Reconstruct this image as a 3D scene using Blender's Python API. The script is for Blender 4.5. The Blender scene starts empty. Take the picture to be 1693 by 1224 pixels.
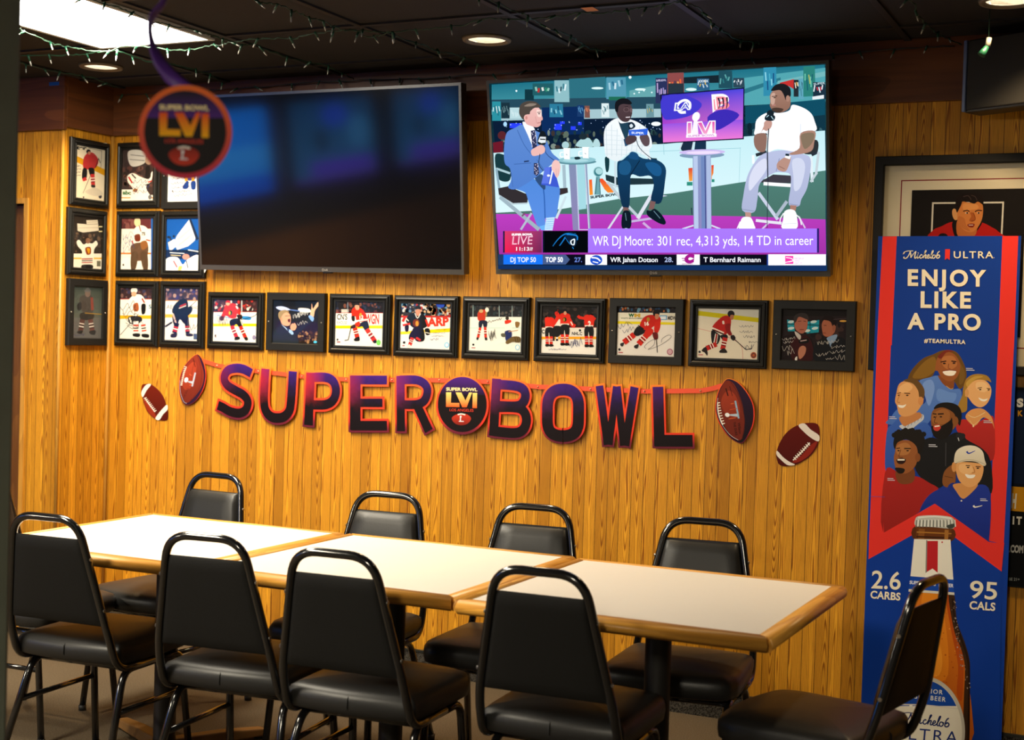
import bpy, bmesh, math, random
from mathutils import Vector, Matrix, Euler

sc = bpy.context.scene
COL = sc.collection
PI = math.pi

# ---------------------------------------------------------------- camera
CAM = Vector((1.9175, -5.2833, 1.4819))
YAW, PITCH, ROLL, FPX = -0.4436, -0.0264, 0.0299, 2316.98
Fw = Vector((math.sin(YAW)*math.cos(PITCH), math.cos(YAW)*math.cos(PITCH), math.sin(PITCH)))
R0 = Vector((math.cos(YAW), -math.sin(YAW), 0)); U0 = R0.cross(Fw)
Rt = R0*math.cos(ROLL) + U0*math.sin(ROLL); Up = -R0*math.sin(ROLL) + U0*math.cos(ROLL)
cd = bpy.data.cameras.new('camera'); cam = bpy.data.objects.new('camera', cd); COL.objects.link(cam)
cam.matrix_world = Matrix(((Rt.x, Up.x, -Fw.x, CAM.x), (Rt.y, Up.y, -Fw.y, CAM.y), (Rt.z, Up.z, -Fw.z, CAM.z), (0, 0, 0, 1)))
cd.sensor_fit = 'HORIZONTAL'; cd.sensor_width = 36.0; cd.lens = 36.0*FPX/1693.0
cd.clip_start = 0.05; cd.clip_end = 60
cd.dof.use_dof = True; cd.dof.focus_distance = 5.1; cd.dof.aperture_fstop = 3.4
sc.camera = cam

# ---------------------------------------------------------------- world and exposure
w = bpy.data.worlds.new('room_ambience'); sc.world = w; w.use_nodes = True
w.node_tree.nodes['Background'].inputs[0].default_value = (1.0, 0.82, 0.62, 1)
w.node_tree.nodes['Background'].inputs[1].default_value = 0.06
sc.view_settings.view_transform = 'Standard'; sc.view_settings.look = 'None'
sc.view_settings.gamma = 1.0; sc.view_settings.exposure = 0.0; sc.view_settings.use_curve_mapping = False

CEIL = 2.60
CANS = [(-2.40, -0.49), (-0.508, -0.49), (1.382, -0.52)]
TROF = (-2.07, -1.535, -2.06, -0.857)        # x0 x1 y0 y1 of the ceiling light panel

def area_light(name, loc, sx, sy, power, col, parent=None, shape='RECTANGLE', spread=PI):
    ld = bpy.data.lights.new(name, 'AREA'); ld.shape = shape; ld.size = sx
    if shape in ('RECTANGLE', 'ELLIPSE'): ld.size_y = sy
    ld.energy = power; ld.color = col; ld.spread = spread
    o = bpy.data.objects.new(name, ld); COL.objects.link(o); o.location = loc
    if parent: o.parent = parent
    return o

# ---------------------------------------------------------------- materials
def lin(c):
    return c/12.92 if c <= 0.04045 else ((c+0.055)/1.055)**2.4
def hexc(h):
    h = h.lstrip('#')
    return tuple(lin(int(h[i:i+2], 16)/255) for i in (0, 2, 4))
def mat(name, col, rough=0.5, metal=0.0, coat=0.0, spec=0.5, bump=None):
    m = bpy.data.materials.new(name); m.use_nodes = True
    nt = m.node_tree; b = nt.nodes['Principled BSDF']
    if isinstance(col, str): col = hexc(col)
    b.inputs['Base Color'].default_value = (*col, 1); b.inputs['Roughness'].default_value = rough
    b.inputs['Metallic'].default_value = metal; b.inputs['Coat Weight'].default_value = coat
    b.inputs['Coat Roughness'].default_value = 0.08
    b.inputs['Specular IOR Level'].default_value = spec
    tc = nt.nodes.new('ShaderNodeTexCoord'); nz = nt.nodes.new('ShaderNodeTexNoise')
    nt.links.new(tc.outputs['Object'], nz.inputs['Vector'])
    nz.inputs['Scale'].default_value = bump[0] if bump else 30.0
    nz.inputs['Detail'].default_value = 4
    # slight natural variation of the base colour
    mx = nt.nodes.new('ShaderNodeMix'); mx.data_type = 'RGBA'; mx.blend_type = 'MULTIPLY'
    mx.inputs['Factor'].default_value = bump[2] if bump and len(bump) > 2 else 0.12
    mx.inputs['A'].default_value = (*col, 1)
    if bump and len(bump) > 3:     # strong speckle (carpet pile)
        rp = nt.nodes.new('ShaderNodeValToRGB'); e = rp.color_ramp.elements
        e[0].position = 0.5-bump[3]; e[0].color = (0.05, 0.05, 0.05, 1); e[1].position = 0.5+bump[3]; e[1].color = (1, 1, 1, 1)
        nt.links.new(nz.outputs['Fac'], rp.inputs[0]); nt.links.new(rp.outputs[0], mx.inputs['B'])
    else: nt.links.new(nz.outputs['Fac'], mx.inputs['B'])
    nt.links.new(mx.outputs['Result'], b.inputs['Base Color'])
    if bump:
        bp = nt.nodes.new('ShaderNodeBump'); bp.inputs['Strength'].default_value = bump[1]; bp.inputs['Distance'].default_value = 0.002
        nt.links.new(nz.outputs['Fac'], bp.inputs['Height']); nt.links.new(bp.outputs['Normal'], b.inputs['Normal'])
    return m
def emis(name, col, strength, sampling='AUTO'):
    m = bpy.data.materials.new(name); m.use_nodes = True
    nt = m.node_tree; nt.nodes.remove(nt.nodes['Principled BSDF'])
    e = nt.nodes.new('ShaderNodeEmission'); e.inputs[0].default_value = (*col, 1); e.inputs[1].default_value = strength
    nt.links.new(e.outputs[0], nt.nodes['Material Output'].inputs[0])
    m.cycles.emission_sampling = sampling
    return m

class NG:
    """tiny helper for building node trees"""
    def __init__(s, nt): s.nt = nt
    def n(s, t, **k):
        x = s.nt.nodes.new(t)
        for a, v in k.items(): setattr(x, a, v)
        return x
    def l(s, a, b): s.nt.links.new(a, b)
    def m(s, op, a, b=None, c=None, clamp=False):
        x = s.n('ShaderNodeMath', operation=op); x.use_clamp = clamp
        for i, v in enumerate((a, b, c)):
            if v is None: continue
            if isinstance(v, (int, float)): x.inputs[i].default_value = v
            else: s.l(v, x.inputs[i])
        return x.outputs[0]
    def comb(s, x, y, z):
        c = s.n('ShaderNodeCombineXYZ')
        for i, v in enumerate((x, y, z)):
            if isinstance(v, (int, float)): c.inputs[i].default_value = v
            else: s.l(v, c.inputs[i])
        return c.outputs[0]
    def noise(s, vec, scale=1.0, detail=1.0, rough=0.5):
        x = s.n('ShaderNodeTexNoise'); x.inputs['Scale'].default_value = scale; x.inputs['Detail'].default_value = detail
        x.inputs['Roughness'].default_value = rough; s.l(vec, x.inputs['Vector']); return x.outputs['Fac']
    def ramp(s, fac, stops, interp='LINEAR'):
        r = s.n('ShaderNodeValToRGB'); e = r.color_ramp.elements; r.color_ramp.interpolation = interp
        while len(e) < len(stops): e.new(0.5)
        for k, (p, c) in enumerate(stops): e[k].position = p; e[k].color = (*c, 1) if len(c) == 3 else c
        s.l(fac, r.inputs[0]); return r.outputs[0]
    def mix(s, f, a, b, blend='MIX'):
        x = s.n('ShaderNodeMix', data_type='RGBA', blend_type=blend)
        for i, v in (('Factor', f), ('A', a), ('B', b)):
            if isinstance(v, (int, float)): x.inputs[i].default_value = v
            elif isinstance(v, tuple): x.inputs[i].default_value = (*v, 1)
            else: s.l(v, x.inputs[i])
        return x.outputs['Result']

def panel_wood(name, axis, light, dark, groove, plank=0.0508, rough=0.42):
    """v-grooved wood paneling: every plank has its own cathedral grain"""
    m = bpy.data.materials.new(name); m.use_nodes = True; g = NG(m.node_tree); b = m.node_tree.nodes['Principled BSDF']
    geo = g.n('ShaderNodeNewGeometry'); sp = g.n('ShaderNodeSeparateXYZ'); g.l(geo.outputs['Position'], sp.inputs[0])
    u, z = sp.outputs[axis], sp.outputs[2]
    t = g.m('DIVIDE', g.m('ADD', u, 20.013), plank)
    pid = g.m('FLOOR', t); fr = g.m('FRACT', t)
    wn = g.n('ShaderNodeTexWhiteNoise', noise_dimensions='1D'); g.l(pid, wn.inputs['W'])
    rnd = wn.outputs['Value']
    wn2 = g.n('ShaderNodeTexWhiteNoise', noise_dimensions='1D'); g.l(g.m('ADD', pid, 77.7), wn2.inputs['W'])
    r2 = wn2.outputs['Value']
    # centre of the cathedral wanders over the plank
    cen = g.m('ADD', g.m('MULTIPLY', g.m('SUBTRACT', r2, 0.5), 0.7), 0.5)
    wob = g.m('MULTIPLY', g.m('SUBTRACT', g.noise(g.comb(g.m('MULTIPLY', rnd, 91.0), g.m('MULTIPLY', z, 3.0), 3.0), 1.0, 1.0), 0.5), 0.5)
    du = g.m('SUBTRACT', fr, g.m('ADD', cen, wob))
    par = g.m('MULTIPLY', g.m('MULTIPLY', du, du), 28.0)
    arch = g.m('MULTIPLY', g.noise(g.comb(g.m('MULTIPLY', rnd, 57.0), g.m('MULTIPLY', z, 0.55), 9.0), 1.0, 0.4), 50.0)
    amt = g.m('GREATER_THAN', r2, 0.33)
    arch = g.m('MULTIPLY', arch, g.m('ADD', g.m('MULTIPLY', amt, 0.85), 0.15))
    fine = g.m('MULTIPLY', g.noise(g.comb(g.m('MULTIPLY', u, 60.0), g.m('MULTIPLY', z, 3.5), rnd), 1.0, 1.5), 1.3)
    side = g.m('MULTIPLY', g.m('MULTIPLY', g.m('SUBTRACT', 1.0, amt), fr), 7.0)
    ring = g.m('FRACT', g.m('ADD', g.m('ADD', par, arch), g.m('ADD', fine, side)))
    line = g.ramp(ring, [(0.0, (0.1, 0.1, 0.1)), (0.15, (0, 0, 0)), (0.5, (0.10, 0.10, 0.10)), (0.72, (0.85, 0.85, 0.85)), (0.86, (1, 1, 1)), (1.0, (0.1, 0.1, 0.1))])
    c = g.mix(line, light, dark)
    pore = g.noise(g.comb(g.m('MULTIPLY', u, 420.0), g.m('MULTIPLY', z, 11.0), 0.0), 1.0, 2.0)
    c = g.mix(0.38, c, g.ramp(pore, [(0.32, (0.35, 0.3, 0.25)), (0.55, (1, 1, 1))]), 'MULTIPLY')
    tone = g.ramp(rnd, [(0.0, (0.66, 0.61, 0.56)), (0.5, (0.94, 0.93, 0.92)), (1.0, (1.0, 1.0, 1.0))])
    c = g.mix(1.0, c, tone, 'MULTIPLY')
    gm = g.m('LESS_THAN', fr, 0.042)
    c = g.mix(g.m('MULTIPLY', gm, 0.92), c, groove)
    g.l(c, b.inputs['Base Color']); b.inputs['Roughness'].default_value = rough
    b.inputs['Specular IOR Level'].default_value = 0.3
    bp = g.n('ShaderNodeBump'); bp.inputs['Strength'].default_value = 0.35; bp.inputs['Distance'].default_value = 0.002
    g.l(g.m('SUBTRACT', 1.0, gm), bp.inputs['Height']); g.l(bp.outputs[0], b.inputs['Normal'])
    return m

def board_wood(name, axis, light, dark, rough=0.35, scale=1.0, coat=0.2):
    """long grain along the given object axis"""
    m = bpy.data.materials.new(name); m.use_nodes = True; g = NG(m.node_tree); b = m.node_tree.nodes['Principled BSDF']
    tc = g.n('ShaderNodeTexCoord'); sp = g.n('ShaderNodeSeparateXYZ'); g.l(tc.outputs['Object'], sp.inputs[0])
    k = [60.0*scale]*3; k[axis] = 3.0*scale
    v = g.comb(*[g.m('MULTIPLY', sp.outputs[i], k[i]) for i in range(3)])
    n1 = g.noise(v, 1.0, 3.0); k2 = [9*scale]*3; k2[axis] = 0.8*scale
    v2 = g.comb(*[g.m('MULTIPLY', sp.outputs[i], k2[i]) for i in range(3)])
    ring = g.m('FRACT', g.m('MULTIPLY', g.noise(v2, 1.0, 1.0), 9.0))
    c = g.mix(g.m('MULTIPLY', ring, 0.6), light, dark)
    c = g.mix(0.55, c, g.ramp(n1, [(0.35, (0.55, 0.5, 0.42)), (0.6, (1, 1, 1))]), 'MULTIPLY')
    g.l(c, b.inputs['Base Color']); b.inputs['Roughness'].default_value = rough; b.inputs['Coat Weight'].default_value = coat
    return m

AMB, AMD, GRV = (0.84, 0.395, 0.026), (0.34, 0.105, 0.005), (0.05, 0.018, 0.003)
M_WALLX = panel_wood('honey_wood_paneling', 0, AMB, AMD, GRV)
M_WALLY = panel_wood('honey_wood_paneling_return', 1, AMB, AMD, GRV)
M_WALLFAR = panel_wood('brown_wood_wainscot', 1, (0.5, 0.20, 0.05), (0.28, 0.10, 0.02), GRV)
M_BEAM = board_wood('reddish_stained_board', 0, (0.17, 0.052, 0.012), (0.07, 0.018, 0.005), 0.45, 0.8, 0.05)
M_BEAMY = board_wood('reddish_stained_board_return', 1, (0.17, 0.052, 0.012), (0.07, 0.018, 0.005), 0.45, 0.8, 0.05)
M_TRIMV = board_wood('honey_trim', 2, (0.66, 0.33, 0.055), (0.42, 0.18, 0.025), 0.35)
M_OAKX = board_wood('oak_edge_x', 0, (0.76, 0.38, 0.06), (0.46, 0.18, 0.02), 0.42, 1.3, 0.0)
M_OAKY = board_wood('oak_edge_y', 1, (0.76, 0.38, 0.06), (0.46, 0.18, 0.02), 0.42, 1.3, 0.0)
M_DOOR = board_wood('brown_door_veneer', 2, (0.26, 0.10, 0.02), (0.15, 0.05, 0.01), 0.4, 0.8)
M_LAM = mat('white_laminate', (0.80, 0.77, 0.71), 0.45, bump=(60, 0.02, 0.03))
M_CEIL = mat('black_ceiling_tile', (0.015, 0.0125, 0.011), 0.85, bump=(140, 0.5, 0.5))
M_CEILGRID = mat('black_ceiling_grid', (0.014, 0.012, 0.0105), 0.6)
M_CARPET = mat('brown_grey_carpet', (0.15, 0.115, 0.075), 0.95, spec=0.1, bump=(260, 0.9, 0.75, 0.22))
M_BASE = mat('speckled_carpet_base', (0.11, 0.10, 0.085), 0.95, spec=0.1, bump=(230, 0.9, 0.95, 0.12))
M_BASECAP = mat('dark_vinyl_cap', (0.018, 0.022, 0.02), 0.4)
M_VINYL = mat('black_vinyl', (0.016, 0.016, 0.016), 0.42, spec=0.4, bump=(160, 0.12, 0.2))
M_VINYLBACK = mat('black_vinyl_dull', (0.009, 0.009, 0.0085), 0.6, spec=0.2, bump=(220, 0.2, 0.3))
M_TUBE = mat('black_gloss_enamel', (0.008, 0.008, 0.009), 0.16, spec=0.7, coat=0.4)
M_SEAM = mat('seat_seam', (0.005, 0.005, 0.005), 0.7)
M_STEEL = mat('screw_steel', (0.55, 0.53, 0.5), 0.3, 1.0)
M_GLIDE = mat('plastic_glide', (0.02, 0.02, 0.02), 0.5)
M_PED = mat('pedestal_black', (0.012, 0.011, 0.010), 0.5)
M_BASEARM = mat('pedestal_foot_bronze', (0.20, 0.10, 0.03), 0.5)
M_FRAMEB = mat('frame_black', (0.010, 0.010, 0.0095), 0.34, spec=0.3)
M_FRAMEF = mat('frame_flat_black', (0.011, 0.011, 0.011), 0.5, spec=0.22)
M_TVC = mat('tv_casing', (0.018, 0.017, 0.017), 0.28, spec=0.6)
M_TVEDGE = mat('tv_bezel_edge', (0.05, 0.048, 0.046), 0.22, spec=0.7)
M_PILLAR = mat('dark_green_grey_post', (0.22, 0.26, 0.205), 0.7, bump=(6, 0.1, 0.5))
M_SPEAK = mat('speaker_grille_grey', (0.02, 0.018, 0.015), 0.8, bump=(500, 0.4, 0.4))
M_SPEAKC = mat('speaker_cabinet', (0.02, 0.018, 0.018), 0.4)
M_BLUELITEDGE = mat('painted_blue_lit_edge', (0.10, 0.14, 0.26), 0.4)  # blue television light on the cabinet edge, put into the base colour
M_WIRE = mat('green_wire', (0.012, 0.055, 0.028), 0.5)
M_SOCK = mat('green_socket', (0.008, 0.07, 0.038), 0.4)
M_BULB = mat('clear_bulb_glass', (0.55, 0.56, 0.52), 0.12, spec=0.8)
M_CANTRIM = mat('lamp_trim_ring', (0.22, 0.17, 0.11), 0.4)
M_TROFF = mat('troffer_white_frame', (0.62, 0.60, 0.55), 0.4)
M_LENS = emis('fluorescent_lens', (1.0, 0.97, 0.93), 9.0, 'NONE')
M_CANLENS = emis('warm_lamp_lens', (1.0, 0.83, 0.58), 3.0, 'NONE')
M_FARWALL = mat('far_wall_dark', (0.03, 0.024, 0.018), 0.8)

def attr_mat(name, emit=0.0, rough=0.45, spec=0.4):
    m = bpy.data.materials.new(name); m.use_nodes = True; g = NG(m.node_tree); b = m.node_tree.nodes['Principled BSDF']
    a = g.n('ShaderNodeAttribute'); a.attribute_name = 'Col'
    nz = g.n('ShaderNodeTexCoord')
    if emit:
        m.node_tree.nodes.remove(b); e = g.n('ShaderNodeEmission'); e.inputs[1].default_value = emit
        g.l(a.outputs['Color'], e.inputs[0]); g.l(e.outputs[0], m.node_tree.nodes['Material Output'].inputs[0])
        m.cycles.emission_sampling = 'NONE'
    else:
        g.l(a.outputs['Color'], b.inputs['Base Color']); b.inputs['Roughness'].default_value = rough
        b.inputs['Specular IOR Level'].default_value = spec
    return m
M_PRINT = attr_mat('printed_paper', 0, 0.55, 0.12)
M_POSTER = attr_mat('printed_poster_board', 0, 0.4, 0.2)
M_SCREEN = attr_mat('lit_screen', 1.12)
M_FARSCREEN = attr_mat('lit_far_screen', 8.0)

def glass_pane(name, rough=0.02, amount=1.0):
    m = bpy.data.materials.new(name); m.use_nodes = True; g = NG(m.node_tree)
    m.node_tree.nodes.remove(m.node_tree.nodes['Principled BSDF'])
    t = g.n('ShaderNodeBsdfTransparent'); gl = g.n('ShaderNodeBsdfGlossy'); gl.inputs['Roughness'].default_value = rough
    fr = g.n('ShaderNodeFresnel'); fr.inputs['IOR'].default_value = 1.45
    mx = g.n('ShaderNodeMixShader'); g.l(g.m('MULTIPLY', fr.outputs[0], amount), mx.inputs[0])
    g.l(t.outputs[0], mx.inputs[1]); g.l(gl.outputs[0], mx.inputs[2])
    g.l(mx.outputs[0], m.node_tree.nodes['Material Output'].inputs[0])
    return m
M_GLASS = glass_pane('picture_glass', 0.02, 0.4)
# a switched-off panel: black with a smooth glossy face
M_OFFSCREEN = mat('dark_glass_screen', (0.004, 0.004, 0.005), 0.07, spec=0.55, coat=0.0)

# ---------------------------------------------------------------- object helpers
def obj(name, bm, m, parent=None, smooth=False, loc=None):
    me = bpy.data.meshes.new(name); bm.normal_update(); bm.to_mesh(me); bm.free()
    for mm in (m if isinstance(m, (list, tuple)) else [m]): me.materials.append(mm)
    if smooth:
        for p in me.polygons: p.use_smooth = True
    o = bpy.data.objects.new(name, me); COL.objects.link(o)
    if parent is not None: o.parent = parent
    if loc is not None: o.location = loc
    return o
def tag(o, label=None, cat=None, group=None, kind=None):
    if label: o['label'] = label
    if cat: o['category'] = cat
    if group: o['group'] = group
    if kind: o['kind'] = kind
    return o
def thing(name, label, cat, loc=(0, 0, 0), rot=(0, 0, 0), group=None):
    o = bpy.data.objects.new(name, None); COL.objects.link(o); o.empty_display_size = 0.1
    o.location = loc; o.rotation_euler = rot
    return tag(o, label, cat, group)
def struct(name, bm, m, parent=None):
    o = obj(name, bm, m, parent)
    if parent is None: o['kind'] = 'structure'
    return o
def box(bm, x0, x1, y0, y1, z0, z1, mi=0):
    v = [bm.verts.new(c) for c in ((x0, y0, z0), (x1, y0, z0), (x1, y1, z0), (x0, y1, z0), (x0, y0, z1), (x1, y0, z1), (x1, y1, z1), (x0, y1, z1))]
    fs = []
    for f in ((3, 2, 1, 0), (4, 5, 6, 7), (0, 1, 5, 4), (1, 2, 6, 5), (2, 3, 7, 6), (3, 0, 4, 7)):
        q = bm.faces.new([v[i] for i in f]); q.material_index = mi; fs.append(q)
    return fs
def boxed(x0, x1, y0, y1, z0, z1, bev=0.0, seg=2):
    bm = bmesh.new(); box(bm, x0, x1, y0, y1, z0, z1)
    if bev: bmesh.ops.bevel(bm, geom=bm.edges[:], offset=bev, segments=seg, profile=0.5, affect='EDGES')
    return bm
def spline(pts, n=6, closed=False):
    P = [Vector(p) for p in pts]; out = []; N = len(P)
    for i in range(N if closed else N-1):
        if closed: a, b, c, d = P[i-1], P[i], P[(i+1) % N], P[(i+2) % N]
        else: a, b, c, d = P[max(i-1, 0)], P[i], P[i+1], P[min(i+2, N-1)]
        for k in range(n):
            t = k/n
            out.append(0.5*((2*b) + (c-a)*t + (2*a-5*b+4*c-d)*t*t + (3*b-a-3*c+d)*t**3))
    if not closed: out.append(P[-1].copy())
    return out
def fillet(pts, r, n=6):
    """polyline with rounded corners"""
    P = [Vector(p) for p in pts]; out = [P[0]]
    for i in range(1, len(P)-1):
        a, b, c = P[i-1], P[i], P[i+1]
        ri = r[i-1] if isinstance(r, (list, tuple)) else r
        d1, d2 = (a-b), (c-b); l = min(ri, d1.length*0.49, d2.length*0.49)
        p, q = b+d1.normalized()*l, b+d2.normalized()*l
        for k in range(n+1):
            t = k/n; out.append(p*(1-t)**2 + b*2*t*(1-t) + q*t*t)
    out.append(P[-1]); return out
def tube(bm, pts, r, n=10, sq=0.0, cap=True, mi=0):
    """sweep a round (or rounded square) section along points; r may be a list"""
    P = [Vector(p) for p in pts]; rings = []; ref = None
    for i, p in enumerate(P):
        d = (P[min(i+1, len(P)-1)] - P[max(i-1, 0)]).normalized()
        if ref is None:
            ref = Vector((0, 0, 1)) if abs(d.z) < 0.9 else Vector((1, 0, 0))
        x = (ref - d*ref.dot(d))
        if x.length < 1e-4: x = d.orthogonal()
        x.normalize(); ref = x; y = d.cross(x); rr = r[i] if isinstance(r, (list, tuple)) else r
        ring = []
        for k in range(n):
            a = 2*PI*(k+0.5)/n; ca, sa = math.cos(a), math.sin(a); q = 1.0
            if sq: q = 1.0/max(abs(ca), abs(sa)); q = 1+(q-1)*sq
            ring.append(bm.verts.new(p + (x*ca + y*sa)*rr*q))
        rings.append(ring)
    for a, b in zip(rings, rings[1:]):
        for k in range(n):
            f = bm.faces.new((a[k], a[(k+1) % n], b[(k+1) % n], b[k])); f.material_index = mi; f.smooth = True
    if cap:
        f = bm.faces.new(rings[0][::-1]); f.material_index = mi; f = bm.faces.new(rings[-1]); f.material_index = mi
def lathe(bm, prof, n=32, c=(0, 0, 0), mi=0, axis='z'):
    rings = []
    for r, h in prof:
        ring = []
        for k in range(n):
            a = 2*PI*k/n
            if axis == 'z': p = (c[0]+r*math.cos(a), c[1]+r*math.sin(a), c[2]+h)
            else: p = (c[0]+r*math.cos(a), c[1]+h, c[2]+r*math.sin(a))
            ring.append(bm.verts.new(p))
        rings.append(ring)
    for a, b in zip(rings, rings[1:]):
        for k in range(n):
            f = bm.faces.new((a[k], a[(k+1) % n], b[(k+1) % n], b[k])); f.material_index = mi; f.smooth = True
    for r_, ring in ((prof[0][0], rings[0][::-1]), (prof[-1][0], rings[-1])):
        if r_ > 1e-6: bm.faces.new(ring).material_index = mi
    bmesh.ops.recalc_face_normals(bm, faces=bm.faces[:])
def prism(bm, outline, y0, y1, mi=0):
    """extrude a closed (x, z) outline between two y values"""
    a = [bm.verts.new((p[0], y0, p[1])) for p in outline]; b = [bm.verts.new((p[0], y1, p[1])) for p in outline]
    N = len(a)
    bm.faces.new(a).material_index = mi; bm.faces.new(b[::-1]).material_index = mi
    for k in range(N): bm.faces.new((a[k], b[k], b[(k+1) % N], a[(k+1) % N])).material_index = mi
def copy_tree(o, parent=None):
    c = o.copy(); COL.objects.link(c)
    if parent is not None: c.parent = parent
    for ch in list(o.children): copy_tree(ch, c)
    return c
def sub(o, lv=2, bev=None):
    m = o.modifiers.new('smooth', 'SUBSURF'); m.levels = lv; m.render_levels = lv
    return o
def bevmod(o, w, seg=2):
    m = o.modifiers.new('bevel', 'BEVEL'); m.width = w; m.segments = seg; m.limit_method = 'ANGLE'; m.angle_limit = 0.6
    return o
# ================================================================ the room
bm = bmesh.new(); box(bm, -7.4, 6.0, -13.0, 0.0, -0.05, 0.0); struct('floor', bm, M_CARPET)
bm = bmesh.new(); box(bm, -7.4, 6.0, -13.0, 0.0, CEIL, CEIL+0.05); struct('ceiling', bm, M_CEIL)
bm = bmesh.new(); box(bm, -2.76, 6.0, 0.0, 0.1, 0.0, CEIL); struct('wall_back', bm, M_WALLX)
bm = bmesh.new(); fs = box(bm, -2.86, -2.76, -0.33, 0.1, 0.0, CEIL); fs[2].material_index = 1; struct('wall_return', bm, [M_WALLY, M_WALLX])
# nearer wall left of the corner with a doorway in it
bm = bmesh.new(); box(bm, -2.965, -2.86, -0.33, -0.20, 0, CEIL); box(bm, -7.4, -3.95, -0.33, -0.20, 0, CEIL); box(bm, -3.95, -2.965, -0.33, -0.20, 2.02, CEIL)
struct('wall_left', bm, M_WALLX)
bm = bmesh.new(); box(bm, -3.95, -2.965, -0.235, -0.20, 0.0, 2.02); d1 = struct('door_1', bm, M_DOOR)
bm = bmesh.new(); box(bm, -2.985, -2.960, -0.337, -0.235, 0, 2.02); box(bm, -3.97, -2.960, -0.337, -0.235, 2.02, 2.045); struct('trim_1', bm, M_TRIMV)
bm = bmesh.new(); box(bm, -7.5, -7.4, -13.0, -0.2, 0.85, CEIL); box(bm, -7.5, -7.4, -13.0, -0.2, 0.0, 0.85, 1); struct('wall_far', bm, [M_FARWALL, M_WALLFAR])
# reddish board under the ceiling, following every wall face
bm = boxed(-2.758, 6.0, -0.022, 0.0, 2.37, CEIL, 0.002); struct('trim_2', bm, M_BEAM)
bm = boxed(-2.758, -2.738, -0.33, -0.022, 2.37, CEIL, 0.002); struct('trim_3', bm, M_BEAMY)
bm = boxed(-7.4, -2.738, -0.352, -0.33, 2.355, CEIL, 0.002); struct('trim_4', bm, M_BEAM)
# corner mouldings
bm = bmesh.new(); tube(bm, [(-2.752, -0.008, 0.1), (-2.752, -0.008, 2.37)], 0.009, 10); struct('trim_5', bm, M_TRIMV)
bm = bmesh.new(); tube(bm, [(-2.757, -0.332, 0.1), (-2.757, -0.332, 2.36)], 0.008, 10); struct('trim_6', bm, M_TRIMV)
# carpet base with a vinyl cap
bm = bmesh.new(); box(bm, -2.758, 6.0, -0.010, 0.0, 0.0, 0.094); box(bm, -2.758, 6.0, -0.013, 0.0, 0.094, 0.103, 1); struct('baseboard_back', bm, [M_BASE, M_BASECAP])
bm = bmesh.new(); box(bm, -2.758, -2.748, -0.33, -0.013, 0.0, 0.094); box(bm, -2.758, -2.745, -0.33, -0.013, 0.094, 0.103, 1); struct('baseboard_return', bm, [M_BASE, M_BASECAP])
bm = bmesh.new(); box(bm, -2.960, -2.758, -0.340, -0.33, 0.0, 0.094); box(bm, -2.960, -2.758, -0.343, -0.33, 0.094, 0.103, 1); struct('baseboard_left', bm, [M_BASE, M_BASECAP])
# suspended ceiling grid
bm = bmesh.new()
for k in range(-8, 14):
    x = -1.46 + 0.61*k
    if -7.3 < x < 5.9: box(bm, x-0.012, x+0.012, -12.9, -0.02, CEIL-0.008, CEIL)
for k in range(0, 20):
    y = -0.245 - 0.61*k
    box(bm, -7.3, 5.9, y-0.012, y+0.012, CEIL-0.0075, CEIL)
struct('trim_7', bm, M_CEILGRID)
# dark post close to the camera on the left
bm = boxed(-0.62, -0.266, -3.42, -3.093, 0.0, CEIL, 0.012); struct('trim_8', bm, M_PILLAR)

# ================================================================ lamps
def can_light(x, y, lab, power):
    t = thing('recessed_ceiling_light', lab, 'ceiling light', (x, y, CEIL), group='recessed can lights along the wall')
    bm = bmesh.new(); lathe(bm, [(0.073, -0.002), (0.078, -0.012), (0.092, -0.010), (0.096, 0.0)], 40); obj('trim_ring', bm, M_CANTRIM, t, True)
    bm = bmesh.new(); lathe(bm, [(0.0, -0.0015), (0.073, -0.002)], 40); obj('lens', bm, M_CANLENS, t, True)
    area_light('lamp', (0, 0, -0.012), 0.14, 0.14, power, (1.0, 0.72, 0.40), t, 'DISK', PI*0.62)
for (x, y), pw, lab in zip(CANS, (13, 10, 9), ('recessed round ceiling light nearest the corner left of the hanging disc',
                              'recessed round ceiling light above the gap between the two televisions',
                              'recessed round ceiling light at the top right corner of the photo')):
    can_light(x, y, lab, pw)
def light_panel(label, x0, x1, y0, y1, power):
    cx, cy = (x0+x1)/2, (y0+y1)/2
    t = thing('ceiling_light_panel', label, 'ceiling light', (cx, cy, CEIL))
    hx, hy = (x1-x0)/2, (y1-y0)/2
    bm = bmesh.new()
    for a, b, c, d in ((-hx-.018, -hx, -hy-.018, hy+.018), (hx, hx+.018, -hy-.018, hy+.018), (-hx, hx, -hy-.018, -hy), (-hx, hx, hy, hy+.018)): box(bm, a, b, c, d, -0.015, 0.0)
    obj('frame', bm, M_TROFF, t)
    bm = bmesh.new(); box(bm, -hx, hx, -hy, hy, -0.0125, -0.009); obj('lens', bm, M_LENS, t)
    area_light('lamp', (0, 0, -0.016), 2*hx, 2*hy, power, (1.0, 0.88, 0.66), t)
light_panel('bright white rectangular fluorescent panel set in the black ceiling', *TROF, 82)
light_panel('added unseen fill light panel nearer the middle of the room, out of the frame', -2.07, -1.535, -4.50, -3.30, 130)  # unseen panel added to light the left wall and photos from the front
light_panel('added unseen fill light panel behind the camera, out of the frame', 0.98, 1.515, -7.55, -6.35, 190)  # added front light for disc, prints and poster; no such panel is seen
light_panel('added unseen fill light panel over the far left of the room, out of the frame', -5.73, -5.195, -7.55, -6.35, 260)  # added out of view to brighten the far wall mirrored in the dark screen

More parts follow.
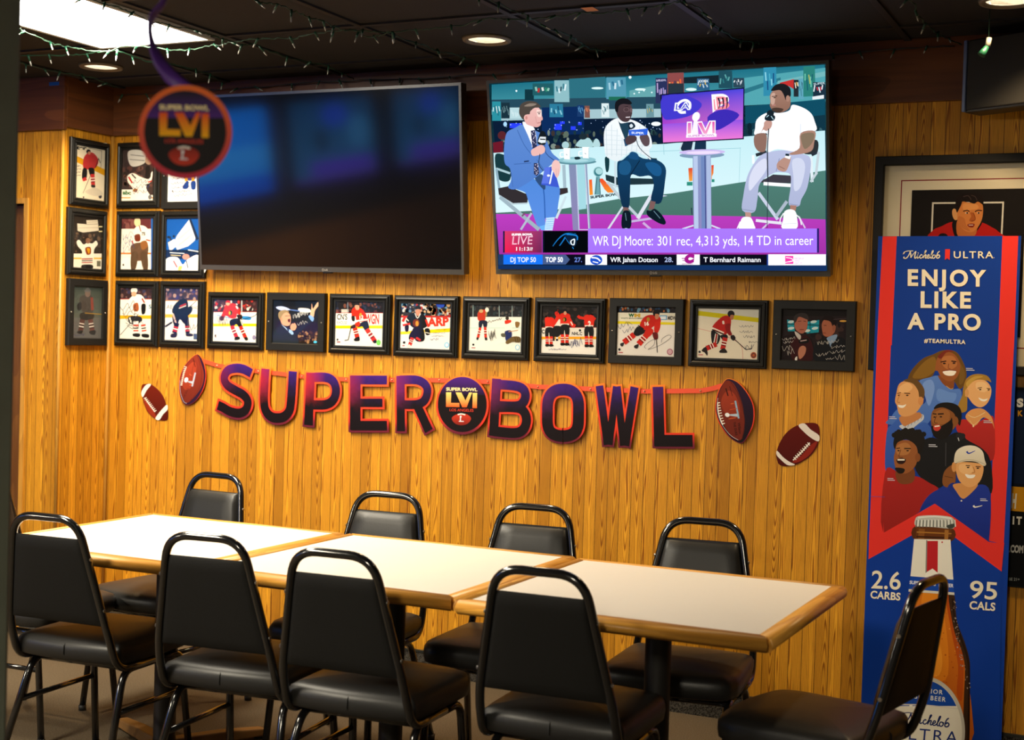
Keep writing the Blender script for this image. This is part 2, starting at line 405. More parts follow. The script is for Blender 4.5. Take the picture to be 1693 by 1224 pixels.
# ================================================================ tables
TW, TD, TH = 0.888, 0.880, 0.750
def make_table(name, label, x, y):
    t = thing(name, label, 'table', (x, y, 0), group='square tables pushed together in a row')
    e = 0.042; hx, hy = TW/2, TD/2
    bm = bmesh.new(); box(bm, -hx+e, hx-e, -hy+e, hy-e, TH-0.030, TH); obj('laminate_top', bm, M_LAM, t)
    # bull-nosed oak edging, four mitred lengths
    prof = [(0.0, 0.0), (-0.030, 0.001), (-0.038, -0.006), (-0.042, -0.018), (-0.040, -0.030), (-0.032, -0.038), (0.0, -0.038)]
    for k, (nm, L, off, m) in enumerate((('front', hx, hy, M_OAKX), ('right', hy, hx, M_OAKY), ('back', hx, hy, M_OAKX), ('left', hy, hx, M_OAKY))):
        bm = bmesh.new(); a = []; b = []
        for d, h in prof:
            q = -(off-e) + d      # outward coordinate (negative y in the unrotated side)
            s = (L-e) - d if True else L
            # round the outside corner a little
            s = s - (0.010 if d < -0.035 else 0.004 if d < -0.025 else 0.0)
            a.append((-s, q, TH+h)); b.append((s, q, TH+h))
        rz = Matrix.Rotation(k*PI/2, 3, 'Z')
        A = [bm.verts.new(rz @ Vector(p)) for p in a]; B = [bm.verts.new(rz @ Vector(p)) for p in b]
        n = len(A)
        for i in range(n):
            f = bm.faces.new((A[i], A[(i+1) % n], B[(i+1) % n], B[i])); f.smooth = i not in (n-1,)
        bm.faces.new(A[::-1]); bm.faces.new(B)
        bmesh.ops.recalc_face_normals(bm, faces=bm.faces[:])
        obj('oak_edge', bm, m, t)
    bm = bmesh.new(); lathe(bm, [(0.0, 0.045), (0.040, 0.045), (0.038, 0.06), (0.038, 0.695), (0.040, 0.71), (0.0, 0.712)], 28); obj('column', bm, M_PED, t, True)
    bm = bmesh.new()
    for q in range(4):
        ca, sa = math.cos(q*PI/2+0.0), math.sin(q*PI/2+0.0)
        box(bm, -0.02 + 0.17*ca - abs(sa)*0.0 - abs(ca)*0.15, 0.02 + 0.17*ca + abs(ca)*0.15, -0.02 + 0.17*sa - abs(sa)*0.15, 0.02 + 0.17*sa + abs(sa)*0.15, 0.700 + 0.002*q*0, 0.7195)
    obj('top_spider', bm, M_PED, t)
    for q in range(4):
        a = q*PI/2 + math.radians(63)
        bm = bmesh.new(); ca, sa = math.cos(a), math.sin(a)
        pr = [(0.03, 0.052, 0.030), (0.22, 0.048, 0.030), (0.37, 0.036, 0.028), (0.395, 0.026, 0.022)]
        rows = []
        for r, h, wd in pr:
            c = Vector((ca*r, sa*r, 0)); s = Vector((-sa, ca, 0))*wd
            rows.append([bm.verts.new(c-s+Vector((0, 0, 0.012))), bm.verts.new(c+s+Vector((0, 0, 0.012))), bm.verts.new(c+s*0.8+Vector((0, 0, h))), bm.verts.new(c-s*0.8+Vector((0, 0, h)))])
        for A, B in zip(rows, rows[1:]):
            for i in range(4): bm.faces.new((A[i], A[(i+1) % 4], B[(i+1) % 4], B[i]))
        bm.faces.new(rows[0][::-1]); bm.faces.new(rows[-1]); bmesh.ops.recalc_face_normals(bm, faces=bm.faces[:])
        f = bevmod(obj('foot', bm, M_BASEARM, t), 0.005)
        bm = bmesh.new(); lathe(bm, [(0.0, 0.0), (0.016, 0.0), (0.016, 0.013), (0.0, 0.013)], 14, (ca*0.36, sa*0.36, 0)); obj('glide', bm, M_GLIDE, f)
    return t
make_table('dining_table', 'white topped oak edged table at the left end of the row', -1.180, -1.461)
make_table('dining_table', 'white topped oak edged table in the middle of the row of three', -0.291, -1.453)
make_table('dining_table', 'white topped oak edged table at the right end nearest the tall blue poster', 0.600, -1.476)

# ================================================================ chairs (front is +y, seat centre at the origin)
def make_chair(label):
    t = thing('banquet_chair', label, 'chair', group='black vinyl banquet chairs round the tables')
    # seat cushion: rounded, waterfall front
    bm = bmesh.new(); rows = []
    def outline(s, z):
        W, F, B = 0.210*s, 0.205*s, -0.205*s
        pts = [(-W*0.86, B), (0, B-0.018*s), (W*0.86, B), (W*0.97, B+0.03*s), (W, -0.05*s), (W*1.02, 0.10*s), (W*0.98, F-0.05*s), (W*0.80, F-0.008*s), (0, F+0.012*s), (-W*0.80, F-0.008*s), (-W*0.98, F-0.05*s), (-W*1.02, 0.10*s), (-W, -0.05*s), (-W*0.97, B+0.03*s)]
        return [(p[0], p[1], z) for p in spline([(a, b, 0) for a, b in pts], 4, True)]
    for s, z in ((0.93, 0.404), (0.985, 0.411), (1.0, 0.432), (0.998, 0.452), (0.96, 0.466), (0.87, 0.475), (0.6, 0.483), (0.25, 0.486)):
        rows.append([bm.verts.new((p[0], p[1], z)) for p in outline(s, z)])
    n = len(rows[0])
    for A, B in zip(rows, rows[1:]):
        for k in range(n): f = bm.faces.new((A[k], A[(k+1) % n], B[(k+1) % n], B[k])); f.smooth = True
    ct = bm.verts.new((0, 0, 0.487))
    for k in range(n): f = bm.faces.new((rows[-1][k], rows[-1][(k+1) % n], ct)); f.smooth = True
    bm.faces.new(rows[0][::-1])
    bmesh.ops.recalc_face_normals(bm, faces=bm.faces[:])
    seat = obj('seat', bm, M_VINYL, t)
    bm = bmesh.new(); tube(bm, [(0.005, -0.208, 0.406), (0.005, -0.2245, 0.432), (0.005, -0.2240, 0.452), (0.005, -0.208, 0.467)], 0.0022, 6); obj('seam', bm, M_SEAM, seat)
    # back: one bent tube, seat rail to handle and down again
    def back(s): # side line of the back as (x, y, z)
        return [(s*0.190, 0.02, 0.391), (s*0.196, -0.20, 0.393), (s*0.190, -0.247, 0.52), (s*0.122, -0.316, 0.872)]
    L = back(-1); Rr = back(1)
    path = fillet([L[0], L[1], L[2], L[3], Rr[3], Rr[2], Rr[1], Rr[0]], [0.055, 0.06, 0.075, 0.075, 0.06, 0.055], 8)
    bm = bmesh.new(); tube(bm, path, 0.0125, 12); obj('back_frame', bm, M_TUBE, t)
    # padded back panel between the uprights
    def bx(z): # half width and y of the upright at height z
        k = (z-0.52)/(0.872-0.52)
        return 0.190+(0.122-0.190)*k-0.012, -0.247+(-0.316+0.247)*k
    zs = [0.538, 0.545, 0.57, 0.63, 0.70, 0.77, 0.802, 0.811]
    for nm, front, m in (('back_cushion', 1, M_VINYL), ('back_shell', -1, M_VINYLBACK)):
        bm = bmesh.new(); rows = []
        for i, z in enumerate(zs):
            hw, y = bx(max(z, 0.5)); row = []
            edge = 0.0 if i in (0, len(zs)-1) else (0.7 if i in (1, len(zs)-2) else 1.0)
            for j, u in enumerate((-1, -0.97, -0.88, -0.5, 0, 0.5, 0.88, 0.97, 1)):
                pad = (0.0 if abs(u) == 1 else 0.6 if abs(u) > 0.9 else 1.0)*edge
                th = (0.026 if front == 1 else 0.007)*pad
                row.append(bm.verts.new((u*hw, y + (0.002 if front == 1 else -0.002) + front*th, z)))
            rows.append(row)
        for A, B in zip(rows, rows[1:]):
            for k in range(len(A)-1): f = bm.faces.new((A[k], A[k+1], B[k+1], B[k]) if front == -1 else (A[k+1], A[k], B[k], B[k+1])); f.smooth = True
        if front == 1:
            pass
        obj(nm, bm, m, t)
    for s in (-1, 1):
        for z in (0.59, 0.75):
            hw, y = bx(z); bm = bmesh.new(); tube(bm, [(s*(hw+0.012), y, z), (s*(hw+0.027), y, z)], 0.0055, 10); obj('screw', bm, M_STEEL, t)
    # four square-tube legs; each pair of one side meets under the seat
    for s in (-1, 1):
        front = fillet([(s*0.178, 0.0, 0.382), (s*0.180, 0.150, 0.382), (s*0.196, 0.192, 0.012)], 0.045, 6)
        rear = fillet([(s*0.178, 0.0, 0.382), (s*0.180, -0.150, 0.382), (s*0.214, -0.282, 0.012)], 0.050, 6)
        for nm, path in (('leg', front), ('leg', rear)):
            bm = bmesh.new(); tube(bm, path, 0.0118, 8, 0.55); lg = obj(nm, bm, M_TUBE, t)
            bm = bmesh.new(); e = path[-1]; lathe(bm, [(0.0, 0.0), (0.014, 0.0), (0.015, 0.02), (0.0, 0.021)], 12, (e.x, e.y, 0.0)); obj('foot_glide', bm, M_GLIDE, lg)
        bm = bmesh.new(); tube(bm, [(s*0.186, 0.168, 0.255), (s*0.190, -0.194, 0.255)], 0.0085, 8, 0.55); obj('side_stretcher', bm, M_TUBE, t)
    for y in (0.13, -0.13):
        bm = bmesh.new(); tube(bm, [(-0.178, y, 0.385), (0.178, y, 0.385)], 0.0095, 8, 0.55); obj('seat_rail', bm, M_TUBE, t)
    return t
chair0 = make_chair('')
CHAIRS = [
 (-1.235, -1.690, 3, 'black vinyl chair seen from behind at the left table, nearest the dark post'),
 (-0.610, -1.735, 6, 'black vinyl chair seen from behind where the left and middle tables meet'),
 (-0.140, -1.765, 3, 'black vinyl chair seen from behind at the middle table, left of the gap between tables'),
 (0.447, -1.700, 2, 'black vinyl chair seen from behind at the right hand table'),
 (-1.585, -1.010, 176, 'black vinyl chair against the wall behind the left table, below the letter S'),
 (-0.672, -1.130, 184, 'black vinyl chair against the wall below the letters E and R'),
 (-0.075, -1.120, 185, 'black vinyl chair against the wall below the letters B and O'),
 (0.540, -1.100, 186, 'black vinyl chair against the wall below the letter L'),
 (1.050, -1.490, 80, 'black vinyl chair side on at the right table end before the blue poster'),
 (-1.800, -1.405, -89, 'black vinyl chair at the far left table end, half hidden by the post'),
]
first = True
for x, y, a, lab in CHAIRS:
    o = chair0 if first else copy_tree(chair0); first = False
    o.location = (x, y, 0); o.rotation_euler = (0, 0, math.radians(a)); o['label'] = lab
# ================================================================ flat printed pictures
# A picture is drawn as thin coloured layers in the plane it hangs in.  H_* are the
# plane homographies used to digitise drawings: sheet pixel -> metres in that plane.
H_WALL = [0.0032167639, 0.00010424949, -3.4947131, 0.00045776225, -0.0030451272, 3.0773724, 0.00024764469, -6.3248331e-06, 1.0]
H_POSTER = [0.0031865948, 0.000102969, -3.4351635, 0.00045676345, -0.0030117251, 3.0598176, 0.00024764469, -6.3248331e-06, 1.0]
H_ART = [0.003207401, 0.0001038521, -3.4762322, 0.00045745228, -0.003034761, 3.0719244, 0.00024764469, -6.3248331e-06, 1.0]
H_RET = [0.003801957, 8.486641e-05, -0.73928242, -0.00067251274, -0.0026487788, 2.8572472, -0.00050662033, -2.1502849e-05, 1.0]
H_TV = [0.0030508708, -9.0605667e-05, -3.2569472, 2.1439194e-05, -0.0028941726, 1.2951244, 0.00024312517, -0.0001026779, 1.0]

def text_mesh(s, bold=0.0, sp=1.0):
    cu = bpy.data.curves.new('t', 'FONT'); cu.body = s; cu.size = 1.0; cu.offset = bold; cu.resolution_u = 5; cu.space_character = sp
    o = bpy.data.objects.new('t', cu); COL.objects.link(o)
    dg = bpy.context.evaluated_depsgraph_get()
    me = bpy.data.meshes.new_from_object(o.evaluated_get(dg))
    V = [(v.co.x, v.co.y) for v in me.vertices]; F = [tuple(p.vertices) for p in me.polygons]
    bpy.data.objects.remove(o); bpy.data.curves.remove(cu); bpy.data.meshes.remove(me)
    return V, F
CAPH = max(v[1] for v in text_mesh('H')[0])

class Art:
    def __init__(s, H=None, sheet=(0, 0, 1), origin=(0, 0), step=0.000012):
        s.H, s.sheet, s.o, s.step = H, sheet, origin, step
        s.V, s.F, s.C, s.k = [], [], [], 0
    def at(s, x, y):
        x0, y0, sc_ = s.sheet; x, y = x0 + x/sc_, y0 + y/sc_
        if s.H is None: return (x - s.o[0], y - s.o[1])
        h = s.H; d = h[6]*x + h[7]*y + h[8]
        return ((h[0]*x + h[1]*y + h[2])/d - s.o[0], (h[3]*x + h[4]*y + h[5])/d - s.o[1])
    def layer(s, pts, faces, cols):
        b = len(s.V); d = -s.k*s.step
        s.V += [(p[0], d, p[1]) for p in pts]; s.F += [tuple(b+i for i in f) for f in faces]; s.C += cols; s.k += 1
    def colours(s, pts, c, c2, ax):
        a = hexc(c)
        if c2 is None: return [a]*len(pts)
        b = hexc(c2); i = 0 if ax == 'x' else 1
        v = [p[i] for p in pts]; lo, hi = min(v), max(v)
        # 'x': c at left, c2 at right; 'y': c at the top, c2 at the bottom
        out = []
        for t in v:
            f = (t-lo)/max(hi-lo, 1e-9)
            if ax == 'y': f = 1-f
            out.append(tuple(a[j]*(1-f)+b[j]*f for j in range(3)))
        return out
    def poly(s, c, pts, smooth=0, c2=None, ax='y'):
        if smooth: pts = [(p.x, p.y) for p in spline([(a, b, 0) for a, b in pts], smooth, True)]
        q = [s.at(*p) for p in pts]
        s.layer(q, [tuple(range(len(q)))], s.colours(q, c, c2, ax)); return s
    def blob(s, c, pts, c2=None, ax='y'): return s.poly(c, pts, 4, c2, ax)
    def rect(s, c, x0, y0, x1, y1, c2=None, ax='y'): return s.poly(c, [(x0, y0), (x1, y0), (x1, y1), (x0, y1)], 0, c2, ax)
    def ell(s, c, x, y, rx, ry, rot=0, c2=None, ax='y', n=20):
        a = math.radians(rot); P = []
        for k in range(n):
            t = 2*PI*k/n; u, v = rx*math.cos(t), ry*math.sin(t)
            P.append((x+u*math.cos(a)-v*math.sin(a), y+u*math.sin(a)+v*math.cos(a)))
        return s.poly(c, P, 0, c2, ax)
    def line(s, c, pts, w, smooth=0, closed=False, c2=None, ax='y'):
        """ribbon of width w (sheet units); w may be (start, end)"""
        if smooth: pts = [(p.x, p.y) for p in spline([(a, b, 0) for a, b in pts], smooth, closed)]
        P = [Vector(p) for p in pts]; N = len(P); L, R_ = [], []
        for i, p in enumerate(P):
            a = P[i-1] if (i or closed) else P[i]; b = P[(i+1) % N] if (i < N-1 or closed) else P[i]
            d1 = (p-a); d2 = (b-p)
            if d1.length < 1e-9: d1 = d2
            if d2.length < 1e-9: d2 = d1
            d1 = d1.normalized(); d2 = d2.normalized(); t = (d1+d2)
            if t.length < 1e-6: t = d1.copy()
            t.normalize(); n = Vector((-t.y, t.x)); m = 1/max(0.45, n.dot(Vector((-d1.y, d1.x))))
            ww = w if not isinstance(w, tuple) else w[0]+(w[1]-w[0])*i/max(1, N-1)
            L.append(p+n*ww/2*m); R_.append(p-n*ww/2*m)
        q = [s.at(*p) for p in L+R_]
        F = [(i, (i+1) % N, N+(i+1) % N, N+i) for i in range(N if closed else N-1)]
        s.layer(q, F, s.colours(q, c, c2, ax)); return s
    def text(s, c, txt, x0, y0, x1, y1, h, bold=0.0, c2=None, ax='y', slant=0.0, sp=1.0):
        """text on the baseline (x0,y0)-(x1,y1), capital height h"""
        V, F = text_mesh(txt, bold, sp); lo = min(v[0] for v in V); hi = max(v[0] for v in V)
        dx, dy = x1-x0, y1-y0; Ln = math.hypot(dx, dy); ux, uy = dx/Ln, dy/Ln; q = []
        for a, b in V:
            u = (a-lo)/(hi-lo)*Ln; v = b/CAPH*h
            q.append(s.at(x0+ux*u+uy*v+slant*v, y0+uy*u-ux*v))
        s.layer(q, F, s.colours(q, c, c2, ax)); return s
    def build(s, name, m, parent, y=0.0):
        me = bpy.data.meshes.new(name); me.from_pydata(s.V, [], s.F); me.materials.append(m)
        at = me.color_attributes.new('Col', 'FLOAT_COLOR', 'POINT')
        for i, c in enumerate(s.C): at.data[i].color = (*c, 1)
        me.update()
        o = bpy.data.objects.new(name, me); COL.objects.link(o)
        o.parent = parent; o.location = (0, y, 0)
        return o

# ================================================================ televisions
def television(label, loc, tilt, roll, yaw, W, reflect=False):
    H = W*0.567
    t = thing('television', label, 'television', loc, group='wall mounted televisions')
    t.matrix_world = Matrix.Translation(loc) @ Matrix.Rotation(yaw, 4, 'Z') @ Matrix.Rotation(tilt, 4, 'X') @ Matrix.Rotation(-roll, 4, 'Y')
    bl, bb, bt = 0.011, 0.022, 0.012
    bm = boxed(-W/2, W/2, 0.004, 0.050, 0, H, 0.004)
    bmesh.ops.bevel(bm, geom=[], offset=0.0); box(bm, -W*0.32, W*0.32, 0.045, 0.062, H*0.12, H*0.75)
    obj('casing', bm, M_TVC, t)
    bm = bmesh.new()
    for a, b, c, d in ((-W/2, -W/2+bl, 0, H), (W/2-bl, W/2, 0, H), (-W/2+bl, W/2-bl, H-bt, H), (-W/2+bl, W/2-bl, 0, bb)):
        q = [bm.verts.new(p) for p in ((a, 0.0, c), (b, 0.0, c), (b, 0.0, d), (a, 0.0, d), (a, 0.006, c), (b, 0.006, c), (b, 0.006, d), (a, 0.006, d))]
        for f in ((0, 1, 2, 3), (7, 6, 5, 4), (0, 4, 5, 1), (1, 5, 6, 2), (2, 6, 7, 3), (3, 7, 4, 0)): bm.faces.new([q[i] for i in f])
    bmesh.ops.recalc_face_normals(bm, faces=bm.faces[:])
    obj('bezel', bm, M_TVEDGE, t)
    a = Art(origin=(0, 0)); a.ell('#9a948c', -0.012, 0.0095, 0.0055, 0.0055); a.ell('#2a2622', -0.012, 0.0095, 0.0040, 0.0040)
    a.rect('#9a948c', -0.0125, 0.007, -0.0115, 0.012); a.text('#9a948c', 'LG', -0.003, 0.006, 0.013, 0.006, -0.0075, 0.02)
    a.build('maker_badge', M_PRINT, t, -0.0004)
    bm = boxed(-0.022, 0.022, 0.010, 0.03, -0.007, 0.0, 0.002); obj('sensor', bm, M_TVC, t)
    # tilting wall bracket behind it
    bm = bmesh.new(); box(bm, -0.25, -0.21, 0.05, 0.075, H*0.2, H*0.7); box(bm, 0.21, 0.25, 0.05, 0.075, H*0.2, H*0.7); box(bm, -0.3, 0.3, 0.060, 0.070, H*0.42, H*0.5)
    obj('wall_bracket', bm, M_TVC, t)
    return t, W, H, bl, bb, bt
tv, W, H, bl, bb, bt = television('large switched off black television tilted down over the photo row, left of the lit one', (-1.469, -0.09, 1.724), 0.111, -0.010, -0.026, 1.386)
bm = bmesh.new(); q = [bm.verts.new(p) for p in ((-W/2+bl, 0, bb), (W/2-bl, 0, bb), (W/2-bl, 0, H-bt), (-W/2+bl, 0, H-bt))]; bm.faces.new(q)
obj('screen', bm, M_OFFSCREEN, tv, loc=(0, 0.002, 0))
tv2, W2, H2, bl2, bb2, bt2 = television('large lit television showing a sports talk show with three seated people', (0.052, -0.09, 1.724), 0.174, 0.002, -0.007, 1.382)
bm = bmesh.new(); q = [bm.verts.new(p) for p in ((-W2/2+bl2, 0, bb2), (W2/2-bl2, 0, bb2), (W2/2-bl2, 0, H2-bt2), (-W2/2+bl2, 0, H2-bt2))]; bm.faces.new(q)
obj('screen', bm, M_OFFSCREEN, tv2, loc=(0, 0.0045, 0))

# three more televisions on the far left wall of the room (mirrored in the dark screen)
def far_tv(label, y, blue):
    t = thing('television', label, 'television', (-7.385, y, 1.30), (0, 0, PI/2), group='televisions on the far left wall')
    Wf, Hf = 1.62, 0.93
    obj('casing', boxed(-Wf/2, Wf/2, -0.05, 0.012, 0, Hf, 0.006), M_TVC, t)
    a = Art(origin=(0, 0), step=0.0002)
    x0, x1, z0, z1 = -Wf/2+0.015, Wf/2-0.015, 0.02, Hf-0.015
    if blue:
        a.rect('#0f6fd6', x0, z1, x1, z0); a.rect('#2f8fe0', x0, z0+0.5, x1, z0+0.2, '#1f7fd8'); a.rect('#0a50c8', x0, z0+0.2, x1, z0)
    else:
        a.rect('#14406a', x0, z1, x1, z0, '#1c5a86'); a.ell('#1d3fb8', -0.05, z1-0.18, 0.25, 0.13); a.ell('#102c40', 0.25, z0+0.45, 0.13, 0.14)
        a.ell('#2f6fa0', -0.5, z0+0.5, 0.22, 0.2); a.rect('#4a2fb0', x0+0.05, z0+0.22, x1-0.3, z0+0.07); a.rect('#4a3a90', x0, z0+0.06, x1, z0)
    a.build('screen', M_FARSCREEN, t, -0.052)
far_tv('lit blue television on the far left wall, mirrored at the left of the dark screen', -6.45, True)
far_tv('lit television on the far left wall, mirrored in the middle of the dark screen', -8.45, False)
far_tv('lit television on the far left wall, mirrored at the right of the dark screen', -10.55, False)
# ================================================================ framed photographs
def crowd(a, x0, y0, x1, y1, n, cols, seed, r=10):
    rg = random.Random(seed)
    for c in cols:
        for _ in range(max(1, n//len(cols))):
            x, y = rg.uniform(x0, x1), rg.uniform(y0, y1); q = r*rg.uniform(0.5, 1.1)
            a.k -= 1 if a.k > 40 else 0
            a.ell(c, x, y, q, q*rg.uniform(0.8, 1.5), 0, n=7)
def scrib(a, c, x, y, w_, h_, n, seed, t=2.5, tilt=0.0):
    rg = random.Random(seed); pts = []
    for i in range(n):
        u = i/(n-1); pts.append((x+w_*u+rg.uniform(-.4, .4)*w_/n*2, y+tilt*w_*u+(rg.uniform(0.5, 1) if i % 2 else -rg.uniform(0.3, 1))*h_/2))
    a.line(c, pts, t, 3)
def limb(a, c, p, w_, stripes=(), sm=0):
    a.line(c, p, w_, sm)
    (x0, y0), (x1, y1) = p[0], p[-1]
    wd = w_ if not isinstance(w_, tuple) else (w_[0]+w_[1])/2
    for t0, t1, sc_ in stripes:
        a.line(sc_, [(x0+(x1-x0)*t0, y0+(y1-y0)*t0), (x0+(x1-x0)*t1, y0+(y1-y0)*t1)], wd)
SOCKR = [(0.30, 0.37, '#f2f0ea'), (0.42, 0.47, '#151515'), (0.52, 0.60, '#f2f0ea'), (0.64, 0.69, '#151515')]
SOCKW = [(0.0, 0.25, '#c8281e'), (0.38, 0.48, '#222222'), (0.55, 0.62, '#c8281e'), (0.68, 0.74, '#222222')]

def photo_frame(label, loc, w_, h_, rz=0.0, flat=False, screws='x'):
    t = thing('framed_photo', label, 'picture frame', loc, (0, 0, rz), 'black framed hockey photos on the paneling')
    fw = 0.035; dp = 0.024
    prof = [(0, -0.0005), (0, -dp*0.75), (fw*0.08, -dp*0.95), (fw*0.92, -dp*0.95), (fw, -dp*0.85), (fw, -0.010)] if flat else \
           [(0, -0.0005), (0, -dp*0.55), (fw*0.10, -dp*0.70), (fw*0.22, -dp*0.72), (fw*0.30, -dp*0.98), (fw*0.48, -dp*1.05), (fw*0.62, -dp*0.92), (fw*0.70, -dp*0.70), (fw*0.80, -dp*0.82), (fw, -dp*0.80), (fw, -0.010)]
    bm = bmesh.new(); rows = []
    for d, y in prof:
        X, Z = w_/2+fw-d, h_/2+fw-d
        rows.append([bm.verts.new(p) for p in ((-X, y, -Z), (X, y, -Z), (X, y, Z), (-X, y, Z))])
    for A, B in zip(rows, rows[1:]):
        for k in range(4): bm.faces.new((A[k], A[(k+1) % 4], B[(k+1) % 4], B[k]))
    bm.faces.new(rows[-1]); bm.faces.new(rows[0][::-1])
    bmesh.ops.recalc_face_normals(bm, faces=bm.faces[:])
    fr = obj('frame', bm, M_FRAMEF if flat else M_FRAMEB, t)
    for s in (-1, 1):
        px, pz = (s*(w_/2+fw*0.55), 0.0) if screws == 'x' else (0.0, s*(h_/2+fw*0.55))
        bm = bmesh.new(); lathe(bm, [(0.0, -dp*1.04), (0.003, -dp*1.0), (0.0035, -dp*0.7)], 10, (px, 0, pz), axis='y'); obj('frame_screw', bm, M_STEEL, fr, True)
    bm = bmesh.new(); bm.faces.new([bm.verts.new(p) for p in ((-w_/2, 0, -h_/2), (w_/2, 0, -h_/2), (w_/2, 0, h_/2), (-w_/2, 0, h_/2))])
    obj('glazing', bm, M_GLASS, t, loc=(0, -0.0185, 0))
    return t
LW, LH = 0.244, 0.193
ROW = [(-2.0019, 1.4995), (-1.6685, 1.5019), (-1.3354, 1.5012), (-1.0034, 1.4995), (-0.6694, 1.4996), (-0.3338, 1.5004), (-0.0012, 1.5035), (0.3344, 1.5041), (0.6700, 1.5066)]
SA, SB, SC, SD = (330, 470, 5.64), (600, 470, 5.64), (870, 470, 5.64), (1130, 470, 5.64)
def row_photo(i, label, sheet, flat=False, screws='x'):
    X, Z = ROW[i]; t = photo_frame(label, (X, 0, Z), LW, LH, 0, flat, screws)
    return t, Art(H_WALL, sheet, (X, Z))
def done(t, a): a.build('photo_print', M_PRINT, t, -0.0150)

# 1: red jersey, yellow board stripe
t, a = row_photo(0, 'framed photo of a skater in red before a white board, leftmost of the landscape row', SA)
a.rect('#f0eee6', 120, 135, 555, 555); a.rect('#3c2226', 120, 135, 555, 262)
crowd(a, 140, 150, 540, 250, 60, ['#8c2a26', '#d8d2cc', '#1d1a22', '#b83028', '#5a3a3a'], 1, 13)
a.rect('#c9ccd0', 392, 150, 402, 262); a.rect('#f4f2ec', 120, 262, 555, 368); a.rect('#c03028', 120, 258, 555, 263); a.rect('#f3d800', 120, 368, 555, 394)
a.blob('#2a86c8', [(400, 300), (480, 305), (475, 335), (410, 330)]); a.line('#7aaede', [(170, 290), (300, 320)], 10)
a.line('#1b1b1b', [(540, 250), (520, 295), (400, 330), (340, 330)], 6, 3)
a.blob('#d62a1c', [(245, 195), (300, 178), (345, 195), (382, 245), (384, 285), (352, 280), (346, 312), (300, 322), (258, 298), (222, 292), (232, 245)])
a.blob('#d62a1c', [(228, 250), (250, 262), (232, 320), (200, 318)]); a.blob('#5a1014', [(195, 305), (228, 300), (228, 335), (200, 340)])
a.ell('#e6a98c', 268, 180, 20, 22); a.blob('#c41f18', [(245, 175), (262, 150), (290, 160), (290, 176), (262, 172)])
a.ell('#2d3a1c', 292, 268, 18, 24); a.ell('#e0b030', 284, 270, 9, 16); a.line('#f2efe8', [(345, 205), (360, 230)], 14)
a.blob('#2a1a1a', [(350, 290), (395, 285), (402, 320), (372, 330)])
a.blob('#151517', [(294, 332), (380, 322), (408, 385), (374, 402), (345, 374), (318, 398), (288, 385)]); a.line('#e8e0d8', [(385, 330), (404, 385)], 8)
limb(a, '#d62a1c', [(305, 390), (350, 500)], 36, SOCKR); limb(a, '#d62a1c', [(385, 395), (432, 500)], 34, SOCKR)
a.blob('#1d1d1d', [(335, 495), (372, 490), (378, 515), (332, 522)]); a.blob('#1d1d1d', [(420, 500), (448, 495), (455, 520), (432, 526)])
a.ell('#8f86a8', 512, 498, 17, 22)
for k in range(5): scrib(a, '#3a3a3a', 145+22*k, 330+14*(k % 2), 55, 120, 6, 10+k, 2.0)
a.rect('#7a2430', 146, 488, 160, 496); a.ell('#22222a', 152, 478, 7, 8); done(t, a)

# 2: man in a suit singing, arm raised
t, a = row_photo(1, 'flat black framed photo of a man in a suit singing with one arm raised', SA, True)
a.rect('#14161e', 680, 140, 1125, 575, '#241c18'); crowd(a, 925, 440, 1100, 540, 60, ['#7a5638', '#4a3020', '#a07850', '#2a1c14'], 2, 12)
a.rect('#0d1018', 680, 140, 1125, 205); a.blob('#b9c8ff', [(715, 215), (780, 208), (850, 240), (760, 245)]); a.blob('#f4f6ea', [(930, 225), (1020, 230), (1040, 262), (940, 260)])
a.line('#5a78c0', [(850, 240), (940, 252)], 10)
a.blob('#222a33', [(690, 470), (720, 420), (765, 385), (840, 420), (880, 460), (920, 560), (690, 560)]); a.blob('#1e2630', [(850, 425), (930, 405), (1010, 330), (1060, 320), (1050, 350), (960, 430), (900, 480)])
a.blob('#a8c4ee', [(765, 375), (800, 400), (870, 455), (860, 470), (810, 420)]); a.line('#26365a', [(822, 408), (836, 440)], 16)
a.blob('#e2a383', [(762, 300), (790, 262), (830, 268), (852, 300), (850, 370), (825, 390), (780, 380), (758, 340)]); a.blob('#9a8460', [(740, 310), (745, 260), (800, 240), (840, 262), (800, 268), (770, 300), (765, 340)])
a.blob('#5a1a1a', [(826, 330), (848, 325), (846, 355), (830, 352)]); a.line('#3a2a24', [(800, 298), (850, 296)], 4); a.ell('#d08f70', 766, 330, 9, 18)
a.blob('#e0a080', [(852, 385), (885, 360), (908, 395), (890, 430), (855, 425)]); a.line('#1a1a1e', [(885, 365), (855, 352)], 14); a.blob('#9cc0f0', [(835, 425), (860, 430), (880, 460), (862, 470)])
a.blob('#eab592', [(1035, 290), (1045, 235), (1050, 180), (1060, 230), (1085, 195), (1108, 168), (1110, 205), (1080, 245), (1065, 310)]); a.blob('#84aef0', [(1020, 305), (1035, 290), (1070, 315), (1055, 350)])
for k in range(4): scrib(a, '#d8d8d8', 875+28*k, 300-10*k, 60, 60, 7, 30+k, 2.4, -0.25)
scrib(a, '#d8d8d8', 920, 375, 90, 40, 8, 39, 2.4, -0.3); a.ell('#4fc0e8', 1082, 540, 16, 12); done(t, a)

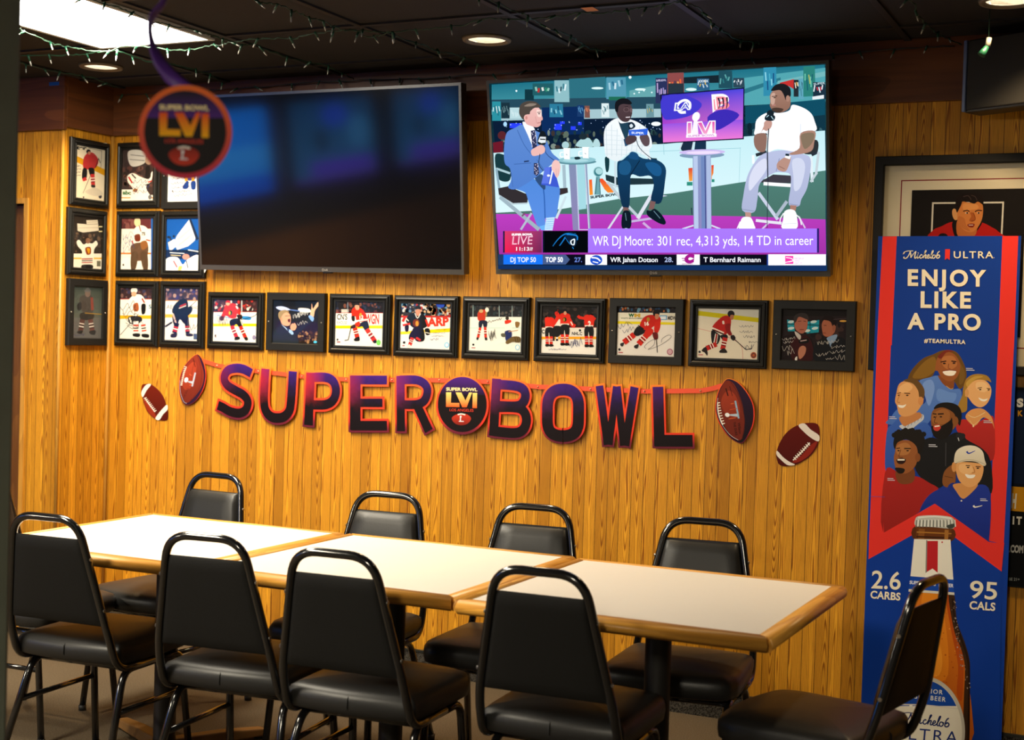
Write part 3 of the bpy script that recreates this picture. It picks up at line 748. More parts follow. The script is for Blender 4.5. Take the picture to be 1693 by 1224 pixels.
# 3: red jersey before WGN board (drawn over two sheets)
t, a = row_photo(2, 'framed photo of a red skater beside large red board letters WGN', SA)
a.rect('#f0eee8', 1255, 150, 1720, 600); a.rect('#1d1a1e', 1255, 150, 1720, 270); crowd(a, 1280, 175, 1700, 262, 50, ['#3a2a2c', '#5a3030', '#2a3048', '#7a4a3a'], 3, 14)
a.rect('#c8c4bc', 1325, 235, 1392, 268); a.rect('#8a9298', 1382, 165, 1388, 268); a.rect('#f2f0ea', 1255, 270, 1720, 388); a.rect('#b8242a', 1255, 267, 1720, 272); a.rect('#f2d400', 1255, 386, 1720, 414)
a.text('#1b1b22', "CN'S", 1284, 330, 1380, 332, 50, 0.02); a.text('#6a6a72', 'KHOUSE', 1284, 372, 1378, 374, 28)
a.text('#e02a1c', 'WGN', 1548, 368, 1676, 370, 86, 0.03)
a.blob('#d82c1a', [(1425, 235), (1455, 215), (1500, 222), (1540, 260), (1568, 330), (1520, 350), (1470, 345), (1455, 300), (1428, 330), (1420, 280)]); a.ell('#222028', 1470, 190, 24, 22); a.blob('#dca184', [(1452, 200), (1490, 200), (1488, 238), (1462, 240)])
a.blob('#241a1e', [(1420, 300), (1448, 300), (1448, 345), (1425, 340)]); a.text('#f4f2ec', '12', 1495, 326, 1530, 326, 34, 0.05); a.ell('#c09a30', 1505, 285, 12, 16)
a.line('#f2f0ea', [(1455, 345), (1572, 330)], 14); a.blob('#1c2038', [(1500, 365), (1565, 345), (1585, 420), (1545, 430), (1520, 395), (1480, 405)])
a.blob('#d82c1a', [(1450, 370), (1490, 350), (1500, 380), (1470, 400)]); limb(a, '#d82c1a', [(1450, 405), (1475, 500)], 42, SOCKR); limb(a, '#d82c1a', [(1562, 420), (1640, 535)], 42, SOCKR)
a.blob('#1a1a1c', [(1445, 510), (1490, 490), (1495, 528), (1450, 532)]); a.blob('#1a1a1c', [(1620, 530), (1645, 520), (1660, 545), (1630, 552)]); a.blob('#3a2028', [(1412, 395), (1450, 375), (1458, 405), (1420, 415)])
a.line('#2a2426', [(1415, 410), (1390, 520), (1355, 526)], 7); a.ell('#78d060', 1672, 545, 20, 26); a.ell('#22222a', 1290, 518, 8, 10); a.rect('#8a3040', 1285, 535, 1315, 545); done(t, a)

# 4: black jersey
t, a = row_photo(3, 'framed photo of a kneeling skater in black beside red board letters ARP', SB)
a.rect('#eeeef0', 340, 165, 840, 625); a.rect('#3a3030', 340, 165, 840, 305); crowd(a, 360, 180, 820, 290, 110, ['#d8dce0', '#3a4a78', '#caa070', '#2a2428', '#6a98b8', '#c83a2a', '#e0b890'], 4, 18)
a.blob('#2a50c8', [(690, 175), (760, 175), (755, 215), (700, 215)]); a.rect('#f4f2f0', 340, 305, 840, 400); a.rect('#c8302c', 340, 296, 840, 312)
a.poly('#f4d800', [(340, 445), (840, 410), (840, 445), (340, 470)]); a.text('#e23a22', 'ARP', 605, 392, 805, 385, 72, 0.05)
a.blob('#17161a', [(420, 300), (470, 265), (540, 262), (590, 310), (610, 380), (560, 415), (480, 410), (440, 380), (405, 350)]); a.ell('#1a1c1e', 518, 226, 26, 28); a.blob('#e09a7c', [(496, 240), (540, 240), (534, 292), (504, 292)])
a.line('#eceae4', [(488, 270), (512, 318), (540, 275)], 8, 3); a.ell('#7a3018', 500, 362, 32, 36); a.ell('#d89a30', 508, 368, 14, 26); a.line('#d83020', [(375, 350), (400, 300)], 24); a.line('#f0eee8', [(405, 320), (430, 345)], 10)
a.line('#d83020', [(375, 385), (445, 370)], 20); a.blob('#111114', [(395, 390), (430, 385), (425, 440), (400, 440)]); a.line('#d83020', [(590, 330), (615, 400)], 18); a.blob('#111114', [(580, 420), (620, 415), (630, 465), (595, 475)])
a.line('#e8e4da', [(450, 428), (560, 445), (770, 490)], 7); a.blob('#141416', [(475, 410), (560, 405), (580, 500), (560, 535), (500, 530), (470, 460)]); a.blob('#141416', [(455, 440), (495, 420), (490, 500), (450, 530), (430, 500)])
a.line('#d83020', [(500, 500), (540, 525)], 20); limb(a, '#d83020', [(465, 500), (440, 570)], 34, SOCKR); a.blob('#e0e0e0', [(415, 570), (445, 565), (440, 598), (418, 598)])
a.ell('#8fd0f4', 785, 568, 24, 26); a.ell('#e8f4fa', 785, 568, 14, 16); scrib(a, '#28285a', 630, 518, 80, 26, 9, 44, 2.5, -0.1)
for k in range(3): scrib(a, '#33333a', 680-20*k, 425+30*k, 110, 12, 12, 46+k, 2.0)
a.ell('#222226', 388, 545, 12, 12); a.rect('#b83048', 372, 570, 392, 578); done(t, a)

# 5: goalie on the ice
t, a = row_photo(4, 'framed photo of two skaters on open white ice, one sitting down', SB, False, 'z')
a.rect('#eef2ee', 980, 175, 1505, 650); a.rect('#23262c', 980, 175, 1505, 306); crowd(a, 1000, 195, 1490, 295, 60, ['#34383f', '#4a4a50', '#2a3a40', '#5a5450'], 5, 14)
for x in (1030, 1274, 1394): a.rect('#9fb8ba', x-3, 190, x+3, 306)
a.line('#bfe4dc', [(985, 410), (1490, 408)], 5)
a.blob('#c03a24', [(1078, 262), (1110, 240), (1145, 245), (1148, 300), (1135, 345), (1090, 345), (1072, 320)]); a.ell('#c8a878', 1105, 252, 20, 16); a.line('#9a8a5a', [(1150, 300), (1160, 225)], 16); a.ell('#e8e8e0', 1160, 240, 18, 22)
a.blob('#20243a', [(1088, 345), (1158, 345), (1156, 405), (1130, 400), (1120, 370), (1108, 405), (1085, 410)]); limb(a, '#d8341e', [(1097, 405), (1076, 500)], 24, SOCKR); limb(a, '#d8341e', [(1142, 400), (1148, 500)], 24, SOCKR)
a.blob('#2a2a2c', [(1062, 500), (1082, 498), (1078, 520), (1064, 520)]); a.blob('#2a2a2c', [(1140, 500), (1158, 498), (1164, 522), (1142, 522)])
a.blob('#f4f2ee', [(1335, 350), (1380, 345), (1395, 400), (1370, 440), (1330, 430)]); a.blob('#d8341e', [(1330, 340), (1380, 335), (1382, 358), (1332, 372)]); a.ell('#38302a', 1348, 318, 16, 18); a.blob('#f6f4f0', [(1385, 370), (1430, 360), (1425, 400), (1390, 400)])
a.blob('#8a6a3a', [(1425, 352), (1465, 360), (1450, 405), (1428, 400)]); a.blob('#22306a', [(1330, 440), (1385, 435), (1388, 500), (1340, 530), (1328, 480)]); a.blob('#6e5a34', [(1335, 535), (1400, 490), (1468, 495), (1465, 545), (1400, 540), (1350, 560)])
for x in (1420, 1440, 1458): a.line('#3a2f1c', [(x, 495), (x+12, 545)], 6)
a.blob('#5a5a4a', [(1290, 465), (1325, 460), (1335, 490), (1300, 492)]); a.line('#caa070', [(1360, 445), (1450, 430)], 6)
for k in range(3): scrib(a, '#26262a', 1178, 470+18*k, 60, 90, 6, 60+k, 2.6, -0.4)
scrib(a, '#26262a', 1165, 355, 130, 22, 13, 66, 3.0, -0.25); a.ell('#8fd0f4', 1445, 590, 22, 26); a.ell('#f4fafc', 1445, 590, 15, 19); a.ell('#22222a', 1033, 565, 10, 10); a.rect('#b83048', 1015, 590, 1052, 597); done(t, a)

# 6: celebration
t, a = row_photo(5, 'framed photo of four skaters celebrating before a white board', SC)
a.rect('#f2f0ec', 130, 190, 680, 680); a.rect('#1e1c1c', 130, 190, 680, 405); crowd(a, 150, 210, 660, 390, 60, ['#2c2828', '#3c3230', '#4a3c38', '#26282e'], 6, 20)
a.rect('#e8e6e0', 130, 405, 680, 492); a.rect('#a02824', 130, 402, 680, 407); a.rect('#f0a81c', 130, 490, 680, 514); a.text('#22222a', 'NHL.C', 428, 474, 524, 476, 27, 0.04); a.text('#22222a', 'C', 148, 460, 174, 460, 34, 0.04); a.ell('#22222a', 504, 432, 11, 12)
a.blob('#f0eee8', [(270, 330), (320, 330), (325, 400), (280, 420), (262, 380)]); a.blob('#1a1a1e', [(245, 400), (325, 395), (325, 460), (300, 490), (250, 480)]); limb(a, '#202024', [(258, 480), (258, 530)], 20); limb(a, '#202024', [(290, 480), (290, 530)], 20, [(0.3, 0.6, '#f0f0f0')])
for (x, y, s, num) in ((215, 320, 1.0, ''), (360, 285, 1.1, ''), (585, 300, 1.1, '2')):
    P = lambda u, v: (x+u*s, y+v*s)
    a.blob('#de2e1e', [P(-38, 0), P(-10, -14), P(20, -12), P(48, 6), P(45, 60), P(36, 88), P(-30, 90), P(-36, 50)])
    a.ell('#1c1a1e', *P(4, -30), 19*s, 20*s)
    a.line('#f0eee8', [P(-32, 82), P(38, 82)], 12*s); a.blob('#18181c', [P(-30, 92), P(36, 90), P(40, 170), P(8, 172), P(0, 130), P(-8, 175), P(-34, 172)])
    limb(a, '#de2e1e', [P(-18, 168), P(-16, 245)], 30*s, SOCKR); limb(a, '#de2e1e', [P(22, 168), P(20, 245)], 28*s, SOCKR)
    a.blob('#1a1a1c', [P(-32, 240), P(0, 240), P(4, 258), P(-30, 262)]); a.blob('#1a1a1c', [P(8, 240), P(32, 240), P(44, 258), P(8, 262)])
a.blob('#de2e1e', [(270, 265), (296, 258), (320, 300), (308, 330), (280, 300)]); a.line('#de2e1e', [(300, 310), (260, 370), (240, 395)], 32); a.line('#de2e1e', [(400, 320), (430, 380), (460, 395)], 34); a.line('#f0eee8', [(418, 350), (436, 384)], 10)
a.ell('#d8a080', 366, 270, 14, 17); a.line('#de2e1e', [(545, 320), (500, 312), (485, 295)], 26); a.line('#de2e1e', [(620, 310), (648, 330)], 26); a.line('#8a1c18', [(290, 280), (300, 235)], 6); a.text('#f4f2ee', '2', 580, 392, 606, 392, 44, 0.06)
a.ell('#2a3a20', 362, 330, 18, 20); a.ell('#c08a28', 356, 332, 8, 14)
for k in range(3): scrib(a, '#20307a', 395+28*k, 560, 70, 80, 6, 70+k, 3.0, -0.35)
scrib(a, '#20307a', 215, 608, 155, 16, 15, 75, 2.6); done(t, a)

# 7: number 16
t, a = row_photo(6, 'flat black framed photo of a red skater numbered 16 leaning forward', SC, True)
a.rect('#eae6e2', 835, 195, 1410, 700); a.rect('#232026', 835, 195, 1410, 270); crowd(a, 860, 215, 1380, 258, 34, ['#5a4a48', '#2a4a70', '#b86a3a', '#6a98b0'], 7, 13)
a.poly('#ece8d8', [(835, 265), (1410, 270), (1410, 365), (835, 345)]); a.poly('#e8d81c', [(835, 345), (1410, 358), (1410, 380), (835, 370)]); a.text('#2a6a3a', 'W', 955, 305, 1010, 306, 28, 0.07); a.text('#d8b028', 'M', 1010, 306, 1066, 307, 28, 0.07)
a.text('#3a5a4a', 'WASTE MANAGEMENT', 884, 324, 1100, 326, 12, 0.02); a.rect('#4a9ad0', 1245, 292, 1315, 335); a.rect('#e8f2f8', 1252, 300, 1306, 328); a.text('#26262c', 'MIDW', 1322, 333, 1400, 334, 34, 0.04)
a.blob('#c8261c', [(1100, 310), (1150, 288), (1210, 290), (1250, 310), (1258, 350), (1230, 380), (1190, 395), (1150, 425), (1090, 430), (1062, 400), (1068, 360)]); a.ell('#1a1a22', 1215, 272, 32, 34); a.blob('#c88866', [(1205, 280), (1240, 285), (1235, 320), (1208, 325)])
a.blob('#d02a1e', [(1205, 360), (1250, 350), (1250, 410), (1222, 460), (1195, 440)]); a.line('#181818', [(1045, 385), (1100, 420)], 10); a.text('#f4f0ea', '16', 1108, 388, 1148, 384, 32, 0.05); a.ell('#b08a30', 1140, 330, 15, 20)
a.blob('#1c1a1e', [(1040, 395), (1100, 425), (1130, 440), (1080, 470), (1035, 485), (1000, 465)]); a.blob('#d02a1e', [(1110, 440), (1160, 410), (1190, 440), (1150, 490), (1110, 475)]); limb(a, '#d02a1e', [(1010, 470), (912, 545)], 54, SOCKR); limb(a, '#d02a1e', [(1130, 470), (1050, 560)], 54, SOCKR)
a.blob('#26262a', [(880, 555), (915, 545), (905, 580), (885, 578)]); a.blob('#26262a', [(1010, 575), (1050, 560), (1040, 600), (1012, 595)]); a.blob('#6a1c1c', [(1180, 455), (1225, 455), (1230, 510), (1195, 515)])
a.line('#2a2424', [(1215, 500), (1225, 640)], 7); a.line('#3a3a50', [(1120, 600), (1105, 580), (1160, 530), (1200, 520), (1190, 570), (1140, 610), (1250, 570), (1350, 500), (1330, 475), (1270, 510), (1265, 545)], 3, 4)
for k in range(2): scrib(a, '#2a3a6a', 860+40*k, 400+45*k, 120, 50, 8, 80+k, 3.2, -0.35)
a.ell('#b06a80', 1342, 632, 28, 30); a.ell('#d8b0bc', 1342, 632, 20, 22); a.ell('#22222a', 872, 610, 11, 12); a.rect('#b83048', 862, 634, 905, 642); done(t, a)

# 8: number 8
t, a = row_photo(7, 'framed photo of a red skater numbered 8 gliding right on cream ice', SD)
a.rect('#e2dccb', 110, 210, 725, 720, '#e8dfcc'); a.poly('#d8d6cc', [(110, 210), (725, 210), (725, 320), (110, 250)]); a.poly('#d2c414', [(110, 246), (725, 318), (725, 360), (110, 290)]); a.line('#d8a89a', [(130, 412), (300, 455), (470, 520), (545, 590), (555, 720)], 6, 4)
a.blob('#b82420', [(330, 330), (370, 300), (415, 295), (445, 330), (440, 400), (420, 440), (395, 470), (330, 455), (272, 410), (290, 370)]); a.ell('#1c1c26', 445, 278, 33, 32); a.blob('#b87858', [(440, 290), (472, 292), (462, 330), (440, 328)])
a.line('#f0ece2', [(272, 408), (380, 455)], 12); a.line('#1a1a1a', [(268, 424), (375, 468)], 10); a.line('#f0ece2', [(266, 438), (370, 480)], 10); a.text('#f2eee6', '8', 366, 374, 386, 370, 28, 0.05)
a.blob('#1d1d22', [(262, 435), (330, 465), (345, 500), (320, 560), (270, 555)]); a.line('#f0ece2', [(302, 462), (285, 550)], 8); a.line('#b82420', [(312, 465), (300, 552)], 10); a.line('#f0ece2', [(322, 470), (310, 552)], 5); a.blob('#1d1d22', [(345, 480), (400, 470), (415, 500), (370, 520)])
a.blob('#8a1c1c', [(390, 380), (438, 370), (440, 430), (455, 470), (430, 480), (400, 440)]); limb(a, '#c02822', [(310, 560), (215, 600)], 46, SOCKR); limb(a, '#c02822', [(392, 500), (366, 610)], 46, SOCKR)
a.blob('#2a2424', [(170, 620), (210, 585), (228, 640), (222, 668), (200, 640)]); a.blob('#2a2424', [(340, 620), (380, 598), (410, 630), (400, 642), (340, 640)]); a.blob('#241c1e', [(440, 485), (470, 475), (488, 505), (470, 528), (448, 515)])
a.line('#2a2018', [(478, 515), (585, 612), (640, 602)], 8); scrib(a, '#22304a', 525, 392, 125, 24, 11, 90, 2.8); scrib(a, '#22304a', 530, 445, 110, 24, 10, 91, 2.8); scrib(a, '#22304a', 560, 490, 110, 24, 10, 92, 2.8); scrib(a, '#22304a', 605, 540, 85, 24, 8, 93, 2.8); scrib(a, '#22304a', 575, 590, 85, 60, 7, 94, 3.4)
a.ell('#b8562e', 655, 664, 28, 30); a.ell('#3a3a3e', 655, 664, 20, 22); a.ell('#b8562e', 655, 664, 13, 14); a.ell('#22263a', 153, 632, 11, 11); a.rect('#b83048', 140, 656, 185, 663); done(t, a)

# 9: two men in suits
t, a = row_photo(8, 'dark flat black framed photo of two men in suits, rightmost of the landscape row', SD, True)
a.rect('#271e22', 895, 225, 1545, 745); a.rect('#1c181a', 895, 225, 1545, 300); crowd(a, 1200, 380, 1520, 500, 40, ['#35262a', '#1c1a1e', '#43302e'], 9, 24)
a.poly('#20a0b8', [(968, 330), (1030, 345), (1040, 440), (975, 440)]); a.poly('#20a0b8', [(1160, 350), (1268, 335), (1262, 450), (1150, 462)]); a.line('#123a44', [(968, 372), (1270, 385)], 8); a.line('#123a44', [(1182, 345), (1180, 460)], 6)
for x, y in ((1005, 352), (1005, 412), (1215, 352), (1228, 412), (1155, 435)): a.ell('#d8eef0', x, y, 30, 13, -8)
a.blob('#20161a', [(900, 520), (990, 470), (1060, 470), (1130, 480), (1200, 520), (1220, 700), (1060, 720), (900, 700)]); a.blob('#3a1418', [(1010, 520), (1150, 480), (1210, 600), (1190, 720), (1020, 710)]); a.blob('#d0c8c4', [(1040, 440), (1095, 480), (1085, 520), (1050, 480)])
a.blob('#b8705c', [(1040, 350), (1060, 305), (1120, 300), (1158, 330), (1150, 420), (1110, 462), (1062, 440), (1038, 400)]); a.blob('#3c3636', [(1032, 360), (1035, 300), (1090, 270), (1150, 280), (1172, 330), (1150, 330), (1080, 305), (1052, 350)]); a.line('#4a2820', [(1070, 348), (1100, 345)], 5); a.line('#4a2820', [(1120, 345), (1145, 348)], 5); a.line('#7a3a30', [(1085, 425), (1125, 425)], 7)
a.blob('#181a20', [(1230, 560), (1290, 520), (1380, 500), (1450, 490), (1520, 540), (1520, 720), (1230, 720)]); a.blob('#8aa6c8', [(1340, 500), (1432, 470), (1420, 520), (1380, 560), (1375, 590), (1355, 540)]); a.blob('#b06a50', [(1292, 370), (1320, 330), (1380, 335), (1420, 380), (1410, 450), (1360, 490), (1310, 480), (1295, 430)])
a.blob('#1e1416', [(1290, 340), (1320, 300), (1390, 305), (1430, 350), (1422, 390), (1395, 400), (1370, 350), (1310, 335)]); a.ell('#a06048', 1405, 410, 16, 30); a.line('#3a1c18', [(1310, 385), (1335, 385)], 5); a.line('#6a2a24', [(1302, 455), (1330, 458)], 5)
a.blob('#c08066', [(1070, 640), (1085, 590), (1120, 575), (1145, 600), (1130, 660), (1085, 700)]); a.blob('#e8e4de', [(1042, 690), (1062, 675), (1060, 714), (1044, 712)]); a.blob('#141214', [(1080, 520), (1160, 505), (1165, 545), (1090, 555)]); a.line('#d8b8b8', [(1092, 532), (1150, 522)], 8)
a.ell('#e8b050', 1490, 345, 34, 9); a.line('#5a4a50', [(1400, 330), (1520, 320)], 4)
for k, (x, y, w_, h_, n) in enumerate(((925, 515, 120, 24, 12), (930, 545, 100, 24, 9), (930, 600, 90, 60, 6), (960, 640, 70, 60, 6), (1240, 555, 110, 40, 9), (1330, 545, 120, 30, 9), (1380, 590, 130, 26, 10), (1240, 660, 110, 36, 9), (1370, 640, 150, 34, 10), (1420, 690, 90, 60, 6), (1320, 700, 80, 22, 7))): scrib(a, '#d8d2cc', x, y, w_, h_, n, 100+k, 2.8, -0.12)
done(t, a)

# ---- the nine upright photos in the corner
PW, PH = 0.191, 0.243
SG = (100, 220, 3.308)
def col_photo(X, Z, label, flat=False):
    t = photo_frame(label, (X, 0, Z), PW, PH, 0, flat); return t, Art(H_WALL, SG, (X, Z))
def ret_photo(Y, Z, label, flat=False):
    t = photo_frame(label, (-2.76, Y, Z), PW, PH, PI/2, flat); return t, Art(H_RET, SG, (Y, Z))

t, a = ret_photo(-0.163, 2.174, 'top framed photo on the narrow corner wall, a red skater on white ice')
a.rect('#e4dcc8', 70, 55, 250, 385); a.text('#26262a', 'ter', 84, 88, 140, 92, 18, 0.05); a.line('#3a3a3a', [(150, 82), (222, 98), (218, 190), (170, 170)], 2); a.poly('#d8a016', [(70, 118), (250, 205), (250, 240), (70, 152)])
a.blob('#b83034', [(125, 135), (150, 108), (180, 112), (205, 150), (190, 190), (160, 200), (122, 190)]); a.ell('#1c1c26', 150, 102, 12, 12); a.ell('#c88a6c', 154, 110, 8, 9); a.blob('#1e1e22', [(120, 195), (142, 200), (138, 250), (115, 250)]); a.blob('#1e1e22', [(150, 195), (180, 195), (182, 240), (165, 245)]); limb(a, '#c03034', [(125, 245), (132, 262)], 22); limb(a, '#c03034', [(172, 225), (176, 290)], 22, SOCKR); a.blob('#222226', [(165, 285), (185, 285), (186, 298), (168, 298)])
a.line('#26262a', [(160, 235), (120, 330)], 2.5); a.ell('#3a3a48', 214, 348, 9, 11); a.ell('#22222a', 123, 352, 4, 5); a.blob('#cfc8ba', [(130, 320), (190, 300), (230, 335), (180, 345)])
for k in range(4): scrib(a, '#44444a', 84, 180+17*k, 24, 9, 6, 120+k, 1.8)
a.line('#222226', [(188, 190), (205, 140), (215, 165)], 4); done(t, a)

t, a = ret_photo(-0.171, 1.849, 'middle framed photo on the narrow corner wall, arms raising a silver cup')
a.rect('#2e2824', 55, 440, 240, 750); crowd(a, 66, 540, 226, 650, 60, ['#4a3c34', '#241e1c', '#6a5444', '#382c2a'], 20, 9); a.rect('#f0ece2', 55, 660, 240, 750); a.rect('#e8b41c', 55, 682, 240, 690); a.rect('#f0ece2', 55, 690, 240, 750)
a.poly('#dcd6c8', [(88, 495), (140, 500), (138, 478), (200, 476), (206, 535), (120, 545), (90, 535)]); a.line('#8a8478', [(140, 500), (204, 498)], 3); a.line('#8a8478', [(140, 488), (204, 486)], 2); a.line('#b8b0a0', [(92, 520), (206, 518)], 3); a.rect('#e8e0b0', 206, 510, 226, 516); a.rect('#e8e0b0', 206, 536, 226, 542)
a.blob('#f2eee4', [(85, 595), (100, 585), (122, 610), (145, 600), (170, 605), (190, 590), (200, 610), (180, 640), (172, 720), (112, 720), (115, 650), (92, 620)]); a.ell('#8a6450', 147, 590, 13, 16); a.line('#1c1c20', [(95, 585), (105, 560)], 10); a.line('#1c1c20', [(185, 585), (190, 560)], 10)
a.blob('#8a3a20', [(132, 630), (160, 625), (162, 660), (140, 665)]); a.blob('#d8a020', [(140, 632), (158, 634), (152, 662)]); a.line('#a82c28', [(112, 690), (172, 688)], 6); a.line('#222226', [(112, 700), (172, 698)], 5); a.line('#a82c28', [(112, 710), (172, 708)], 5); a.blob('#1c1c20', [(115, 722), (170, 722), (168, 745), (116, 745)]); a.rect('#6a6a5a', 195, 700, 216, 730); done(t, a)

t, a = ret_photo(-0.162, 1.519, 'bottom dim grey framed photo on the narrow corner wall', True)
a.rect('#5e6460', 55, 830, 240, 1132, '#6a6a6c'); a.rect('#46504a', 55, 830, 240, 1010, '#5a6460'); a.line('#8a9088', [(70, 850), (70, 1010)], 2)
a.blob('#4a4644', [(100, 905), (130, 885), (165, 890), (178, 930), (172, 985), (130, 990), (108, 960)]); a.line('#8a4238', [(168, 900), (172, 970)], 14, 0); a.ell('#7a6a64', 146, 878, 15, 20); a.blob('#6a6a6c', [(128, 868), (146, 845), (164, 868)]); a.blob('#3a3836', [(108, 985), (175, 985), (172, 1020), (110, 1020)]); limb(a, '#5a3c38', [(118, 1020), (105, 1090)], 26, SOCKR); limb(a, '#6a4440', [(160, 1020), (172, 1090)], 26, SOCKR)
a.blob('#2c2c2e', [(90, 1085), (118, 1080), (112, 1098), (90, 1096)]); a.blob('#2c2c2e', [(155, 1085), (188, 1080), (184, 1104), (160, 1100)]); a.line('#b08a2a', [(130, 985), (222, 992)], 4); a.blob('#2c2c2e', [(88, 940), (108, 925), (110, 965), (92, 970)]); scrib(a, '#3a3a68', 70, 1105, 60, 14, 7, 130, 1.8); done(t, a)

t, a = col_photo(-2.587, 2.180, 'top framed photo beside the corner, a skater kissing a large silver cup')
a.rect('#3c3030', 325, 80, 530, 385); crowd(a, 345, 190, 510, 300, 60, ['#5a3c38', '#2c2424', '#6a4a44'], 21, 11); a.blob('#d4d0ca', [(370, 110), (400, 92), (455, 100), (470, 130), (462, 165), (410, 185), (380, 170)]); a.line('#8a8884', [(385, 120), (460, 128)], 5); a.line('#8a8884', [(380, 145), (462, 152)], 5); a.ell('#b89880', 485, 150, 20, 24); a.blob('#c8b8a8', [(460, 105), (490, 100), (510, 130), (490, 140)])
a.rect('#f0ece4', 325, 340, 530, 385); a.rect('#d88a1c', 325, 352, 530, 358); a.rect('#f0ece4', 325, 310, 398, 346); a.text('#2a6a3a', 'abc', 342, 336, 388, 338, 20, 0.05); a.blob('#f0ece4', [(370, 235), (400, 220), (440, 240), (480, 250), (505, 210), (500, 260), (470, 300), (500, 370), (388, 370), (400, 310), (372, 270)])
a.blob('#26201e', [(468, 190), (490, 185), (496, 240), (470, 250)]); a.line('#b83028', [(375, 240), (395, 275)], 9); a.line('#26262a', [(392, 225), (415, 250)], 7); a.line('#b83028', [(480, 270), (502, 262)], 7); a.line('#26262a', [(468, 285), (500, 275)], 6); a.blob('#8a5a28', [(405, 305), (425, 308), (418, 325), (400, 320)])
for k in range(3): scrib(a, '#2a3a7a', 395, 270+28*k, 90, 26, 9, 140+k, 2.2, -0.1)
a.ell('#6a6a70', 492, 352, 10, 13); done(t, a)

t, a = col_photo(-2.583, 1.853, 'middle framed photo beside the corner, a goalie in brown leg pads')
a.rect('#d8d0c8', 320, 450, 530, 765); a.rect('#5e2c30', 320, 450, 530, 545); crowd(a, 335, 470, 400, 530, 24, ['#6a3a3a', '#4a2428', '#7a4a48'], 22, 11); a.rect('#e8e2d8', 320, 525, 530, 655); a.rect('#d07020', 320, 655, 530, 664); a.rect('#e8e2da', 320, 664, 530, 765); a.rect('#1858a8', 497, 450, 515, 765); a.ell('#f2ede4', 370, 720, 42, 40)
a.blob('#ece6de', [(395, 560), (410, 520), (440, 505), (475, 520), (495, 570), (490, 620), (440, 640), (395, 610)]); a.blob('#dcc8a0', [(405, 490), (412, 468), (436, 470), (438, 505), (416, 512)]); a.line('#8a2c24', [(432, 505), (442, 540)], 5); a.blob('#6a2c1c', [(408, 560), (436, 555), (438, 590), (412, 592)]); a.text('#26262c', '75', 446, 560, 466, 560, 16, 0.05); a.line('#a83028', [(394, 590), (400, 612)], 7); a.line('#a83028', [(470, 585), (494, 590)], 7)
a.blob('#5e4636', [(388, 620), (430, 600), (480, 610), (475, 680), (440, 700), (395, 690)]); a.blob('#54402f', [(390, 660), (425, 655), (415, 740), (388, 745)]); a.blob('#54402f', [(440, 660), (475, 655), (480, 745), (455, 745)]); a.blob('#8a5a30', [(440, 600), (470, 590), (480, 620), (450, 640)])
for k in range(4): scrib(a, '#3a4a8a', 340, 575+22*k, 60, 40, 6, 150+k, 2.0, -0.4)
a.ell('#22222a', 346, 722, 5, 6); done(t, a)

t, a = col_photo(-2.581, 1.521, 'bottom framed photo beside the corner, a white skater signed in black')
a.rect('#f0ede6', 310, 835, 520, 1145); a.rect('#3c2a30', 310, 835, 520, 910); crowd(a, 335, 850, 500, 900, 26, ['#6a4a4c', '#2a2430', '#7a5a54', '#3a3a58'], 23, 9); a.rect('#f2f0ea', 310, 910, 520, 998); a.rect('#b83028', 310, 907, 520, 911); a.text('#2a6a8a', '5', 485, 960, 498, 960, 20, 0.03); a.rect('#f0b41c', 310, 998, 520, 1017)
a.blob('#f6f4ee', [(372, 920), (400, 890), (440, 885), (465, 920), (455, 985), (400, 1000), (370, 960)]); a.ell('#e8e6e0', 405, 862, 18, 16); a.ell('#d8a488', 404, 882, 14, 14); a.blob('#a85a34', [(400, 940), (425, 930), (430, 970), (405, 975)]); a.blob('#18181c', [(445, 940), (468, 938), (465, 985), (447, 990)]); a.line('#a83028', [(448, 905), (462, 930)], 8); a.blob('#26262e', [(375, 1005), (440, 1005), (445, 1035), (400, 1045), (378, 1040)]); a.line('#f2f0ea', [(380, 1010), (390, 1040)], 8)
limb(a, '#f2f0ea', [(415, 1030), (415, 1100)], 28, [(0.25, 0.4, '#d84a3a'), (0.5, 0.6, '#26262a'), (0.68, 0.8, '#d84a3a')]); limb(a, '#f2f0ea', [(452, 1030), (462, 1100)], 26, [(0.25, 0.4, '#d84a3a'), (0.5, 0.6, '#26262a'), (0.68, 0.8, '#d84a3a')]); a.blob('#1a1a1e', [(400, 1098), (436, 1098), (432, 1116), (400, 1112)]); a.blob('#1a1a1e', [(448, 1100), (484, 1102), (484, 1120), (450, 1116)]); a.line('#3a3a40', [(430, 990), (330, 1105)], 3)
for k in range(6): scrib(a, '#26262a', 335+8*k, 960+22*k, 75, 40, 6, 160+k, 2.3, -0.5)
done(t, a)

t, a = col_photo(-2.311, 2.172, 'flat black framed photo partly hidden behind the hanging disc and dark television', True)
a.rect('#eef2f6', 575, 80, 785, 385); a.rect('#4a3444', 575, 80, 785, 200); crowd(a, 590, 100, 760, 190, 40, ['#6a4a50', '#3a3a58', '#8a6a60'], 24, 11); a.blob('#2a4a9a', [(690, 215), (735, 210), (740, 250), (700, 260)]); limb(a, '#e0a030', [(690, 215), (690, 265)], 16, [(0.3, 0.5, '#2a4a9a')]); limb(a, '#e0a030', [(725, 215), (728, 265)], 16, [(0.3, 0.5, '#2a4a9a')]); a.blob('#20408a', [(675, 285), (700, 262), (700, 302), (672, 305)]); a.blob('#20408a', [(716, 270), (740, 265), (740, 305), (720, 308)])
for k in range(5): scrib(a, '#28286a', 598+4*k, 228+24*k, 100, 14, 12, 170+k, 2.0, -0.08)
scrib(a, '#28286a', 615, 345, 110, 14, 12, 178, 2.0, -0.1); a.ell('#22222a', 615, 318, 4, 4); done(t, a)

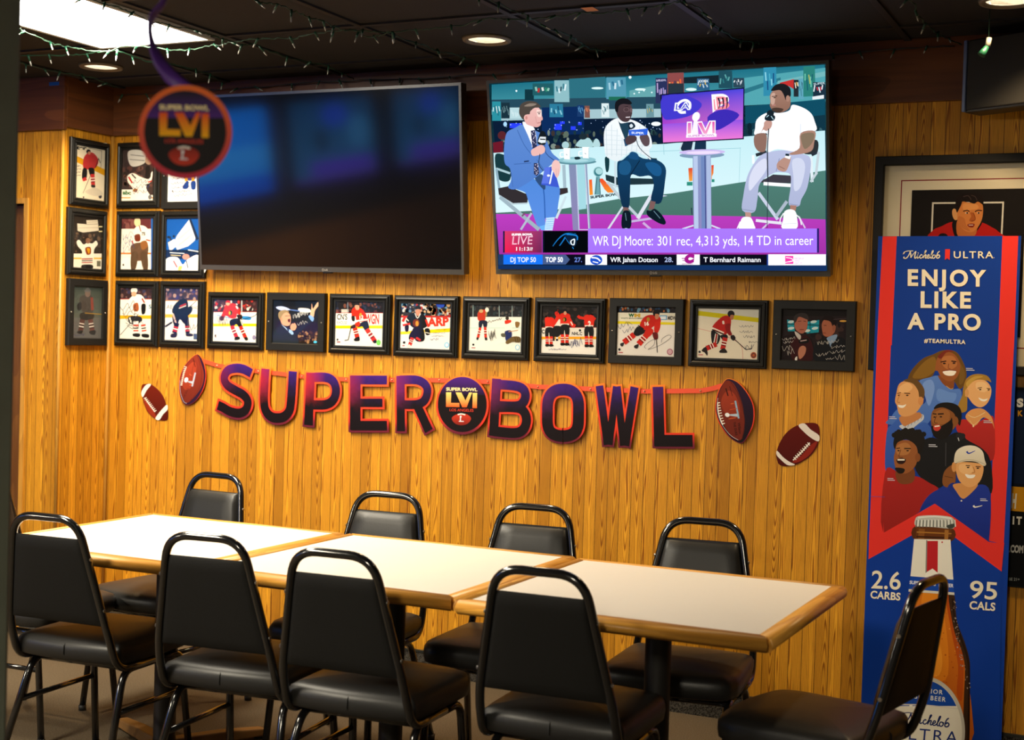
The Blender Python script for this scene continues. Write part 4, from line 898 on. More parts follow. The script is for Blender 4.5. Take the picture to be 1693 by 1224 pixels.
t, a = col_photo(-2.312, 1.850, 'framed blue photo of a silver cup held up, beside the dark television')
a.rect('#1452a8', 570, 455, 785, 765, '#1a5cb0'); crowd(a, 590, 560, 640, 620, 10, ['#2a3a5a', '#20304a'], 25, 8); a.poly('#dfe6ee', [(622, 600), (640, 560), (705, 475), (745, 560), (735, 590), (700, 620), (640, 640)]); a.poly('#b4bcc8', [(640, 580), (710, 520), (716, 530), (645, 592)]); a.poly('#b4bcc8', [(645, 610), (722, 548), (726, 558), (650, 622)]); a.poly('#1a2a4a', [(705, 475), (716, 470), (758, 580), (745, 590)]); a.poly('#e8eef4', [(590, 600), (625, 580), (635, 620), (600, 650)])
a.rect('#16243e', 570, 640, 785, 690); a.line('#c8d4e0', [(600, 655), (680, 660)], 5); a.line('#d8c890', [(605, 668), (660, 672)], 4); a.line('#c8d4e0', [(700, 640), (760, 650)], 6); a.ell('#c08a78', 688, 678, 20, 16); a.blob('#e8eef4', [(580, 690), (640, 680), (670, 720), (700, 690), (760, 670), (790, 765), (570, 765)]); a.line('#c03a3a', [(620, 700), (640, 735)], 7); a.blob('#e8c860', [(650, 730), (668, 730), (660, 752), (646, 750)]); a.line('#26262a', [(690, 700), (700, 740)], 5); done(t, a)

t, a = col_photo(-2.309, 1.522, 'framed photo of a black jersey skater, directly left of the landscape row')
a.rect('#f0ede4', 560, 840, 775, 1150); a.rect('#3a2c40', 560, 840, 775, 918); crowd(a, 580, 855, 750, 910, 50, ['#6a4a50', '#3a3468', '#8a6a60', '#2a2430', '#a88a7a'], 26, 9); a.rect('#f0eee8', 560, 918, 775, 994); a.rect('#d08a3a', 560, 915, 775, 920); a.text('#4a4448', 'AEt', 582, 962, 625, 964, 22, 0.0); a.text('#4a4448', 'thic', 705, 962, 752, 964, 22, 0.0); a.rect('#f0b024', 560, 992, 775, 1010)
a.blob('#16161a', [(645, 920), (680, 905), (700, 930), (695, 985), (660, 1000), (615, 985), (620, 950)]); a.ell('#3a2a24', 682, 885, 13, 16); a.line('#a82c28', [(655, 950), (690, 935)], 8); a.line('#e8e4da', [(650, 960), (690, 945)], 4); a.blob('#16161a', [(692, 960), (720, 950), (722, 975), (698, 1000)]); a.blob('#16161a', [(620, 990), (690, 985), (705, 1040), (680, 1045), (655, 1020), (640, 1060), (620, 1045)]); a.line('#d8b8b0', [(618, 990), (635, 1045)], 9)
limb(a, '#16161a', [(640, 1040), (625, 1095)], 26, [(0.35, 0.5, '#c02c28'), (0.55, 0.65, '#f0ece4'), (0.7, 0.85, '#c02c28')]); limb(a, '#16161a', [(694, 1035), (698, 1095)], 24, [(0.35, 0.5, '#c02c28'), (0.55, 0.65, '#f0ece4'), (0.7, 0.85, '#c02c28')]); a.blob('#2a2424', [(608, 1100), (640, 1095), (634, 1118), (606, 1118)]); a.blob('#2a2424', [(690, 1095), (725, 1100), (724, 1112), (692, 1112)]); a.line('#26221e', [(575, 1060), (612, 1036)], 10); a.line('#26221e', [(612, 1036), (745, 920)], 3)
for k in range(3): a.line('#9a9a9a', [(700+14*k, 1020), (700+14*k, 1085)], 1.5)
a.rect('#4a5a7a', 730, 1098, 748, 1130); scrib(a, '#26262a', 690, 1060, 60, 50, 7, 181, 2.0); done(t, a)
# ================================================================ letter banner and football cut-outs
def letter_face(name, off):
    """printed gradient: violet top, nearly black below, a red glow at the upper left"""
    m = bpy.data.materials.new(name); m.use_nodes = True; g = NG(m.node_tree); b = m.node_tree.nodes['Principled BSDF']
    tc = g.n('ShaderNodeTexCoord'); sp = g.n('ShaderNodeSeparateXYZ'); g.l(tc.outputs['Generated'], sp.inputs[0])
    nz = g.noise(tc.outputs['Object'], 45.0, 4.0)
    v = g.m('ADD', sp.outputs[2], g.m('MULTIPLY', g.m('SUBTRACT', nz, 0.5), 0.22))
    base = g.ramp(v, [(0.0, hexc('#130c0f')), (0.45, hexc('#170e16')), (0.68, hexc('#22143a')), (1.0, hexc('#3c1c78'))])
    glow = g.m('MULTIPLY', g.m('SUBTRACT', 1.0, g.m('MULTIPLY', sp.outputs[0], off[1])), g.ramp(v, [(0.35, (0, 0, 0)), (0.78, (1, 1, 1)), (1.0, (0.85, 0.85, 0.85))]))
    glow = g.m('MULTIPLY', g.m('MAXIMUM', glow, 0.0), off[0], clamp=True)
    c = g.mix(glow, base, hexc(off[2])); g.l(c, b.inputs['Base Color']); b.inputs['Roughness'].default_value = 0.5; b.inputs['Specular IOR Level'].default_value = 0.12
    return m
def rim_mat():
    m = bpy.data.materials.new('banner_rim_print'); m.use_nodes = True; g = NG(m.node_tree); b = m.node_tree.nodes['Principled BSDF']
    tc = g.n('ShaderNodeTexCoord'); sp = g.n('ShaderNodeSeparateXYZ'); g.l(tc.outputs['Generated'], sp.inputs[0])
    c = g.ramp(sp.outputs[2], [(0.0, hexc('#5e1c30')), (0.10, hexc('#7c2232')), (0.24, hexc('#e03a26')), (0.70, hexc('#f04a2c')), (0.92, hexc('#f2702c')), (1.0, hexc('#f28a30'))])
    g.l(c, b.inputs['Base Color']); b.inputs['Roughness'].default_value = 0.5; b.inputs['Specular IOR Level'].default_value = 0.15
    return m
M_RIM = rim_mat(); M_STRAP = mat('orange_card_strap', hexc('#f0502a'), 0.45)
M_BRASS = mat('brass_rivet', (0.75, 0.66, 0.45), 0.3, 1.0)
B1, B2, B3, B4, B5 = (220, 570, 5.64), (480, 570, 5.64), (700, 580, 5.64), (900, 580, 5.64), (1130, 600, 5.64)
def on_wall(sheet, x, y):
    return Art(H_WALL, sheet).at(x, y)
def band(bm, pts, wd, y0, y1):
    """a flat card strip of constant width following pts in the wall plane"""
    P = [Vector((p[0], p[1])) for p in pts]; N = len(P); L, R_ = [], []
    for i, p in enumerate(P):
        d1 = (p - P[i-1]) if i else (P[1]-p); d2 = (P[i+1]-p) if i < N-1 else (p-P[i-1])
        d1.normalize(); d2.normalize(); t = (d1+d2).normalized(); n = Vector((-t.y, t.x)); k = 1/max(0.35, n.dot(Vector((-d1.y, d1.x))))
        L.append(p+n*wd/2*k); R_.append(p-n*wd/2*k)
    rows = [[bm.verts.new((q.x, y, q.y)) for q in S] for S, y in ((L, y1), (R_, y1), (R_, y0), (L, y0))]
    for i in range(N-1):
        for a, b in ((0, 1), (1, 2), (2, 3), (3, 0)): bm.faces.new((rows[a][i], rows[b][i], rows[b][i+1], rows[a][i+1]))
    for i in (0, N-1): bm.faces.new([r[i] for r in rows])
    bmesh.ops.recalc_face_normals(bm, faces=bm.faces[:])
ban = thing('letter_banner', 'printed card letter banner reading SUPER BOWL strung below the row of framed photos', 'banner', (-0.95, 0, 1.19))
O = (-0.95, 1.19)
def wl(sheet, pts, sm=0, closed=False):
    if sm: pts = [(p.x, p.y) for p in spline([(a, b, 0) for a, b in pts], sm, closed)]
    r = []
    for p in pts:
        x, z = on_wall(sheet, *p); r.append((x-O[0], z-O[1]))
    return r
PX = 5.64
def letter(ch, sheet, strokes, glow, depth):
    """strokes: (points, width in sheet units, smooth)"""
    def metres(sheet, p, wd):      # local scale of the sheet at a point (mean of the two directions)
        a = on_wall(sheet, *p); b = on_wall(sheet, p[0]+10, p[1]); c = on_wall(sheet, p[0], p[1]+10)
        return wd*0.5*(math.hypot(b[0]-a[0], b[1]-a[1]) + math.hypot(c[0]-a[0], c[1]-a[1]))/10
    bm = bmesh.new()
    for i, (pts, wd, sm) in enumerate(strokes):
        P = wl(sheet, pts, sm); r = metres(sheet, pts[0], 36); ww = metres(sheet, pts[0], wd)
        if pts[0] == pts[-1]: pass
        else: a, b = Vector(P[0]), Vector(P[1]); P[0] = tuple(a+(a-b).normalized()*r/2)
        if pts[0] != pts[-1]: a, b = Vector(P[-1]), Vector(P[-2]); P[-1] = tuple(a+(a-b).normalized()*r/2)
        band(bm, P, ww+r, -depth-0.0012-0.00005*i, -depth)
    card = obj('letter_card', bm, M_RIM, ban); card['label'] = 'letter %s card with orange red rim' % ch
    bm = bmesh.new()
    for i, (pts, wd, sm) in enumerate(strokes):
        band(bm, wl(sheet, pts, sm), metres(sheet, pts[0], wd), -depth-0.0022-0.00005*i, -depth-0.0016)
    obj('letter_face', bm, letter_face('letter_print_'+ch, glow), card)
    return card
G1 = (0.95, 2.2, '#b02038')
letter('S', B1, [([(1102, 268), (1030, 230), (960, 220), (890, 237), (855, 282), (852, 335), (885, 385), (950, 425), (1022, 465), (1062, 512), (1068, 562), (1040, 618), (980, 640), (900, 622), (835, 585), (790, 566)], 78, 4)], (0.62, 1.8, '#8c1c40'), 0.010)
letter('U', B1, [([(1237, 226), (1226, 400), (1224, 540), (1242, 620), (1290, 672), (1350, 685), (1410, 672), (1458, 620), (1474, 540), (1484, 400), (1492, 250)], 82, 4)], (0.9, 1.9, '#b02432'), 0.013)
letter('P', B2, [([(188, 262), (168, 752)], 88, 0), ([(180, 308), (320, 305), (395, 340), (425, 425), (400, 515), (325, 560), (175, 560)], 80, 5)], (1.0, 1.7, '#b8262e'), 0.010)
letter('E', B2, [([(608, 290), (608, 796)], 106, 0), ([(565, 329), (903, 331)], 76, 0), ([(565, 543), (862, 543)], 72, 0), ([(565, 756), (903, 756)], 82, 0)], (0.75, 2.4, '#982240'), 0.013)
letter('R', B2, [([(1026, 292), (1030, 808)], 82, 0), ([(1020, 330), (1170, 330), (1248, 365), (1278, 430), (1250, 520), (1175, 558), (1030, 558)], 76, 5), ([(1178, 560), (1292, 806)], 84, 0)], (0.8, 2.2, '#8c2468'), 0.010)
letter('B', B3, [([(682, 262), (652, 795)], 88, 0), ([(680, 315), (850, 328), (930, 362), (950, 425), (925, 488), (860, 518), (670, 512)], 84, 5), ([(670, 528), (870, 532), (940, 575), (960, 655), (930, 735), (850, 768), (655, 752)], 86, 5)], (0.8, 2.2, '#7c2658'), 0.010)
letter('O', B3, [([(1303, 797), (1240, 788), (1186, 755), (1160, 690), (1158, 580), (1162, 480), (1188, 410), (1240, 372), (1303, 363), (1368, 372), (1420, 410), (1446, 480), (1448, 580), (1444, 690), (1418, 755), (1366, 788), (1303, 797)], 105, 4)], (0.6, 2.4, '#6a2a70'), 0.013)
letter('W', B4, [([(512, 328), (588, 877)], 72, 0), ([(600, 877), (672, 335)], 68, 0), ([(676, 335), (738, 886)], 68, 0), ([(752, 886), (840, 340)], 76, 0)], (0.3, 2.4, '#5a2a70'), 0.010)
letter('L', B4, [([(1060, 338), (1074, 890)], 100, 0), ([(1030, 840), (1383, 841)], 106, 0)], (0.3, 2.0, '#6a2a60'), 0.013)
# the round medallion between the two words
def medallion_art(cx, cy, rx, ry, s, H, sheet, org, gold=('#f6d878', '#e8561c')):
    a = Art(H, sheet, org)
    a.ell('#140d10', cx, cy, rx, ry, 0, n=64)
    a.poly('#4c2080', [(cx+rx*math.cos(t), cy+ry*math.sin(t)) for t in [math.radians(200+140*k/24) for k in range(25)]], 0, '#140d10')
    a.text('#f3e2a8', 'SUPER BOWL', cx-150*s, cy-130*s, cx+140*s, cy-124*s, 28*s, 0.04)
    P = lambda *q: [(cx+u*s, cy+v*s) for u, v in q]
    a.poly(gold[0], P((-151, -114), (-102, -114), (-106, -16), (-27, -14), (-27, 24), (-151, 22)), 0, gold[1])
    a.poly(gold[0], P((-62, -113), (-8, -112), (30, -36), (64, -112), (94, -112), (92, -111), (41, 26), (0, 26)), 0, gold[1])
    a.poly(gold[0], P((97, -108), (139, -108), (137, 34), (95, 33)), 0, gold[1])
    a.text('#e0402a', 'LOS ANGELES', cx-118*s, cy+62*s, cx+104*s, cy+68*s, 24*s, 0.0)
    a.poly('#c83a24', [p for p in P((-98, 132), (-70, 100), (-10, 84), (50, 96), (82, 132), (50, 178), (-8, 194), (-66, 178))], 4, '#7a1c14'); a.line('#f0e8e0', P((-42, 95), (-8, 88), (28, 96)), 12*s, 3)
    a.line('#d8dce8', P((-16, 116), (-18, 154)), 10*s); a.line('#d8dce8', P((-32, 156), (14, 158)), 8*s); a.ell('#e8ecf4', cx-15*s, cy+114*s, 9*s, 9*s)
    return a
c0 = wl(B3, [(370, 505)])[0]
pts = wl(B3, [(370+246*math.cos(2*PI*k/72), 507+276*math.sin(2*PI*k/72)) for k in range(72)])
bm = bmesh.new(); prism(bm, pts, -0.0195, -0.018); bmesh.ops.recalc_face_normals(bm, faces=bm.faces[:])
med = obj('medallion_card', bm, M_RIM, ban); med['label'] = 'round black medallion card with gold roman numerals'
medallion_art(370, 502, 228, 257, 1.0, H_WALL, B3, O).build('medallion_print', M_PRINT, med, -0.0199)
# football cards at both ends
def football_card(parent, name, sheet, outline, inner, org, depth, lab):
    pts = [(on_wall(sheet, p.x, p.y)[0]-org[0], on_wall(sheet, p.x, p.y)[1]-org[1]) for p in spline([(a, b, 0) for a, b in outline], 6, True)]
    bm = bmesh.new(); prism(bm, pts, -depth-0.0013, -depth); bmesh.ops.recalc_face_normals(bm, faces=bm.faces[:])
    return obj(name, bm, M_RIM if lab else M_PRINTEDGE, parent)
M_PRINTEDGE = mat('card_edge_maroon', (0.10, 0.02, 0.015), 0.5)
fc = football_card(ban, 'football_card', B1, [(600, 88), (655, 150), (680, 270), (662, 395), (605, 500), (545, 552), (488, 562), (446, 512), (427, 420), (432, 320), (465, 220), (530, 135)], None, O, 0.010, True)
a = Art(H_WALL, B1, O); a.blob('#2a1430', [(600, 92), (650, 155), (675, 270), (658, 392), (603, 496), (543, 548), (490, 557), (450, 508), (431, 420), (436, 320), (468, 222), (532, 138)])
a.blob('#8a3222', [(596, 96), (632, 170), (660, 280), (640, 390), (570, 490), (500, 545), (462, 500), (438, 415), (440, 320), (472, 225), (535, 140)], '#6a2418'); a.blob('#a84028', [(560, 160), (590, 200), (575, 300), (540, 400), (480, 420), (450, 330), (490, 230)], '#92341f')
a.line('#5a1c14', [(598, 100), (628, 200), (640, 300), (610, 420), (520, 540)], 4, 4); a.line('#5a1c14', [(575, 150), (550, 250), (540, 400)], 3, 4)
for k in range(11): a.line('#f2ece0', [(500-5.6*k+0.14*k*k, 210+17*k), (474-3.4*k, 205+17*k)], 5)
a.line('#f2ece0', [(498, 208), (472, 270), (452, 375)], 4, 4); a.line('#b8b4c0', [(436, 330), (440, 440), (470, 530), (500, 548)], 3, 4)
a.line('#b4bcd0', [(580, 262), (550, 390)], 14); a.line('#b4bcd0', [(560, 355), (510, 345)], (26, 10)); a.ell('#e0e6f0', 495, 330, 18, 24, 20); a.line('#c85a3a', [(525, 275), (545, 290)], 8); a.line('#c85a3a', [(525, 380), (550, 370)], 8)
a.text('#4a1812', 'THE DUKE', 478, 505, 520, 410, 18, 0.0); a.line('#5a1c14', [(560, 130), (580, 210)], 8); a.build('football_print', M_PRINT, fc, -0.0117)
fc = football_card(ban, 'football_card', B5, [(415, 146), (505, 178), (585, 262), (645, 370), (662, 470), (650, 580), (605, 680), (552, 748), (488, 740), (405, 675), (335, 572), (300, 470), (297, 380), (320, 268), (362, 192)], None, O, 0.010, True)
a = Art(H_WALL, B5, O); a.blob('#2c1834', [(415, 152), (500, 183), (578, 266), (636, 372), (652, 470), (640, 578), (597, 676), (548, 740), (490, 732), (411, 668), (342, 568), (308, 470), (305, 380), (328, 272), (367, 197)], '#150c14')
a.blob('#7c2c1c', [(410, 165), (470, 200), (520, 300), (555, 420), (570, 560), (560, 660), (525, 725), (450, 690), (380, 590), (325, 470), (316, 380), (335, 275), (372, 200)], '#6a2418'); a.blob('#a03c24', [(420, 260), (480, 300), (520, 400), (520, 500), (450, 520), (380, 460), (350, 380), (370, 300)], '#8c321e')
a.line('#4a1810', [(440, 180), (510, 290), (552, 430), (570, 560), (545, 715)], 5, 4); a.line('#d8d4d8', [(320, 330), (314, 440), (350, 560), (430, 670), (510, 722)], 3, 4)
for k in range(9): a.line('#f2ece0', [(316+0.9*k*k*0.55+1.0*k, 376+24.5*k), (340+0.9*k*k*0.45+2.4*k, 372+24*k)], 8)
a.line('#f2ece0', [(318, 368), (328, 480), (366, 580)], 7, 4); a.line('#8fb0c8', [(482, 355), (515, 520)], 16); a.line('#b0c0d0', [(505, 490), (430, 488)], (30, 12)); a.ell('#eef0f2', 408, 487, 22, 19, 20); a.line('#d0602e', [(440, 385), (470, 378)], 8); a.line('#c8502a', [(430, 440), (500, 425)], 6); a.line('#d0602e', [(420, 525), (485, 515)], 6)
a.text('#3a140e', 'THE DUKE', 462, 555, 485, 680, 20, 0.03); a.text('#3a140e', 'Wilson', 505, 560, 518, 665, 22, 0.03); a.line('#3a140e', [(395, 240), (415, 310)], 12); a.line('#3a140e', [(430, 220), (455, 310)], 5); a.build('football_print', M_PRINT, fc, -0.0117)
# straps and rivets
S_ALL = [wl(B1, [(640, 150), (780, 195), (900, 215), (1165, 250)]), wl(B1, [(1165, 250), (1350, 270), (1570, 297)]), wl(B1, [(1570, 297)]) + wl(B2, [(515, 325)]), wl(B2, [(515, 325), (942, 330)]),
         wl(B2, [(942, 330), (1385, 333)]), wl(B2, [(1385, 333)]) + wl(B3, [(370, 285), (598, 290)]), wl(B3, [(598, 290), (1065, 338)]), wl(B3, [(1065, 338), (1555, 358)]), wl(B4, [(426, 358), (930, 380)]), wl(B4, [(930, 380), (1180, 378), (1452, 375)]), wl(B4, [(1452, 375), (1560, 355), (1650, 328)])]
for i, P in enumerate(S_ALL):
    bm = bmesh.new(); band(bm, P, 0.0185, -0.0065-0.001*(i % 2)-0.0009, -0.0065-0.001*(i % 2)); obj('strap', bm, M_STRAP, ban)
    if i:
        bm = bmesh.new(); lathe(bm, [(0.0, -0.0125), (0.0028, -0.0115), (0.0036, -0.0085), (0.0036, -0.005)], 12, (P[0][0], 0, P[0][1]), axis='y'); obj('rivet', bm, M_BRASS, ban, True)
bm = bmesh.new(); q = wl(B1, [(778, 196)])[0]; lathe(bm, [(0.0, -0.0125), (0.0028, -0.0115), (0.0036, -0.0085), (0.0036, -0.005)], 12, (q[0], 0, q[1]), axis='y'); obj('rivet', bm, M_BRASS, ban, True)

# two separate football cut-outs taped to the wall
def cutout(label, sheet, org_px, outline, draw):
    x, z = on_wall(sheet, *org_px); t = thing('football_cutout', label, 'decoration', (x, 0, z), group='paper football cut-outs on the paneling')
    football_card(t, 'card', sheet, outline, None, (x, z), 0.0012, False)
    a = Art(H_WALL, sheet, (x, z)); a.blob('#551408', outline); draw(a); a.build('printed_face', M_PRINT, t, -0.0028)
OL = [(70, 380), (100, 368), (155, 372), (230, 432), (275, 500), (300, 580), (313, 640), (302, 705), (240, 708), (195, 695), (130, 640), (95, 570), (72, 490), (62, 440)]
def dl(a):
    a.blob('#6a1c0e', OL, '#4a1006'); a.blob('#8a2c16', [(85, 500), (140, 560), (190, 640), (200, 690), (140, 645), (100, 575)])
    a.poly('#ece4dc', [(118, 371), (155, 374), (112, 430), (78, 492), (64, 450), (85, 405)], 3); a.poly('#ece4dc', [(304, 562), (308, 608), (268, 650), (232, 704), (196, 692), (220, 650), (262, 600)], 3)
    a.line('#f4efe6', [(100, 498), (138, 558), (194, 630)], 6, 4)
    for k in range(9): a.line('#f4efe6', [(88+11.5*k, 505+15*k), (114+11.5*k, 494+15*k)], 5)
cutout('small red brown football cut-out tilted left beside the banner start', B1, (190, 540), OL, dl)
OR = [(1130, 565), (1210, 563), (1250, 585), (1262, 650), (1256, 735), (1225, 810), (1165, 880), (1080, 935), (1020, 960), (940, 968), (885, 950), (863, 900), (860, 840), (890, 750), (940, 670), (1000, 615), (1065, 582)]
def dr(a):
    a.blob('#5e120c', OR, '#4a0c08'); a.blob('#8c2618', [(1240, 735), (1215, 800), (1150, 880), (1060, 930), (1010, 925), (1100, 860), (1180, 770)])
    a.poly('#e6ddd4', [(1066, 585), (1122, 568), (1180, 625), (1258, 680), (1252, 736), (1180, 700), (1110, 640)], 3); a.poly('#e6ddd4', [(866, 822), (920, 880), (980, 925), (1032, 950), (1010, 960), (960, 955), (900, 905), (862, 862)], 3)
    a.line('#f2ece2', [(1015, 912), (1090, 840), (1172, 748)], 11, 4)
    for k in range(9): a.line('#f2ece2', [(1022+16*k, 882-17*k), (1044+16*k, 908-17*k)], 8)
cutout('larger maroon football cut-out tilted right near the tall blue poster', B5, (1060, 765), OR, dr)

# ================================================================ hanging swirl disc near the camera
DC = Vector((0.335, -3.312, 1.8160))
t = thing('hanging_swirl_decoration', 'round black and orange disc hanging on a purple ribbon close to the camera', 'decoration', DC)
t.rotation_euler = (0, math.radians(-1.7), math.radians(25.5))
R_D = 0.081
bm = bmesh.new(); prism(bm, [(R_D*math.cos(2*PI*k/72), R_D*math.sin(2*PI*k/72)) for k in range(72)], -0.0006, 0.0006); bmesh.ops.recalc_face_normals(bm, faces=bm.faces[:])
disc = obj('disc', bm, M_RIM, t)
a = Art(None, (0, 0, 1), (0, 0), 0.00004)
# drawn in units of 1/3000 m, y down
a.at = lambda x, y: (x/3000.0, -y/3000.0)
a.ell('#e8702a', 0, 0, 246, 246, 0, '#c02a4a', n=64)
b = medallion_art(0, 0, 216, 216, 0.9, None, (0, 0, 1), (0, 0), ('#f2b400', '#e8501a'))
for i in range(len(b.V)): b.V[i] = (b.V[i][0]/3000.0, b.V[i][1]-0.0004, -b.V[i][2]/3000.0)
n0 = len(a.V); a.V += b.V; a.F += [tuple(n0+i for i in f) for f in b.F]; a.C += b.C
a.build('disc_print', M_PRINT, disc, -0.0008)
# the spiral ribbon: wide at the disc, twisting edge-on and narrow as it climbs
M_RIB = mat('purple_foil_ribbon', hexc('#5c3496'), 0.45)
bm = bmesh.new(); rows = []
RIB = [(0.000, 0.070, 0.020, 0), (-0.012, 0.088, 0.019, 10), (-0.028, 0.104, 0.017, 30), (-0.043, 0.124, 0.014, 50), (-0.054, 0.146, 0.011, 68), (-0.061, 0.170, 0.009, 80), (-0.062, 0.190, 0.008, 84), (-0.055, 0.206, 0.007, 80), (-0.045, 0.216, 0.006, 70), (-0.036, 0.228, 0.004, 60), (-0.03, 0.25, 0.0016, 60)]
for x, z, hw, an in RIB:
    c, s = math.cos(math.radians(an)), math.sin(math.radians(an))
    hw *= 1.45
    rows.append([bm.verts.new((x-hw*c, 0.004-hw*s, z+hw*0.25)), bm.verts.new((x+hw*c, 0.004+hw*s, z-hw*0.25))])
for A, B in zip(rows, rows[1:]): bm.faces.new((A[0], A[1], B[1], B[0]))
rb = obj('ribbon', bm, M_RIB, t, True); sm = rb.modifiers.new('s', 'SUBSURF'); sm.render_levels = 2; so = rb.modifiers.new('t', 'SOLIDIFY'); so.thickness = 0.0006
bm = bmesh.new(); tube(bm, [(-0.03, 0.004, 0.25), (-0.03, 0.004, CEIL-DC.z-0.005)], 0.0006, 6); obj('thread', bm, M_RIB, t)
# ================================================================ the programme on the lit television
TF, T1, T2, T3, T4, T5 = (0, 0, 1), (805, 110, 5.322), (1080, 100, 5.322), (810, 230, 5.64), (1080, 230, 5.64), (810, 320, 2.970)
a = Art(H_TV, TF, (0, 0), 0.00002)
sx0, sx1, sz0, sz1 = -W2/2+bl2, W2/2-bl2, bb2, H2-bt2
a.layer([(sx0, 0-0, sz0), (sx1, 0, sz0), (sx1, 0, sz1), (sx0, 0, sz1)] and [(sx0, sz0), (sx1, sz0), (sx1, sz1), (sx0, sz1)], [(0, 1, 2, 3)], [hexc('#164a60'), hexc('#164a60'), hexc('#1f7a8c'), hexc('#1a6a80')])
zt, rgv = 0, random.Random(5)
# hall ceiling
a.poly('#1c6c80', [(812, 140), (1363, 107), (1364, 150), (812, 172)], 0, '#3f8f9c'); a.poly('#5d98a0', [(812, 170), (945, 160), (945, 175), (812, 190)]); a.poly('#2b6c7c', [(940, 130), (1000, 126), (1000, 172), (940, 174)]); a.poly('#62a2a8', [(1040, 150), (1100, 138), (1100, 162), (1040, 168)])
a.poly('#4fa0aa', [(1222, 130), (1364, 112), (1364, 168), (1222, 175)]); a.poly('#2a7282', [(1222, 150), (1290, 128), (1290, 134), (1222, 158)]); a.poly('#6fb0b4', [(1285, 134), (1364, 118), (1364, 126), (1285, 142)])
for x, y, r in ((853, 150.5, 1.6), (1041, 128, 2.4), (1138.5, 131, 2.6), (1147, 130, 1.6), (1181, 132, 2.6), (1048, 155, 1.3), (1056, 153, 1.3), (1064, 150, 1.3), (1077, 153, 1.3), (841, 171.5, 3)): a.ell('#e8fcff', x, y, r, r)
a.ell('#d8f2f2', 987, 146, 10, 2); a.ell('#d8f2f0', 1058, 148, 9, 2); a.ell('#d8f2f0', 1142, 148, 9, 2.5)
# white frieze and dark mezzanine
a.poly('#9fc0c8', [(812, 178), (1095, 172), (1095, 196), (815, 200)]); a.poly('#24485a', [(812, 165), (1095, 160), (1095, 180), (812, 182)])
a.poly('#0a1c34', [(814, 200), (1095, 194), (1095, 240), (818, 246)]); a.poly('#0c2a5a', [(895, 178), (965, 176), (965, 222), (895, 224)])
for x, y, w_, h_ in ((842, 204, 20, 8), (916, 205, 12, 10), (925, 201, 8, 4), (943, 209, 8, 6), (955, 202, 6, 5)): a.rect('#2a40ff', x, y, x+w_, y+h_)
for k in range(46):
    x, y = rgv.uniform(836, 1094), rgv.uniform(199, 215); r = rgv.uniform(0.4, 0.9); a.ell('#bcd8ff', x, y, r*1.3, r, n=6); a.k -= 1
a.ell('#a8d8ff', 834.5, 205.5, 3, 4); a.ell('#f0fcff', 1084, 205, 8, 3.5)
# hanging posters
def poster_(c, x, y, w_, h_, marks, dy=0):
    a.poly(c, [(x, y), (x+w_, y-dy), (x+w_+1, y+h_-dy), (x, y+h_)])
    for k in range(5):
        u, v = x+w_*(0.15+0.16*k), y+h_*rgv.uniform(0.1, 0.5); a.line(marks[k % len(marks)], [(u, v), (u+rgv.uniform(-2, 3), v+h_*rgv.uniform(0.2, 0.4))], w_*0.10)
poster_('#2a8c9c', 813, 168, 14, 32, ['#d8f0f0', '#1a5a6a']); poster_('#18303c', 828, 170, 14, 26, ['#5a7a80']); poster_('#b4d4da', 842, 178, 20, 18, ['#c8e0e4'])
a.rect('#10343e', 867, 148, 882, 166); poster_('#1f5a62', 880, 138, 34, 20, ['#8ac0b0', '#b83030', '#e0e8e0', '#30886a']); poster_('#8ab8c0', 916, 133, 24, 36, ['#3a7a8a', '#d8eaee', '#264a58'])
poster_('#4f92aa', 1002, 128, 32, 36, ['#9cc8d8', '#2a6a88', '#c8e0e8']); a.rect('#1f6a54', 1006, 160, 1034, 166); poster_('#2a7898', 908, 172, 22, 22, ['#8ac8d8', '#1a4a68']); poster_('#7a5048', 966, 175, 8, 20, ['#c87858']); poster_('#d8e8ea', 994, 171, 12, 23, ['#5a8a94', '#3a6a74']); poster_('#1a3a6a', 954, 174, 10, 19, ['#5a9ac8'])
poster_('#68909a', 1068, 172, 12, 22, ['#b8a868', '#3a6a54']); poster_('#283058', 1083.5, 129, 20, 42, ['#b8a0d0', '#9088c0']); a.text('#c8c0e0', 'SUPER BOWL', 1084.5, 135, 1101, 134, 3, 0.03); poster_('#8a4848', 1103, 121, 27, 34, ['#f0a050', '#e0603a', '#4a3848'], 1); a.rect('#26343e', 1104, 138, 1130, 156)
a.poly('#15252e', [(1130, 128), (1190, 124), (1190, 137), (1130, 138)]); poster_('#2a5c82', 1152, 130, 20, 20, ['#b8d0e0', '#c8a858']); a.text('#d8e8f4', 'XXXIX', 1154, 136.5, 1171, 136, 4, 0.03); poster_('#1f4c5a', 1188, 117, 22, 29, ['#5aa0a0', '#2a7078']); poster_('#2a4454', 1212, 129, 18, 16, ['#d8e0e4', '#8a98a8'])
poster_('#2f88a8', 1262, 112, 21, 47, ['#8ad0e0', '#1a4a78', '#4aa8c0'], 1); a.poly('#c0302e', [(1289, 137), (1312, 131), (1313, 148), (1303, 142), (1290, 146)]); poster_('#222a30', 1312, 132, 14, 28, ['#e8e0d0', '#d0a040']); poster_('#5aa0b4', 1320, 130, 8, 34, ['#2a5a68']); poster_('#2a7c74', 1328, 110, 19, 50, ['#6ac0a8', '#1a5a6a', '#a8b060'], 1); poster_('#1a3040', 1344, 136, 20, 28, ['#d8e4ea', '#c03a4a']); a.text('#b8d0d8', 'SUPER', 1345, 141, 1364, 139, 3.4, 0.02)
a.poly('#e0e8ec', [(1343, 160), (1362, 157), (1362, 163), (1343, 165)]); a.poly('#0f4a60', [(1232, 176), (1364, 164), (1364, 205), (1232, 212)]); a.poly('#103444', [(1232, 205), (1364, 190), (1364, 222), (1232, 232)])
